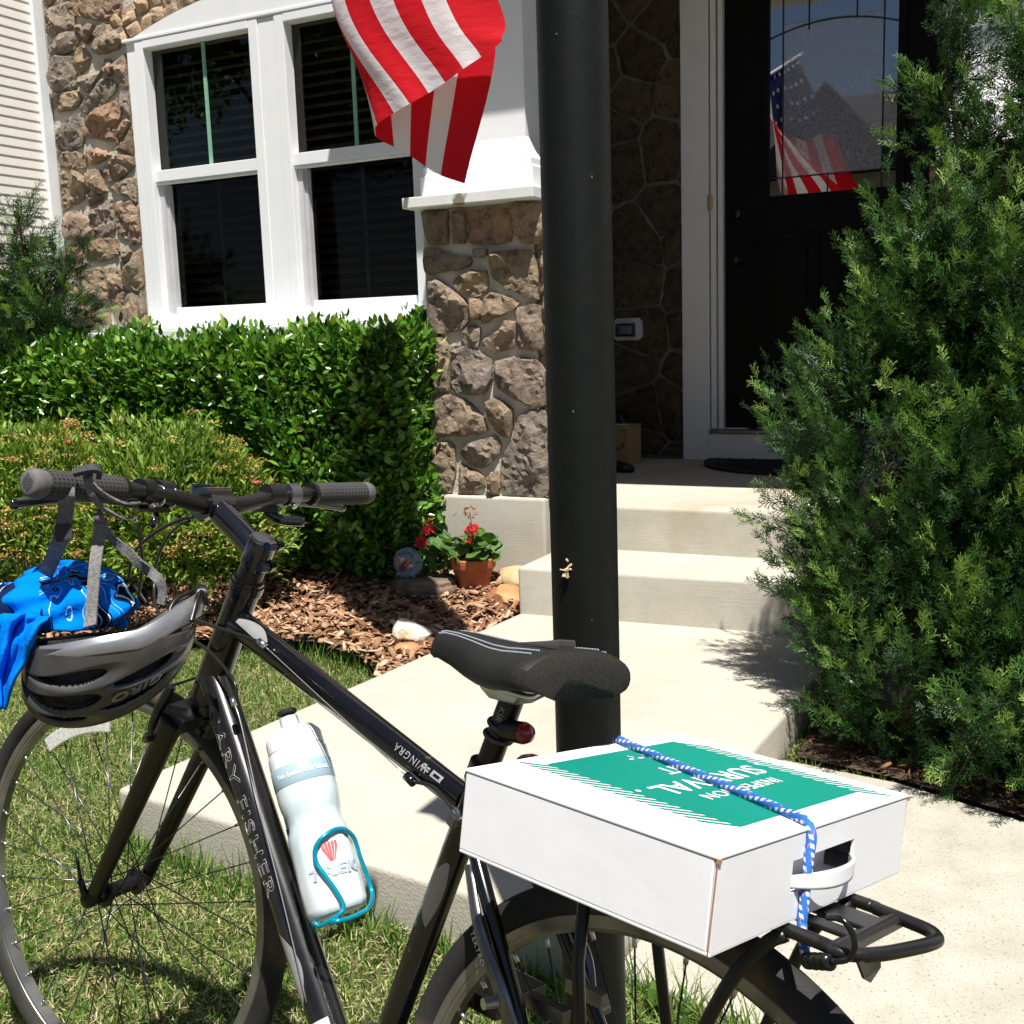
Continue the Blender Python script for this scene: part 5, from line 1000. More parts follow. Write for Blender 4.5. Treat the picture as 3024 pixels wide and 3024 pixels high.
# ------------------------------------------------------------------ blue cord
cord = in_bike('bungee_cord', 'blue and white flecked elastic cord stretched over the carton', 'cord')
cr_ = .0043
a0 = lp(600, 128); a1 = lp(1405, 478)
top = [L(a0[0]+(a1[0]-a0[0])*t_, BV1+cr_*.9, a0[1]+(a1[1]-a0[1])*t_) for t_ in np.linspace(0, 1, 22)]
slope = (a1[1]-a0[1])/(a1[0]-a0[0]); we = a0[1]+(BU1-a0[0])*slope; wr_ = a0[1]+(BU0-a0[0])*slope
pre = [L(BU1+cr_+.004, .69, we+.002), L(BU1+cr_+.001, .74, we), L(BU1+cr_, BV1-.008, we), L(BU1-.001, BV1+cr_*.75, we)]
rr_ = bpl(1400+1442/1.486, 2100+900/1.486, 0, BU0-cr_); re_ = bpl(1400+1462/1.486, 2100+1095/1.486, 0, BU0-cr_-.012)
top = [p for p in top if p[0] < BU1-.012 and p[0] > BU0+.014]
post_ = [L(BU0+.004, BV1+cr_*.8, wr_), L(BU0-cr_*.9, BV1-.006, (wr_+rr_[2])/2), L(BU0-cr_, BV1-.03, rr_[2]), L(BU0-cr_, rr_[1], rr_[2]), L(BU0-cr_, re_[1]+.025, rr_[2]), L(BU0-cr_-.006, re_[1]+.008, (rr_[2]+re_[2])/2), L(*re_)]
tube_uv('elastic', cr_spline(pre+top+post_, 5), cr_, 16, mt['cord'], cord, 1)
h = MB(); e0 = L(*re_)
he = bpl(2200+700/2.76, 2600+665/2.76, 0, BU0-.045); he = L(*he)
coil = [e0+(he-e0)*t_ for t_ in np.linspace(0, 1, 40)]; h.tube(coil, [.0058+.0012*math.sin(i*1.9) for i in range(40)], 14)
h.tube(cr_spline([he, he+L(-.012, .006, -.004), he+L(-.018, .022, .0), he+L(-.008, .036, .002), he+L(.006, .034, .002)], 5), .0026, 10); h.build('hook', mt['hook'], cord, smooth=True)
# ------------------------------------------------------------------ helmet
HD = 1.40; hs_ = 2.147
def hp(x, y, d=HD): return DP(x/hs_, 1300+y/hs_, d)
hc = hp(712, 1225); LX = norm(np.array([.70, .714, 0.])); _lb = np.array([LX[1], -LX[0], 0.]); UP0 = np.array([0, 0, 1.]); LB = _lb*math.cos(R(13))+UP0*math.sin(R(13)); UP = np.cross(LX, _lb)*0+UP0*math.cos(R(13))-_lb*math.sin(R(13))    # LX to the picture's right, LB to the viewer
helmet = thing('bicycle_helmet', 'grey vented bicycle helmet hanging upside down from the handlebar by its straps', 'helmet', M=frame_M(hc, LX, -LB, UP))
A_, B2, C2 = .100, .088, .110
def hpt(tau, phi, k=1.):
    """tau 0 rear .. pi front, phi 0 straight down, +90 towards the viewer's rim"""
    x = A_*math.cos(tau); s = math.sin(tau)**.75; tw = phi
    x -= .040*(math.cos(phi)**2)*math.sin(tau)                    # crown pulled towards the front
    return np.array([x*k, -B2*s*math.sin(tw)*k, -C2*s*math.cos(tw)*k])
# one rounded shell with rows of slanted, tapering vents cut through it
VENT = []
for ph0, rows_ in ((60, ((118, 27, 4.6), (62, 22, 4.2))), (38, ((122, 33, 7.0), (63, 24, 6.0))), (14, ((126, 34, 7.5), (64, 25, 6.5))), (-12, ((126, 34, 7.5), (64, 25, 6.5))), (-38, ((120, 33, 7.0), (62, 24, 6.0))), (-62, ((115, 27, 5.0), (60, 22, 4.6)))):
    for t0, l_, w2 in rows_: VENT.append((t0, ph0, l_, w2, -.20 if ph0 > 0 else .05))
def vent_e(td, pd):
    e = 9.
    for t0, p0, l_, w2, sl in VENT:
        a_ = (td-t0)/l_; ww2 = w2*(1-.35*a_); e = min(e, math.sqrt(a_*a_*1.0+((pd-p0-sl*(td-t0))/max(ww2, 1.))**2))
    return e
TN, PN = 230, 230; tds = np.linspace(5, 175, TN); pds = np.linspace(-84, 84, PN); EV = np.array([[vent_e(a_, b_) for b_ in pds] for a_ in tds])
mb = MB(); vs = []; fs = []
for i, td in enumerate(tds):
    for j, pd in enumerate(pds): vs.append(hpt(R(td), R(pd), 1+(.0065*min(1., max(0., EV[i, j]-1.0)/.55)**.6-.0045)/.10))
for i in range(TN-1):
    for j in range(PN-1):
        if EV[i:i+2, j:j+2].mean() > 1.: fs.append((i*PN+j, i*PN+j+1, (i+1)*PN+j+1, (i+1)*PN+j))
mb.add(vs, fs); sh_o = mb.build('helmet_shell', mt['helmet'], helmet, smooth=True); sm_ = sh_o.modifiers.new('thick', 'SOLIDIFY'); sm_.thickness = .012; sm_.offset = 0.
if sum((Vector(p.center)-Vector((0, 0, -.03))).dot(p.normal) for p in sh_o.data.polygons) < 0: sh_o.data.flip_normals()
sm_.offset = -1.
# rim band, rising into a tail at the rear
def rim_pt(t_, lift, k):
    a = t_; x = A_*1.03*math.cos(a); y = (B2*1.02)*math.sin(a); z = .030*max(0, math.cos(a)-.30)**1.3*2.2-.008*math.sin(a+.9)**2*(1 if math.sin(a) < 0 else .3); kk = 1+k/.11
    return np.array([x*kk+.012*max(0, math.cos(a)-.3), y*kk, z+lift])
mb = MB(); secs = []
for t_ in np.linspace(0, 2*math.pi, 64, endpoint=False):
    lo = -.021-.003*math.sin(t_)-.006*math.cos(t_); secs.append([rim_pt(t_, lo, -.012), rim_pt(t_, lo, .0), rim_pt(t_, lo*.55, .0045), rim_pt(t_, -.004, .003), rim_pt(t_, .003, -.001), rim_pt(t_, .003, -.014)])
secs.append(secs[0]); mb.loft(secs, cap=False); ro = mb.build('rim_band', [mt['helmet_silver'], mt['rim_foam']], helmet, smooth=True, sharp=45)
for p in ro.data.polygons:
    if p.normal.z > .75: p.material_index = 1
mb = MB(); secs = [[hpt(tau, ph, .84) for ph in np.linspace(R(-90), R(90), 22)] for tau in np.linspace(R(4), R(176), 24)]
mb.loft(secs, cap=False, closed=False); mb.build('foam_liner', mt['foam'], helmet, smooth=True, fix=False)
mb = MB()
for s in (-1, 1): mb.tube(cr_spline([(.095, s*.05, .005), (.105, s*.035, .032), (.112, s*.012, .040)], 5), .004, 8)
mb.tube(cr_spline([(.06, .07, -.01), (.075, .055, .03), (.10, .03, .042), (.10, -.03, .042), (.075, -.055, .03), (.06, -.07, -.01)], 5), .003, 8); mb.lathe([(0, -.006), (.014, -.006), (.015, 0), (.014, .006), (0, .006)], 18, M=(np.array([[0, 0, 1], [1, 0, 0], [0, 1, 0]]), (.113, 0, .036))); mb.build('fit_cradle', mt['bar_black'], helmet, smooth=True, sharp=50)
me_, co_ = text_mesh('GIRO', .0175, .0002, spacing=1.1, bold=.0007); co_[:, 0] *= 1.25
out = []
for x, y, z in co_:
    tau = R(66)+(x)/.100; ph = R(50)- (y)/.105 - .20*(tau-R(64)) ; out.append(hpt(tau, ph, 1+.0034/.10))
put('helmet_lettering', set_co(me_, np.array(out), mt['alu']), helmet)
HMI = np.array(helmet.matrix_world.inverted())
def hw_(P): q = HMI@np.array([*P, 1]); return q[:3]
def ribbon(mb, P, wdir, wid, thick=.0012):
    P = np.array(P); wd = np.broadcast_to(np.array(wdir, float), P.shape) if np.ndim(wdir) == 1 else np.array(wdir); secs = []
    for i in range(len(P)):
        T_ = norm(P[min(i+1, len(P)-1)]-P[max(i-1, 0)]); w_ = norm(wd[i]-T_*(wd[i]@T_)); n_ = np.cross(T_, w_); secs.append([P[i]+w_*a*wid/2+n_*b*thick for a, b in ((-1, -1), (1, -1), (1, 1), (-1, 1))])
    mb.loft(secs); return mb
CRT = RR[0]
def strap(pts, wid, twist=0., wd=CRT):
    P = cr_spline([hw_(hp(x, y, d)) for x, y, d in pts], 6); k = len(P); w0 = np.array(helmet.matrix_world.to_3x3().inverted()@Vector(wd)); w1 = np.array(helmet.matrix_world.to_3x3().inverted()@Vector(-RR[2]))
    W = [norm(w0*math.cos(twist*i/k)+w1*math.sin(twist*i/k)) for i in range(k)]; mb = MB(); ribbon(mb, P, np.array(W), wid); return mb.build('strap', mt['strap'], helmet, smooth=True, sharp=40)
gd = float((np.array(BIKE_M@Vector(GL1*.55+GL0*.45))-CAM)@RR[2])
strap([(425, 300, gd-.022), (425, 360, gd-.022), (418, 430, gd), (405, 540, gd), (385, 620, gd), (330, 760, 1.40), (265, 900, 1.42), (235, 1010, 1.43)], .019)
strap([(640, 490, gd+.01), (640, 540, gd+.01), (625, 640, 1.39), (605, 780, 1.37), (590, 950, 1.36), (578, 1110, 1.35), (570, 1180, 1.34)], .0155, twist=.3)
strap([(560, 215, gd-.02), (560, 250, gd-.025), (600, 300, gd-.024), (690, 360, gd-.01), (790, 400, gd), (870, 395, gd+.02)], .011, twist=1.0)
strap([(548, 230, gd-.02), (575, 330, gd-.02), (640, 420, gd-.01), (730, 475, gd), (800, 500, gd+.01), (860, 490, gd+.02)], .009, twist=.8)
strap([(640, 530, gd+.012), (690, 600, 1.43), (750, 660, 1.44), (820, 715, 1.44), (870, 770, 1.44), (950, 830, 1.44), (1010, 890, 1.43), (1030, 960, 1.43), (1020, 1040, 1.43)], .013, twist=.5)
b = MB(); bc_ = hw_(hp(405, 588, gd-.004)); b.box(bc_, (.0105, .0045, .011)); b.build('strap_slider', mt['rubber'], helmet, bevel=.004)
b = MB(); bc_ = hw_(hp(560, 190, gd-.025)); P = cr_spline([hw_(hp(470, 205, gd-.03)), hw_(hp(530, 190, gd-.03)), hw_(hp(590, 180, gd-.03)), hw_(hp(628, 190, gd-.02)), hw_(hp(625, 220, gd-.01))], 5); ribbon(b, P, np.array([0, .6, .5]), .013, .0028); b.build('chin_buckle', mt['rubber'], helmet, smooth=True, sharp=40)
b = MB(); b.tube([hw_(hp(618, 468, gd)), hw_(hp(640, 520, gd+.005))], [.007, .005], 10); b.build('strap_clip', mt['rubber_grey'], helmet, smooth=True)
# ------------------------------------------------------------------ bandana
bd = MB(); nu, nv = 40, 34; vs, uvs = [], []
LB_ = [(40, 1075), (0, 1100), (-45, 1180), (-70, 1320), (-75, 1460), (-45, 1590), (0, 1695)]
RB_ = [(330, 1110), (300, 1135), (245, 1180), (212, 1280), (175, 1400), (105, 1500), (38, 1700)]
lc = cr_spline([(*p, 0) for p in LB_], 8); rc2 = cr_spline([(*p, 0) for p in RB_], 8); K = len(lc)
rg = np.random.default_rng(8)
for i in range(nu):
    f_ = i/(nu-1)*(K-1); i0 = min(int(f_), K-2); g_ = f_-i0; l_ = lc[i0]*(1-g_)+lc[i0+1]*g_; r_ = rc2[i0]*(1-g_)+rc2[i0+1]*g_
    for j in range(nv):
        q = j/(nv-1); x, y = (l_*(1-q)+r_*q)[:2]; s = i/(nu-1)
        fold = .012*math.sin(q*11+s*2.2)*min(1, s*3+.25)+.006*math.sin(q*23+s*5+1)+.004*math.sin(s*17+q*4)
        base = 1.345-.02*math.sin(min(1, s*2.4)*math.pi/2)+.05*max(0, .16-s)/.16+.03*(1-q)
        vs.append(hp(x, y+10*math.sin(q*9), base+fold)); uvs.append((q*.5+.02, s))
fs = [(i*nv+j, i*nv+j+1, (i+1)*nv+j+1, (i+1)*nv+j) for i in range(nu-1) for j in range(nv-1)]; n1 = len(vs)
# the crumpled heap inside the helmet
mu, mv = 34, 40; cH = hp(400, 1135, 1.425)
for i in range(mu):
    for j in range(mv):
        th = math.pi*(.5-.62*i/(mu-1)); ph = 2*math.pi*j/(mv-1); r_ = 1+.12*math.sin(3*ph+2*th)+.09*math.sin(7*ph-5*th+1)+.07*math.sin(11*th+4*ph)+.05*math.sin(17*ph+9*th)
        d_ = LX*(.080*math.cos(th)*math.cos(ph)*r_)+LB*(.048*math.cos(th)*math.sin(ph)*r_)+UP*(.060*math.sin(th)*(1+.10*math.sin(2*ph+1)+.08*math.cos(5*ph)))
        vs.append(cH+d_+UP*.006+LX*(.03*max(0, -math.cos(ph))*0)); uvs.append((.62+.38*math.cos(th)*math.cos(ph), .5+.5*math.cos(th)*math.sin(ph)))
fs += [(n1+i*mv+j, n1+i*mv+j+1, n1+(i+1)*mv+j+1, n1+(i+1)*mv+j) for i in range(mu-1) for j in range(mv-1)]
n2 = len(vs); cH2 = hp(60, 1120, 1.42)
for i in range(16):
    for j in range(24):
        th = math.pi*(.5-.7*i/15); ph = 2*math.pi*j/23; r_ = 1+.12*math.sin(4*ph+3*th); vs.append(cH2+LX*(.060*math.cos(th)*math.cos(ph)*r_)+LB*(.05*math.cos(th)*math.sin(ph)*r_)+UP*(.040*math.sin(th)*r_)); uvs.append((.75+.25*math.cos(th)*math.cos(ph), .5+.3*math.sin(ph)))
fs += [(n2+i*24+j, n2+i*24+j+1, n2+(i+1)*24+j+1, n2+(i+1)*24+j) for i in range(15) for j in range(23)]
org = hp(200, 1300, 1.36); me = bpy.data.meshes.new('bandana'); me.from_pydata([tuple(np.array(v)-org) for v in vs], [], fs); ul = me.uv_layers.new(name='uv'); ul.data.foreach_set('uv', np.array([uvs[l.vertex_index] for l in me.loops]).ravel()); me.materials.append(mt['bandana']); me.polygons.foreach_set('use_smooth', [True]*len(me.polygons))
ban = put('bandana', me, None, T3(*org)); tag(ban, 'bright blue paisley bandana stuffed in the helmet and draped over its edge', 'bandana'); sm_ = ban.modifiers.new('thick', 'SOLIDIFY'); sm_.thickness = .0015
# ------------------------------------------------------------------ lamp post
PD = .097; pxy = DP(1710, 950, F_PX*PD/204.)[:2]
lpst = thing('lamp_post', 'smooth round dark metal post rising behind the bicycle saddle', 'post', (*pxy, 0))
t = MB(); t.tube([(0, 0, z) for z in (-.05, .5, 1., 1.5, 2.02)], PD/2, 48); po = t.build('pole', mt['post'], lpst, smooth=True, sharp=40)
t = MB(); t.tube([(0, 0, 2.02), (0, 0, 2.06)], [.056, .056], 32); t.loft([[(a*k, b*k, z) for a, b in ((.07, .07), (-.07, .07), (-.07, -.07), (.07, -.07))] for z, k in ((2.06, .7), (2.10, 1.), (2.27, 1.25), (2.28, 1.5), (2.36, .3), (2.40, .1))]); t.build('lantern', mt['post'], lpst)
rg = np.random.default_rng(4); t = MB()
for x, y in ((1748, 522), (1644, 100), (1693, 1215), (1748, 1830)):
    d = ray(x, y); o2 = CAM[:2]-pxy; dd_ = d[:2]; A0 = dd_@dd_; B0 = 2*dd_@o2; C0 = o2@o2-(PD/2+.0006)**2; D0 = B0*B0-4*A0*C0
    if D0 > 0:
        P = CAM+d*((-B0-math.sqrt(D0))/(2*A0)); P = P-np.array([*pxy, 0]); t.box(P, (.0005, .0005, rg.uniform(.0004, .0016)))
t.build('paint_fleck', mt['fleck'], po)
d = ray(1677, 1688); o2 = CAM[:2]-pxy; dd_ = d[:2]; A0 = dd_@dd_; B0 = 2*dd_@o2; C0 = o2@o2-(PD/2+.004)**2; P = CAM+d*((-B0-math.sqrt(B0*B0-4*A0*C0))/(2*A0))
t = MB()
for k in range(9):
    c = np.array([rg.normal(0, .003), rg.normal(0, .002), rg.normal(0, .008)]); a_, b_ = rg.uniform(.001, .0038, 2); R_ = np.linalg.qr(rg.normal(size=(3, 3)))[0]; t.box(c, (a_, b_, .0009), rot=R_)
t.tube([(-.012, 0, .002), (0, -.001, .001)], .0012, 5); tag(t.build('leaf_scrap', mt['dry_leaf'], None, M=T3(*P)), 'pale dry leaf scrap stuck on the dark post', 'leaf')
# ------------------------------------------------------------------ flag on its staff
fl = thing('house_flag', 'red and white striped flag hanging in folds in front of the porch column', 'flag', (-2.3, 4.33, 2.4))
FI = T3(2.3, -4.33, -2.4)
z2 = lambda x, y, Y: YP(900+x/1.932, y/1.932, Y)
tip = np.array([-1.98, 2.78, 3.28]); inner = np.array([-2.20, 3.62, 2.90])
ss = np.arange(0, 14)
hx = [(1125,240),(1005,325),(905,392),(800,470),(705,532),(600,592),(510,645),(410,712),(408,782),(510,838),(600,888),(690,950),(775,1000),(910,1047)]
hY = [2.86, 2.86, 2.85, 2.86, 2.87, 2.86, 2.88, 2.90, 2.95, 2.97, 2.985, 2.98, 2.99, 2.96]
mx_ = [(1108,0),(806,0),(660,0),(515,0),(370,0),(215,0),(158,0),(215,60),(330,120),(450,120),(600,120),(760,120),(900,120),(1090,120)]
mY = [2.88, 2.86, 2.87, 2.88, 2.90, 2.93, 2.98, 3.02, 3.04, 3.03, 3.03, 3.02, 3.01, 2.97]
hem = np.array([z2(*p, y) for p, y in zip(hx, hY)]); midr = np.array([z2(*p, y) for p, y in zip(mx_, mY)])
hoist = np.array([tip+(inner-tip)*s/13 for s in ss]); upm = .55*midr+.45*hoist+np.array([[0, .0, .02*math.sin(s*1.7)] for s in ss])
NS = 5; rows = 44; Sg = np.linspace(0, 13, 13*NS+1)
def at_s(arr): c = cr_spline(arr, NS); return c
Rws = [at_s(a) for a in (hoist, upm, midr, hem)]; vs = []
for i in range(rows):
    t_ = i/(rows-1)*3; k = min(int(t_), 2); g_ = t_-k
    a = Rws[max(k-1, 0)] if k > 0 else 2*Rws[0]-Rws[1]; b, c = Rws[k], Rws[k+1]; d = Rws[k+2] if k < 2 else 2*Rws[3]-Rws[2]
    row = .5*((2*b)+(-a+c)*g_+(2*a-5*b+4*c-d)*g_*g_+(-a+3*b-3*c+d)*g_**3)
    amp = .006*math.sin(min(1, t_/3)*math.pi*.95)
    row = row+np.stack([amp*np.sin(Sg*2.1+t_*2), .8*amp*np.cos(Sg*1.3+t_*3.1), 0*Sg], 1); vs.append(row)
vs = np.concatenate(vs); n = len(Sg); cl = MB(); fs, mi = [], []
for i in range(rows-1):
    for j in range(n-1):
        fs.append((i*n+j, i*n+j+1, (i+1)*n+j+1, (i+1)*n+j)); st = int(j//NS); mi.append(2 if (i < 14 and st < 7) else (0 if st % 2 == 0 else 1))
cl.v = [tuple(v) for v in vs]; cl.f = fs; cl.m = mi
fo = cl.build('flag_cloth', [mt['flag_red'], mt['flag_white'], mt['flag_blue']], fl, smooth=True, fix=False); fo.matrix_local = FI
s_ = MB()
for i in range(1, 13, 3):
    for k in range(6):
        j = int((k+.3+.5*((i//3) % 2))*NS*1.05)+1; p = vs[i*n+min(j, 34)]; nn_ = norm(np.cross(vs[i*n+min(j, 34)+1]-p, vs[(i+1)*n+min(j, 34)]-p)); e1 = norm(vs[i*n+min(j, 34)+1]-p); e2 = np.cross(nn_, e1)
        for sg in (.0015, -.0015): s_.add([p+nn_*sg+(.024 if q % 2 == 0 else .010)*(math.cos(q*R(36))*e1+math.sin(q*R(36))*e2) for q in range(10)], [tuple(range(10))])
so = s_.build('flag_star', mt['flag_white'], fo, fix=False)
hb = MB(); hr = np.array([vs[(rows-1)*n+j] for j in range(n)]); hr2 = np.array([vs[(rows-2)*n+j] for j in range(n)]); 
t = MB(); br_ = inner+(inner-tip)*.98; t.tube([tip+(tip-inner)*.06, inner, br_], .0125, 14); t.lathe([(0, -.02), (.016, -.014), (.022, 0), (.016, .014), (0, .02)], 16, M=(np.eye(3), tip+(tip-inner)*.08)); o = t.build('flag_staff', mt['white'], fl, smooth=True, sharp=40); o.matrix_local = FI
t = MB(); t.tube([br_+(tip-inner)*.12, br_], .019, 16); t.box(br_+np.array([0, .012, 0]), (.03, .008, .05)); o = t.build('staff_bracket', mt['alu'], fl, smooth=True, sharp=40); o.matrix_local = FI
# ------------------------------------------------------------------ scattering: many small faces baked into one mesh
def scatter(name, tv, tf, m, pos, X, Y, Zx, scale, tint, parent=None, smooth=False, M=None):
    """tv (k,3) template; pos (n,3); X,Y,Zx (n,3) axes; scale (n,) or (n,3); tint (n,)"""
    tv = np.asarray(tv, float); n = len(pos); k = len(tv); sc = scale if np.ndim(scale) == 2 else np.repeat(np.asarray(scale)[:, None], 3, 1)
    V = pos[:, None, :]+X[:, None, :]*(tv[None, :, 0:1]*sc[:, None, 0:1])+Y[:, None, :]*(tv[None, :, 1:2]*sc[:, None, 1:2])+Zx[:, None, :]*(tv[None, :, 2:3]*sc[:, None, 2:3])
    me = bpy.data.meshes.new(name); me.vertices.add(n*k); me.vertices.foreach_set('co', V.reshape(-1))
    lens = np.array([len(f) for f in tf]); flat = np.concatenate([np.array(f) for f in tf]); nl = len(flat)
    loops = (np.arange(n)[:, None]*k+flat[None, :]).reshape(-1); me.loops.add(n*nl); me.loops.foreach_set('vertex_index', loops.astype(np.int32))
    starts = np.concatenate([[0], np.cumsum(lens)[:-1]]); me.polygons.add(n*len(lens)); me.polygons.foreach_set('loop_start', (np.arange(n)[:, None]*nl+starts[None, :]).reshape(-1).astype(np.int32))
    me.update(calc_edges=True)
    at = me.attributes.new('tint', 'FLOAT', 'POINT'); at.data.foreach_set('value', np.repeat(np.clip(tint, 0, 1), k).astype(np.float32))
    me.materials.append(m)
    if smooth: me.polygons.foreach_set('use_smooth', [True]*len(me.polygons))
    return put(name, me, parent, M)
def unit(a): return a/np.maximum(np.linalg.norm(a, axis=1, keepdims=True), 1e-9)
def frames(nrm, rg, along=None):
    """Z = nrm, X random (or nearest to along)"""
    a = rg.normal(size=nrm.shape) if along is None else along; Xx = unit(a-nrm*np.sum(a*nrm, 1, keepdims=True)); return Xx, np.cross(nrm, Xx), nrm
LEAF = np.array([(0, 0, 0), (.34, -.22, .05), (.72, -.17, .05), (1, 0, -.06), (.72, .17, .05), (.34, .22, .05), (.5, 0, -.02)]); LEAF_F = [(0, 1, 6), (1, 2, 6), (2, 3, 6), (3, 4, 6), (4, 5, 6), (5, 0, 6)]
NARROW = LEAF*np.array([1, .62, 1.])
def in_poly(P, poly):
    x, y = P[:, 0], P[:, 1]; ins = np.zeros(len(P), bool); n = len(poly); j = n-1
    for i in range(n):
        xi, yi = poly[i]; xj, yj = poly[j]; c = ((yi > y) != (yj > y)) & (x < (xj-xi)*(y-yi)/(yj-yi+1e-12)+xi); ins ^= c; j = i
    return ins
LOWW = [(-.715, 1.80), (-.46, 1.745), (.3, 1.58), (3.2, .95), (3.2, 2.0), (.6, 2.60), (-.04, 2.77), (-.35, 2.90), (-.668, 2.95)]
# ---- grass
rg = np.random.default_rng(20)
def blades(x0, x1, y0, y1, n, h):
    P = np.stack([rg.uniform(x0, x1, n), rg.uniform(y0, y1, n)], 1); dens = .5+.5*np.sin(P[:, 0]*7+2*np.sin(P[:, 1]*5))*np.sin(P[:, 1]*6+P[:, 0]*3)
    keep = ~in_poly(P, PAD) & ~in_poly(P, BED_L) & ~in_poly(P, BED_R) & ~in_poly(P, LOWW) & (rg.random(n) < .62+.38*dens); return P[keep], dens[keep]
BL = np.array([(-.5, 0, 0), (.5, 0, 0), (-.38, .16, .5), (.38, .16, .5), (0, .55, 1.)]); BLF = [(0, 1, 3, 2), (2, 3, 4)]
for nm_, (x0, x1, y0, y1, n, hh) in {'near': (-3.4, -.3, .8, 3.4, 170000, .033), 'far': (-7, 3, -2.5, 3.2, 40000, .045)}.items():
    P, dn = blades(x0, x1, y0, y1, n, hh); k = len(P)
    if nm_ == 'far':
        kp = ~((P[:, 0] > -3.4) & (P[:, 0] < -.3) & (P[:, 1] > .8)); P, dn = P[kp], dn[kp]; k = len(P)
    lean = rg.uniform(0, 2*np.pi, k); tilt = np.abs(rg.normal(.35, .32, k)); up = np.stack([np.sin(tilt)*np.cos(lean), np.sin(tilt)*np.sin(lean), np.cos(tilt)], 1); Xx, Yy, Zz = frames(unit(up), rg)
    straw = rg.random(k) < .30-.16*dn; tint = np.where(straw, rg.uniform(.72, 1., k), np.clip(rg.normal(.40, .17, k), 0, .68)); ht = hh*rg.uniform(.45, 1.35, k)*np.where(straw, .8, 1.)
    edge = np.zeros(k)
    sc = np.stack([np.full(k, .0034)*rg.uniform(.7, 1.3, k), ht, ht], 1); stuff(scatter('grass', BL, BLF, mt['grass'], np.column_stack([P, np.full(k, -.012)]), Xx, Yy, Zz, sc, tint))
# dead thatch lying between the blades
k = 46000; P = np.stack([rg.uniform(-3.4, -.3, k), rg.uniform(.8, 3.4, k)], 1); P = P[~in_poly(P, PAD) & ~in_poly(P, BED_L) & ~in_poly(P, BED_R) & ~in_poly(P, LOWW)]; k = len(P); a = rg.uniform(0, 2*np.pi, k); dz = rg.normal(0, .18, k); d_ = unit(np.column_stack([np.cos(a), np.sin(a), dz])); Xx, Yy, Zz = frames(d_, rg, np.column_stack([-np.sin(a), np.cos(a), np.zeros(k)])); l_ = rg.uniform(.012, .035, k)
stuff(scatter('thatch', BL*np.array([1, .15, 1]), BLF, mt['grass'], np.column_stack([P, rg.uniform(-.008, .012, k)]), Xx, Yy, Zz, np.stack([np.full(k, .0022), l_, l_], 1), rg.uniform(.62, .97, k)))
# taller tufts along the slab edges and by the post
def tuft(cx, cy, n, r, h):
    P = np.stack([cx+rg.normal(0, r, n), cy+rg.normal(0, r, n)], 1); P = P[~in_poly(P, PAD) & ~in_poly(P, LOWW)]; return P, np.full(len(P), h)
tl_ = [tuft(-2.0+1.25*t_, 1.86-.14*t_-.03, 26, .030, .085) for t_ in np.linspace(0, 1, 22)]+[tuft(-2.08+.18*t_, 1.92+1.2*t_, 26, .03, .075) for t_ in np.linspace(0, 1, 16)]+[tuft(-.68+.06*i, 1.76-.016*i, 40, .035, .10) for i in range(8)]+[tuft(pxy[0]+.03, pxy[1], 60, .07, .10), tuft(pxy[0]-.10, pxy[1]-.02, 40, .06, .09)]+[tuft(-2.6+.06*i, 3.32-.02*(i % 3), 40, .05, .10) for i in range(9)]
P = np.concatenate([a for a, b in tl_]); hh = np.concatenate([b for a, b in tl_]); k = len(P); lean = rg.uniform(0, 2*np.pi, k); tilt = np.abs(rg.normal(.25, .22, k)); up = np.stack([np.sin(tilt)*np.cos(lean), np.sin(tilt)*np.sin(lean), np.cos(tilt)], 1); Xx, Yy, Zz = frames(unit(up), rg); ht = hh*rg.uniform(.4, 1.2, k)
stuff(scatter('tall_grass', BL, BLF, mt['grass'], np.column_stack([P, np.full(k, -.012)]), Xx, Yy, Zz, np.stack([np.full(k, .0042), ht, ht], 1), np.clip(rg.normal(.35, .18, k), 0, .8)))
# ---- bark mulch
rg = np.random.default_rng(21)
def chips(poly, bb, n, dark, smin, smax):
    P = np.stack([rg.uniform(bb[0], bb[1], n), rg.uniform(bb[2], bb[3], n)], 1); P = P[in_poly(P, poly) & ~in_poly(P, PAD)]; k = len(P); nr = unit(np.column_stack([rg.normal(0, .45, k), rg.normal(0, .45, k), np.ones(k)])); Xx, Yy, Zz = frames(nr, rg)
    z = (ZM_(P[:, 1]) if poly is BED_L else .018)+np.abs(rg.normal(0, .016, k)); s = rg.uniform(smin, smax, k); return P, z, Xx, Yy, Zz, s
CH = np.array([(-.5, -.20, 0), (-.1, -.27, .02), (.45, -.15, 0), (.52, .08, .01), (.1, .24, .03), (-.42, .17, 0), (-.5, -.20, -.14), (-.1, -.27, -.12), (.45, -.15, -.14), (.52, .08, -.13), (.1, .24, -.11), (-.42, .17, -.14)]); CHF = [(0, 1, 2, 3, 4, 5)]+[(i, i+6, (i+1) % 6+6, (i+1) % 6) for i in range(6)]
P, z, Xx, Yy, Zz, s = chips(BED_L, (-3.9, -1.9, 3.0, 4.6), 11000, 0, .022, .064); stuff(scatter('bark_mulch', CH, CHF, mt['bark'], np.column_stack([P, z]), Xx, Yy, Zz, np.column_stack([s, s*rg.uniform(.5, 1.1, len(s)), s*.7]), rg.beta(1.6, 1.5, len(s))))
P, z, Xx, Yy, Zz, s = chips(BED_R, (-.65, 1.6, 2.0, 4.24), 5200, 0, .012, .042); stuff(scatter('bark_litter', CH, CHF, mt['bark'], np.column_stack([P, z]), Xx, Yy, Zz, np.column_stack([s, s*rg.uniform(.3, .8, len(s)), s*.5]), rg.beta(.7, 5., len(s))))
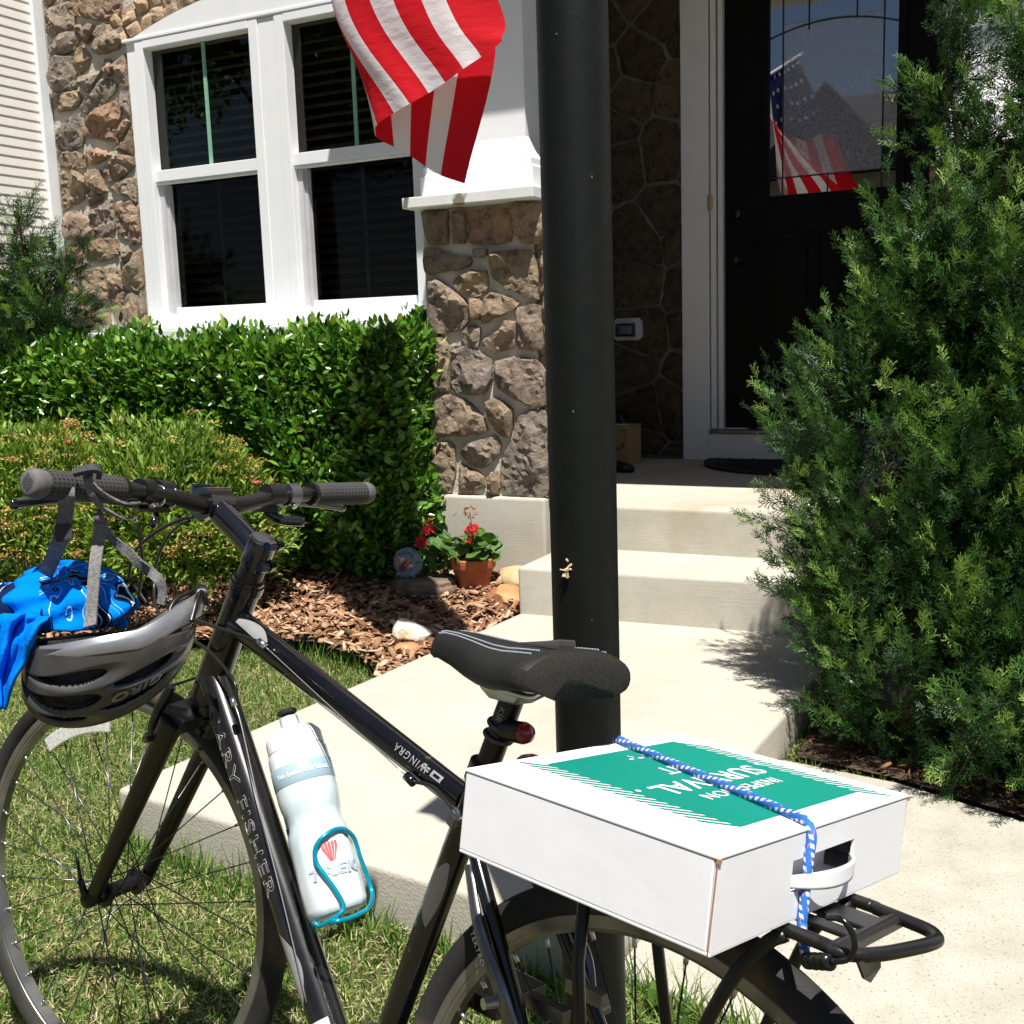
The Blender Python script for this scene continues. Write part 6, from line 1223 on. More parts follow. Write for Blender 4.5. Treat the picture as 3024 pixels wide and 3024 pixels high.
P = np.stack([rg.uniform(-2.02, -1.86, 60), rg.uniform(3.0, 3.75, 60)], 1); k = 60; nr = unit(np.column_stack([rg.normal(0, .2, k), rg.normal(0, .2, k), np.ones(k)])); Xx, Yy, Zz = frames(nr, rg)
# ---- hedge
rg = np.random.default_rng(22)
hedge = thing('clipped_hedge', 'dense dark green clipped hedge below the white windows', 'hedge', (-3.6, 4.2, 0)); GI = T3(3.6, -4.2, 0)
HX0, HX1, HY0, HY1, HZ = -5.1, -2.50, 3.86, 4.5, 1.235
def hedge_surf(n):
    """points and normals on a rounded, slightly lumpy box"""
    out_p, out_n = [], []
    a_top, a_front, a_end = (HX1-HX0)*(HY1-HY0)*1.2, (HX1-HX0)*HZ, (HY1-HY0)*HZ
    tot = a_top+a_front+a_end
    for area, kind in ((a_top, 't'), (a_front, 'f'), (a_end, 'e')):
        k = int(n*area/tot); a, b = rg.random(k), rg.random(k)
        if kind == 't': p = np.column_stack([HX0+a*(HX1-HX0), HY0+b*(HY1-HY0), np.full(k, HZ)]); nn_ = np.tile([0, 0, 1.], (k, 1))
        elif kind == 'f': p = np.column_stack([HX0+a*(HX1-HX0), np.full(k, HY0), .16+b*(HZ-.16)]); nn_ = np.tile([0, -1., 0], (k, 1))
        else: p = np.column_stack([np.full(k, HX1), HY0+a*(HY1-HY0), .16+b*(HZ-.16)]); nn_ = np.tile([1., 0, 0], (k, 1))
        out_p.append(p); out_n.append(nn_)
    p, nn_ = np.concatenate(out_p), np.concatenate(out_n)
    # round the long front-top edge and the right end, tuck the foot in
    r = .20; c = np.column_stack([np.clip(p[:, 0], -99, HX1-r), np.clip(p[:, 1], HY0+r, 99), np.clip(p[:, 2], -99, HZ-r)]); d = p-c; dl_ = np.linalg.norm(d, axis=1)
    m_ = dl_ > r; p[m_] = c[m_]+d[m_]/dl_[m_][:, None]*r; nn_[dl_ > .02] = unit(d[dl_ > .02]*.7+nn_[dl_ > .02]*.3)
    foot = np.clip((.5-p[:, 2])/.5, 0, 1); p[:, 1] += foot**1.5*.26
    lump = .032*np.sin(p[:, 0]*5.1+1)*np.sin(p[:, 2]*6+p[:, 0]*2)+.03*np.sin(p[:, 0]*11+p[:, 1]*9+p[:, 2]*8)+.018*np.sin(p[:, 0]*23+p[:, 2]*19)
    p[:, 2] += .035*np.sin(p[:, 0]*2.2+.5)*(p[:, 2] > .8)
    return p+nn_*lump[:, None], nn_
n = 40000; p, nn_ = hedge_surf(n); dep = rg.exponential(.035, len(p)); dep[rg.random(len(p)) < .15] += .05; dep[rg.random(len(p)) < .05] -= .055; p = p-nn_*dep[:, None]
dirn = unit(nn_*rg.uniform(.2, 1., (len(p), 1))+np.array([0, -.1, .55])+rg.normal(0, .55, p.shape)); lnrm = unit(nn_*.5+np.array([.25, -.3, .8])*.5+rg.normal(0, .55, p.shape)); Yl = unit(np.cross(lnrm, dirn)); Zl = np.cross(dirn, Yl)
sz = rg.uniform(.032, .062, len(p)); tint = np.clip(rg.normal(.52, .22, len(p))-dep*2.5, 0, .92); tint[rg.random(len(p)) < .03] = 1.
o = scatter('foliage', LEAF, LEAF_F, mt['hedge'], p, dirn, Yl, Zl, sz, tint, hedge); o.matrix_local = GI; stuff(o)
t = MB(); t.loft([[(x, HY0+.16+.02*math.sin(x*9), .45), (x, HY0+.30, .10), (x, HY1, .10), (x, HY1, HZ-.10), (x, HY0+.22, HZ-.10), (x, HY0+.12, HZ-.20)] for x in np.linspace(HX0, HX1-.14, 12)]); o = t.build('filler_core', mt['soil'], hedge); o.matrix_local = GI  # added solid dark filler that blocks the view through the leaves
t = MB()
for x in np.linspace(HX0+.1, HX1-.12, 12): t.tube([(x, 4.22, -.02), (x+rg.normal(0, .03), 4.22+rg.normal(0, .03), .3), (x+rg.normal(0, .06), 4.2, .6)], [.014, .011, .007], 7)
o = t.build('stem', mt['wood'], hedge); o.matrix_local = GI
# ---- spirea
def spirea(cx, cy, rx, ry, h, n, seed, label, nsp):
    rg = np.random.default_rng(seed); S = thing('spirea_bush', label, 'shrub', (cx, cy, .07), group='spirea bushes in front of the hedge')
    k = n; th = rg.uniform(0, 2*np.pi, k); cz = rg.uniform(-.55, 1, k); sr = np.sqrt(1-np.clip(cz, -1, 1)**2); d = np.column_stack([sr*np.cos(th), sr*np.sin(th), cz])
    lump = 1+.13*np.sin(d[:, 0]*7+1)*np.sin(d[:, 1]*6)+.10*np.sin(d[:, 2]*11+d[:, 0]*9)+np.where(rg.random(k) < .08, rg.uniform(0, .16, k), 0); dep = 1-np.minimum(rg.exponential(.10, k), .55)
    zc_ = h*.42; p = np.column_stack([d[:, 0]*rx, d[:, 1]*ry, d[:, 2]*np.where(d[:, 2] > 0, h-zc_, zc_*.85)])*(lump*dep)[:, None]+np.array([0, 0, zc_]); p[:, 2] = np.maximum(p[:, 2], .03)
    dirn = unit(d*.8+np.array([0, 0, .5])+rg.normal(0, .5, d.shape)); ln_ = unit(d*.4+np.array([0, 0, .8])+rg.normal(0, .5, d.shape)); Yl = unit(np.cross(ln_, dirn)); Zl = np.cross(dirn, Yl)
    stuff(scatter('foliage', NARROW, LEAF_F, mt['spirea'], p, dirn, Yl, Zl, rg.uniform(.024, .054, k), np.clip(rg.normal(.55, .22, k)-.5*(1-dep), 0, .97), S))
    # flat spent flower heads and a few pink ones, each a cluster of specks
    for cnt, m_, nm_, r_, off in ((nsp, mt['spent'], 'spent_flower', .034, 0), (6, mt['pink'], 'pink_flower', .015, .01)):
        for q in range(1):
            t_ = rg.uniform(0, 2*np.pi, cnt); z_ = rg.uniform(-.1, .95, cnt); s_ = np.sqrt(1-z_**2); dd = np.column_stack([s_*np.cos(t_), s_*np.sin(t_), z_]); c = np.column_stack([dd[:, 0]*rx, dd[:, 1]*ry, dd[:, 2]*np.where(dd[:, 2] > 0, h-zc_, zc_*.85)])*(1+.10*np.sin(dd[:, 0]*7+1)*np.sin(dd[:, 1]*6)+.05)[:, None]+np.array([0, 0, zc_+.012])
            per = 46; pos = np.repeat(c, per, 0)+np.column_stack([rg.normal(0, r_*.55, cnt*per), rg.normal(0, r_*.55, cnt*per), rg.normal(0, r_*.16, cnt*per)]); nr = unit(rg.normal(0, .6, pos.shape)+np.array([0, -.2, .8])); Xx, Yy, Zz = frames(nr, rg)
            stuff(scatter(nm_, np.array([(-.5, -.5, 0), (.5, -.5, 0), (.6, .4, .1), (-.3, .6, .1)]), [(0, 1, 2, 3)], m_, pos, Xx, Yy, Zz, rg.uniform(.004, .009, cnt*per), rg.random(cnt*per), S))
    t = MB()
    for q in range(26):
        a = rg.uniform(0, 2*np.pi); r = rg.uniform(.3, .85); t.tube(cr_spline([(.05*math.cos(a), .05*math.sin(a), -.02), (rx*r*.5*math.cos(a), ry*r*.5*math.sin(a), h*.4), (rx*r*math.cos(a), ry*r*math.sin(a), h*.75)], 3), .0028, 5)
    t.build('stem', mt['wood'], S)
    return S
spirea(-3.38, 3.52, .45, .42, .80, 14000, 31, 'yellow green spirea bush with a few tan blooms, next to the dark hedge face', 120)
spirea(-4.05, 3.34, .55, .48, .80, 16000, 32, 'spirea bush thickly covered with tan spent blooms, behind the left handlebar grip', 300)
# ---- junipers
def juniper_spray(seed):
    """a short flattened spray of scale-leaf branchlets, as thin strips"""
    rg = np.random.default_rng(seed); V, F = [], []
    def strip(a, b, w0, w1):
        a, b = np.array(a), np.array(b); d = norm(b-a); s = norm(np.cross(d, [0.12, .1, 1.])); i = len(V); V.extend([a-s*w0, a+s*w0, b+s*w1, b-s*w1]); F.append((i, i+1, i+2, i+3))
    strip((0, 0, 0), (.5, 0, .02), .016, .018); strip((.5, 0, .02), (1., .03, .04), .020, .008)
    for i in range(8):
        x = .10+.10*i; sd_ = 1 if i % 2 else -1; l = (.46-.34*abs(x-.40))*rg.uniform(.8, 1.2); an = R(rg.uniform(28, 48)); zt = rg.normal(0, .12); e = (x+l*math.cos(an), sd_*l*math.sin(an), .02+zt*l*2); strip((x, 0, .02), e, .028, .012)
        q = rg.uniform(.35, .65); b = (x+l*q*math.cos(an), sd_*l*q*math.sin(an), .02+zt*l*2*q); a2 = an+R(rg.uniform(20, 42))*(1 if rg.random() < .5 else -1); l2 = l*.48; strip(b, (b[0]+l2*math.cos(a2), b[1]+sd_*l2*math.sin(a2), b[2]+rg.normal(0, .04)), .026, .010)
    return np.array(V), F
SPR = [juniper_spray(s) for s in (1, 2, 3)]
def juniper(name, label, ells, spacing, seed, base, trunk_h, berries=60, up_=.75, per=17, size=.060, plen=(.10, .20), core=False):
    """plumes: feathery cones standing off the surface of each lobe, each built of many sprays"""
    rg = np.random.default_rng(seed); J = thing(name, label, 'shrub', (*base, 0)); off = np.array([*base, 0.]); A_, N_ = [], []
    for e in ells:
        a, b, c = e[1]; area = 4*math.pi*(((a*b)**1.6+(a*c)**1.6+(b*c)**1.6)/3)**(1/1.6); k = max(3, int(area/spacing**2)); d = unit(rg.normal(size=(k, 3)))
        lump = 1+.20*np.sin(d[:, 0]*5+e[0][0]*9)*np.sin(d[:, 2]*6+2)+.12*np.sin(d[:, 1]*11+d[:, 2]*9)
        p = np.array(e[0])+d*np.array(e[1])*lump[:, None]*rg.uniform(.80, 1., (k, 1)); nn_ = unit(d/np.array(e[1])); A_.append(p); N_.append(nn_)
    p, nn_ = np.concatenate(A_), np.concatenate(N_); inside = np.zeros(len(p), bool)
    for e in ells: inside |= (((p-np.array(e[0]))/np.array(e[1]))**2).sum(1) < .55
    p, nn_ = p[~inside], nn_[~inside]; kp = p[:, 2] > .10; p, nn_ = p[kp], nn_[kp]; k = len(p)
    ax_ = unit(nn_*rg.uniform(.35, .8, (k, 1))+np.array([0, 0, up_])+rg.normal(0, .22, nn_.shape)); ln_ = rg.uniform(*plen, k)
    bright = np.clip(rg.normal(.60, .24, k), .10, 1.1)
    n = k*per; i = np.repeat(np.arange(k), per); t = np.tile(np.linspace(-.55, .9, per), k)+rg.normal(0, .05, n); rad = unit(np.cross(ax_[i], rg.normal(size=(n, 3)))); wd = np.clip(1-np.abs(t-.05), .12, 1)
    pos = p[i]+ax_[i]*(t*ln_[i])[:, None]+rad*(.018*wd)[:, None]; dirn = unit(ax_[i]*(.55+.6*np.clip(t, 0, 1))[:, None]+rad*(.75*wd)[:, None]+rg.normal(0, .12, (n, 3)))
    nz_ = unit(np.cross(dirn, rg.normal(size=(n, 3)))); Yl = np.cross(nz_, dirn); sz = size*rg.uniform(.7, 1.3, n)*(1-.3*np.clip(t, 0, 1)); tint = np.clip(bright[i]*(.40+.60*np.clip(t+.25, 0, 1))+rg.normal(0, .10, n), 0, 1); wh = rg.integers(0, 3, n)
    for q in range(3):
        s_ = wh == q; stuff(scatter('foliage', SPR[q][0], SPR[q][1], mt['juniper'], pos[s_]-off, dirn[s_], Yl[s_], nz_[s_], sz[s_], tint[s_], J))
    t = MB(); t.tube(cr_spline([(0, 0, -.03), (.01, .02, trunk_h*.4), (0, .03, trunk_h)], 4), [.04]*4+[.03]*4+[.012], 10); t.build('trunk', mt['wood'], J, smooth=True)
    t = MB()
    for e in ells:
        c = np.array(e[0])-off; t.tube(cr_spline([(0, 0, .10), c*.5+np.array([0, 0, -.05]), c, c+np.array([0, 0, e[1][2]*.7])], 4), np.linspace(.014, .002, 13), 7)
    for j in rg.integers(0, k, min(k, 260)): t.tube([p[j]-off-ax_[j]*.16, p[j]-off+ax_[j]*.06], [.003, .0012], 4)
    t.build('branch', mt['wood'], J, smooth=True)
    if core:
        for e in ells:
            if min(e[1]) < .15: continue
            c = MB(); c.lathe([(max(.001, math.sin(a)), -math.cos(a)) for a in np.linspace(0, math.pi, 9)], 14); ob = c.build('filler_core', mt['inner_dark'], J, smooth=True); ob.matrix_local = T3(*(np.array(e[0])-off))@Matrix.Diagonal((e[1][0]*.58, e[1][1]*.58, e[1][2]*.66, 1))  # added solid lobe filler, coloured like interior shade, stops see-through
    if berries:
        j = rg.integers(0, n, berries); bz = MB(); bz.lathe([(0, -1), (.7, -.7), (1, 0), (.7, .7), (0, 1)], 6); stuff(scatter('berry', np.array(bz.v), bz.f, mt['berry'], pos[j]-off+rad[j]*.03, *frames(np.tile([0, 0, 1.], (berries, 1)), rg), np.full(berries, .0036), rg.random(berries), J))
    return J
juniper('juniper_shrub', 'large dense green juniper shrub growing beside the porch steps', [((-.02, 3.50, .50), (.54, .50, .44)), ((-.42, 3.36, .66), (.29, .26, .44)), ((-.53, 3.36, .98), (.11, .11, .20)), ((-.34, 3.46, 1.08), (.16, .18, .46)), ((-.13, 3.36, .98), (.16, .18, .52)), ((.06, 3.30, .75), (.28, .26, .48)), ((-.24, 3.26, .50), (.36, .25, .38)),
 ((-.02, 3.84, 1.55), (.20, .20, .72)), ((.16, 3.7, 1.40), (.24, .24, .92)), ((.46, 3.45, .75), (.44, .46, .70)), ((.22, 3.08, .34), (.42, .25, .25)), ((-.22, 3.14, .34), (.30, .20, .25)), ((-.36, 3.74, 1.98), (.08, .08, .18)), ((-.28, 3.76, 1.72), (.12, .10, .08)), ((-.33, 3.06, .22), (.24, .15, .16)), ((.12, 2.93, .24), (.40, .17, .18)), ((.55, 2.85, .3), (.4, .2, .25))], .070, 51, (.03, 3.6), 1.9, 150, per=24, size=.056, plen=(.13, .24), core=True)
_J = [((-4.92, 3.72, .95), (.28, .20, .50)), ((-4.55, 3.76, 1.50), (.11, .08, .20)), ((-4.38, 3.74, 1.74), (.05, .05, .12)), ((-4.30, 3.76, 1.50), (.14, .08, .10)), ((-4.12, 3.74, 1.60), (.10, .06, .06)), ((-4.18, 3.72, 1.34), (.15, .10, .08)), ((-4.5, 3.74, 1.28), (.26, .18, .20))]
_k = 4.10/3.75; juniper('young_juniper', 'ragged green juniper behind the hedge in front of the pale siding wall', [((max(c[0]*_k, -4.86), c[1]*_k, 1.2+(c[2]-1.2)*_k), (min(r[0], .2), r[1], r[2])) for c, r in _J], .070, 52, (-4.8, 4.12), 1.4, 0, .8, size=.066)
# a small weed by the post
rg = np.random.default_rng(60); wd = thing('broadleaf_weed', 'small broad leaved weed growing in the grass by the lower walkway', 'plant', (*ZP(1960, 2985, 0.)[:2], 0)); k = 7; a = np.linspace(0, 2*np.pi, k, endpoint=False); dirn = unit(np.column_stack([np.cos(a), np.sin(a), np.full(k, 1.6)])); dirn[0] = unit(np.array([[.1, .1, 1.]]))[0]; Yl = unit(np.cross(np.tile([0, -.6, 1.], (k, 1)), dirn)); Zl = np.cross(dirn, Yl)
scatter('leaf', LEAF*np.array([1, 1.5, 1]), LEAF_F, mt['grass'], np.zeros((k, 3))+np.array([0, 0, .0]), dirn, Yl, Zl, rg.uniform(.03, .055, k), rg.uniform(.3, .5, k), wd)
# ------------------------------------------------------------------ things by the porch
def rock(name, label, c, size, m, seed, flat_=.0, cat='rock', group=None):
    rg = np.random.default_rng(seed); bm = bmesh.new(); bmesh.ops.create_icosphere(bm, subdivisions=3, radius=1)
    pl = [(norm(rg.normal(size=3)), rg.uniform(.62, .92)) for _ in range(9)]
    for v in bm.verts:
        q = np.array(v.co)
        for nn_, dd in pl:
            e = q@nn_-dd
            if e > 0: q = q-nn_*e*.92
        q = q*(1+rg.normal(0, .018)); v.co = q*np.array(size)
    me = bpy.data.meshes.new(name); bm.to_mesh(me); bm.free(); me.materials.append(m); me.polygons.foreach_set('use_smooth', [True]*len(me.polygons)); me.set_sharp_from_angle(angle=R(24))
    o = put(name, me, None, T3(*c)); return tag(o, label, cat, group)
q3 = lambda x, y: (1050+x/3.22, 1400+y/3.22)
fs_c = YP(*q3(530, 1185), 3.84); flat_c = np.array([fs_c[0], fs_c[1]+.10, .165])
t = MB(); rg = np.random.default_rng(70); ol = [((.150+rg.normal(0, .006))*math.cos(a), (.100+rg.normal(0, .005))*math.sin(a)) for a in np.linspace(0, 2*np.pi, 26, endpoint=False)]
t.loft([[(x*k+rg.normal(0, .002), y*k+rg.normal(0, .002), z) for x, y in ol] for z, k in ((-.045, .94), (-.02, .99), (-.006, 1.0), (.004, .985), (.010, .94), (.026, .92), (.034, .86))]); o = t.build('flat_stone', mt['flagstone'], None, M=T3(*flat_c), smooth=True, sharp=35); tag(o, 'flat dark layered stone under the round welcome plaque', 'stone')
wc = YP(*q3(462, 828), flat_c[1]-.02); wr0 = .066; wz = flat_c[2]+.034+wr0*.92
ws = thing('welcome_plaque', 'round blue grey welcome stone with small orange butterflies leaning by the flower pot', 'garden ornament', (wc[0]+.012, flat_c[1]-.01, wz))
RZ = np.array([[1, 0, 0], [0, 0, -1], [0, 1, 0]])       # lathe axis -> towards -Y
t = MB(); t.lathe([(0, .020), (wr0*.80, .020), (wr0*.93, .016), (wr0, .006), (wr0, -.010), (wr0*.9, -.016), (0, -.016)], 40, M=(np.array([[1, 0, 0], [0, 0, -1], [0, 1, 0]]), (0, 0, 0))); po_ = t.build('plaque', mt['welcome'], ws, smooth=True, sharp=40)
for ch, an in zip('WELCOME', np.linspace(R(138), R(42), 7)):
    me_, co_ = text_mesh(ch, .020, .0012); ca, sa = math.cos(an-math.pi/2), math.sin(an-math.pi/2); c = np.array([math.cos(an), math.sin(an)])*.049
    put('plaque_letter', set_co(me_, np.array([(c[0]+x*ca-y*sa, -.0205-z, c[1]+x*sa+y*ca) for x, y, z in co_]), mt['welcome_ink']), po_)
for (bx, bz, r_) in ((-.026, .012, -.35), (.014, -.006, -.9)):
    for k_, (dx_, dz_, sx, sz, ang) in enumerate(((-.010, .008, .0075, .013, .4), (.009, .010, .007, .012, -.5), (-.007, -.010, .006, .008, .2), (.008, -.008, .006, .009, -.3))):
        t = MB(); M_r = np.array([[math.cos(r_), -math.sin(r_)], [math.sin(r_), math.cos(r_)]]); d2 = M_r@np.array([dx_, dz_]); an = ang+r_
        t.add([(0, -.026, 0)]+[(sx*math.cos(a)*math.cos(an)-sz*math.sin(a)*math.sin(an), -.0205, sx*math.cos(a)*math.sin(an)+sz*math.sin(a)*math.cos(an)) for a in np.linspace(0, 2*np.pi, 14, endpoint=False)], [(0, i+1, (i+1) % 14+1) for i in range(14)]); w2 = t.build('butterfly_wing', mt['welcome_red'] if k_ != 1 else mt['welcome_pale'], po_, M=T3(bx+d2[0], 0, bz+d2[1]), smooth=True)
for sx in (-.034, .026): t = MB(); t.lathe([(0, .016), (.012, .012), (.017, 0), (.012, -.012), (0, -.016)], 14); t.build('plaque_foot', mt['welcome'], ws, smooth=True, M=T3(sx, -.016, -wr0*.80))
# terracotta pot
pb = YP(*q3(1060, 1140), 3.99); pc = np.array([pb[0], pb[1]+.065, .128])
pt = thing('flower_pot', 'terracotta pot with a lip standing by the porch foundation', 'pot', tuple(pc)); HP = .148
t = MB(); t.lathe([(0, 0), (.060, 0), (.062, .004), (.083, .100), (.083, .104), (.094, .106), (.096, .112), (.0985, HP-.004), (.096, HP), (.088, HP), (.085, .10), (0, .10)], 40); t.build('pot_wall', mt['terracotta'], pt, smooth=True, sharp=30)
t = MB(); t.lathe([(.080, HP-.03), (.084, HP+.012), (.081, HP+.012), (.077, HP-.02), (0, HP-.02)], 32); t.build('nursery_liner', mt['nursery_pot'], pt, smooth=True, sharp=30)
ger = thing('geranium', 'leafy geranium with bright red blooms growing in the terracotta pot', 'plant', tuple(pc+np.array([0, 0, HP-.02])))
go = np.array(ger.location); rg = np.random.default_rng(71); t = MB(); lp_, ld_, ln2 = [], [], []
for k in range(105):
    a = rg.uniform(0, 2*np.pi); r = rg.uniform(.02, .135); z = .02+.125*rg.random()*(1-.45*r/.14); e = np.array([r*math.cos(a)-.035*(r/.13), r*math.sin(a)*.8-.02, z])
    if k > 62: e = np.array([rg.uniform(-.21, -.05), rg.uniform(-.06, .02), rg.uniform(-.085, .09)])
    t.tube(cr_spline([(0, 0, 0), e*.5+np.array([0, 0, .03]), e], 3), .0016, 5); lp_.append(e); d_ = norm(np.array([e[0], e[1], .02])+rg.normal(0, .03, 3)); ld_.append(d_); ln2.append(norm(np.array([e[0]*2, e[1]*2-.35, .75])+rg.normal(0, .35, 3)))
t.build('stem', mt['spirea'] if False else mt['geranium'], ger)
nseg = 14; GL_ = [(0, 0, .0)]+[((.55+(.50 if i not in (0,) else .15)*(1+.07*(i % 2)))*0+.5+.5*math.cos(a)*(1+.06*(i % 2)), .55*math.sin(a)*(1+.06*(i % 2)), .10*abs(math.sin(a*2))) for i, a in enumerate(np.linspace(-np.pi*.92, np.pi*.92, nseg))]; GLF = [(0, i, i+1) for i in range(1, nseg)]
lp_, ld_, ln2 = map(np.array, (lp_, ld_, ln2)); Yl = unit(np.cross(ln2, ld_)); Zl = np.cross(ld_, Yl)
o = scatter('leaf', np.array(GL_), GLF, mt['geranium'], lp_, ld_, Yl, Zl, rg.uniform(.036, .062, len(lp_)), np.clip(rg.normal(.5, .25, len(lp_)), 0, 1), ger, smooth=True)
PET = np.array([(0, 0, 0), (.5, -.35, .1), (1, -.2, .0), (1.05, .2, 0), (.5, .35, .1)]); PETF = [(0, 1, 2, 3, 4)]
for (x, y, r_, m_, nm_, n) in ((630, 655, .026, 'red_petal', 'red_bloom', 90), (685, 530, .017, 'red_petal', 'red_bloom', 46), (1110, 525, .024, 'red_petal', 'red_bloom', 80), (1085, 630, .009, 'red_petal', 'red_bloom', 16), (1085, 365, .030, 'wilted', 'wilted_bloom', 60), (700, 460, .016, 'wilted', 'wilted_bloom', 30), (950, 830, .016, 'wilted', 'wilted_bloom', 24)):
    Y_ = pc[1]-.10+(.07 if y < 480 and x > 900 else 0); c = YP(*q3(x, y), Y_)-go; d_ = unit(rg.normal(size=(n, 3))+np.array([0, -.4, .3])); p = c+d_*np.array([r_*1.1, r_*.8, r_*.8])*rg.uniform(.6, 1., (n, 1)); dd = unit(d_+rg.normal(0, .6, d_.shape)); nn_ = unit(d_+rg.normal(0, .4, d_.shape)); Yl = unit(np.cross(nn_, dd)); Zl = np.cross(dd, Yl)
    o = scatter(nm_, PET, PETF, mt[m_], p, dd, Yl, Zl, rg.uniform(.009, .015, n)*(1 if m_ == 'red_petal' else .8), rg.random(n), ger)
    t = MB(); t.tube(cr_spline([(0, 0, 0), c*.55+np.array([0, .01, .01]), c], 4), .0018, 5); t.build('flower_stalk', mt['geranium'], ger)
cc = YP(*q3(1330, 1110), pc[1]-.03)
rock('red_rock', 'reddish orange boulder wedged between the pot and the step', (-2.00, 3.93, .135), (.100, .08, .070), mt['red_rock'], 81)
rock('pale_rock', 'rough pale yellow rock lying against the porch foundation', (-2.05, 4.14, .165), (.115, .07, .065), mt['tan_rock'], 82)
c = YP(*q3(450, 1545), 3.40); rock('white_rock', 'chunky cream white rock lying on the bark mulch', (c[0], c[1]+.05, .108), (.092, .06, .056), mt['white_rock'], 83)
c = YP(*q3(425, 1630), 3.31); rock('orange_rock', 'small tan orange rock in front of the cream white rock', (c[0], c[1]+.035, .080), (.060, .045, .022), mt['red_rock'], 84)
# ------------------------------------------------------------------ on the porch
mL, mR = ZP(1310*1.5652, 880*1.5652, ZL), ZP(1400*1.5652, 903*1.5652, ZL)
t = MB(); n = 40; mcx = -1.17; hm = .55; arcm = [(mcx+hm*math.cos(a), 5.86-.56*math.sin(a)**.9) for a in np.linspace(0, np.pi, n)]; t.prism(arcm, ZL+.001, ZL+.016)
dm = t.build('door_mat', mt['mat'], None); dm_me = dm.data
tag(dm, 'black half round door mat in front of the black door', 'mat')
t = MB()
for k in (.9, .78, .55, .3):
    t.tube([(mcx+hm*k*math.cos(a), 5.85-.54*k*math.sin(a)**.9, ZL+.0165) for a in np.linspace(.02, np.pi-.02, 30)], .007, 6)
for a in np.linspace(.3, 2.84, 9): t.tube([(mcx+hm*.3*math.cos(a), 5.85-.54*.3*math.sin(a), ZL+.0165), (mcx+hm*.78*math.cos(a), 5.85-.54*.78*math.sin(a), ZL+.0165)], .006, 6)
t.build('raised_pattern', mt['mat'], dm)
p5 = lambda x, y: (1000+x/1.932, 900+y/1.932)
cbr = ZP(*p5(1655, 925), ZL-.004); cb = thing('parcel', 'brown cardboard parcel with printed arrows on the porch floor', 'box', (cbr[0]-.13, cbr[1]+.10, ZL-.004)); ch_ = YP(*p5(1655, 690), cbr[1])[2]-ZL
t = MB(); t.bb((-.14, -.10, .001), (.13, .10, ch_)); cbo = t.build('carton', mt['cardboard'], cb, bevel=.002)
t = MB(); t.bb((-.12, -.035, ch_+.0002), (.10, .03, ch_+.001)); t.build('address_label', mt['ink_white'], cbo)
def pq(x, y): q = YP(*p5(x, y), cbr[1])-np.array([cbr[0]-.13, cbr[1]+.10, ZL-.004]); return (q[0], -.1012, q[2])
t = MB()
for x in (1617, 1637):
    t.tube([pq(x, 712), pq(x, 740)], .0014, 5)
    t.tube([pq(x-7, 722), pq(x, 711), pq(x+7, 722)], .0014, 5)
t.tube([pq(1608, 752), pq(1646, 752)], .0014, 5)
t.tube(cr_spline([pq(1540, 815), pq(1575, 826), pq(1605, 820), pq(1628, 800)], 4), .0026, 5); t.tube([pq(1612, 795), pq(1632, 793), pq(1628, 815)], .0024, 5); t.build('printed_arrow', mt['ink'], cbo)
sc_ = ZP(*p5(1615, 958), ZL); sh_ = thing('shoe', 'black shoe lying on the porch floor beside the parcel', 'shoe', (sc_[0]-.05, sc_[1]+.045, ZL)); t = MB(); secs = []
for x, hw2, h in ((-.14, .028, .05), (-.12, .036, .075), (-.06, .036, .080), (.0, .038, .058), (.05, .043, .044), (.085, .036, .034), (.10, .018, .022)): secs.append([(x, hw2*math.cos(a), .001+h*(.5+.5*math.sin(a)) if math.sin(a) > -.4 else .001) for a in np.linspace(0, 2*np.pi, 16, endpoint=False)])
t.loft(secs); t.build('upper', mt['bar_black'], sh_, smooth=True)
# covered outlet on the porch wall
oc = YP(*p5(1650, 140), YD-.03); ol_ = thing('outlet_cover', 'clear weatherproof outlet cover on a white plate on the shaded stone wall', 'outlet', (oc[0], YD-.03, oc[2]))
t = MB(); pw_, ph_ = .085, .062; t.prism([(-pw_, -ph_+.02), (-pw_+.02, -ph_), (pw_-.02, -ph_), (pw_, -ph_+.02), (pw_, ph_-.02), (pw_-.02, ph_), (-pw_+.02, ph_), (-pw_, ph_-.02)], -.008, .03, axis=1); t.build('back_plate', mt['plate'], ol_, bevel=.003)
t = MB(); t.loft([[(a*k+.0, y, b*k-.004) for a, b in ((-.060, -.038), (.050, -.038), (.050, .038), (-.060, .038))] for y, k in ((-.0085, 1.), (-.050, .95), (-.060, .80))]); t.build('bubble_cover', mt['clear'], ol_, bevel=.005)
t = MB(); t.box((-.005, -.020, -.002), (.032, .010, .024)); t.build('socket', mt['plate'], ol_, bevel=.004)
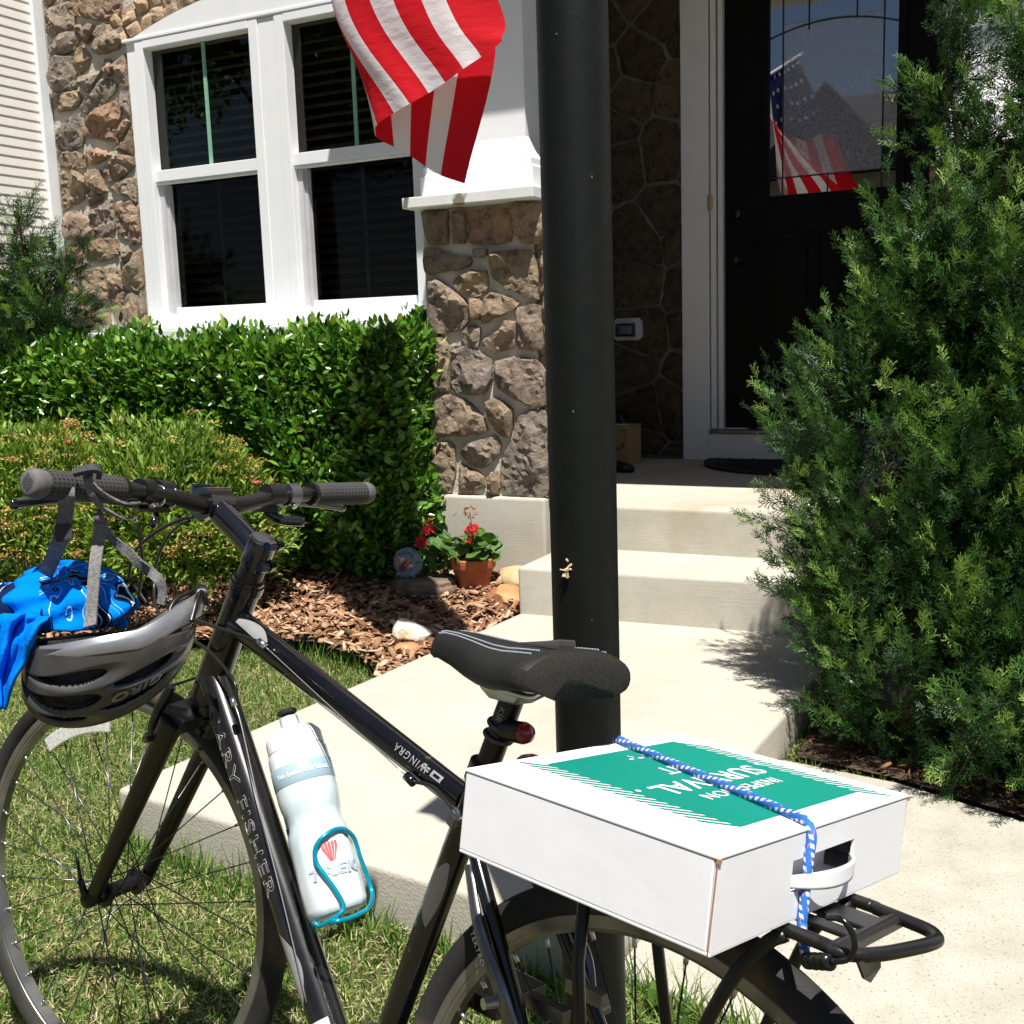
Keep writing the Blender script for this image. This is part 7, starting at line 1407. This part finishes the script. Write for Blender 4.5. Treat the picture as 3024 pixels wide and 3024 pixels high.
# ------------------------------------------------------------------ across the street (seen only mirrored in the glass)
def far_house(x0, x1, y0, y1, h, ridge, label):
    Hh = thing('far_house', label, 'house', ((x0+x1)/2, y1, 0)); I = T3(-(x0+x1)/2, -y1, 0)
    t = MB(); t.bb((x0, y0, 0), (x1, y1, h)); o = t.build('wall', mt['far_wall'], Hh); o.matrix_local = I
    t = MB(); ym = (y0+y1)/2; t.loft([[(x, y0-.4, h-.05), (x, ym, ridge), (x, y1+.4, h-.05)] for x in (x0-.4, x1+.4)]); gx = x0+(x1-x0)*.62; t.loft([[(gx-2.2, y, h-.05), (gx, y, h+(ridge-h)*.82), (gx+2.2, y, h-.05)] for y in (ym, y1+.7)]); o = t.build('roof', mt['roof'], Hh); o.matrix_local = I
    for wx in np.linspace(x0+1.4, x1-1.4, 4):
        for wz in (1.0, 3.7): t = MB(); t.bb((wx-.5, y1+.003, wz), (wx+.5, y1+.05, wz+1.4)); o = t.build('window', mt['far_glass'], Hh); o.matrix_local = I
    return Hh
far_house(-13, -2.0, -30, -21, 5.4, 8.3, 'grey roofed two storey house across the street'); far_house(-1.0, 9, -30, -21, 5.2, 7.4, 'shorter grey roofed house across the street beside the taller one')
def far_tree(x, y, h, r, seed, label):
    rg = np.random.default_rng(seed); Tt = thing('shade_tree', label, 'tree', (x, y, 0)); t = MB(); t.tube(cr_spline([(0, 0, -.1), (.1, 0, h*.3), (0, .1, h*.7)], 4), np.linspace(.2, .08, 9), 10)
    for k in range(9): a = rg.uniform(0, 2*np.pi); t.tube([(0, 0, h*.35+.04*k*h), (r*.45*math.cos(a), r*.45*math.sin(a), h*.5+.045*k*h)], [.07, .02], 6)
    t.build('trunk', mt['wood'], Tt, smooth=True); k = 5200; d = unit(rg.normal(size=(k, 3))); cl_ = rg.normal(0, 1, (26, 3)); cl_ = unit(cl_)*rg.uniform(.3, .85, (26, 1)); ci = rg.integers(0, 26, k); p = (cl_[ci]+d*.24*rg.uniform(.5, 1, (k, 1)))*np.array([r, r, h*.34])+np.array([0, 0, h*.64]); Xx, Yy, Zz = frames(unit(rg.normal(size=(k, 3))), rg)
    stuff(scatter('crown', LEAF, LEAF_F, mt['hedge'], p, Xx, Yy, Zz, rg.uniform(.16, .30, k), rg.uniform(.2, .8, k), Tt))
far_tree(-9.5, -4.0, 9.5, 3.2, 91, 'leafy shade tree on the near side of the street'); far_tree(-14.5, -4.5, 10.0, 3.8, 92, 'broad shade tree next to the leafy one on the near side'); far_tree(-12.5, -14.0, 11.0, 4.2, 93, 'tall shade tree on the far side of the street'); far_tree(-20.0, -9.0, 11.0, 4.5, 94, 'wide shade tree at the bend of the street')
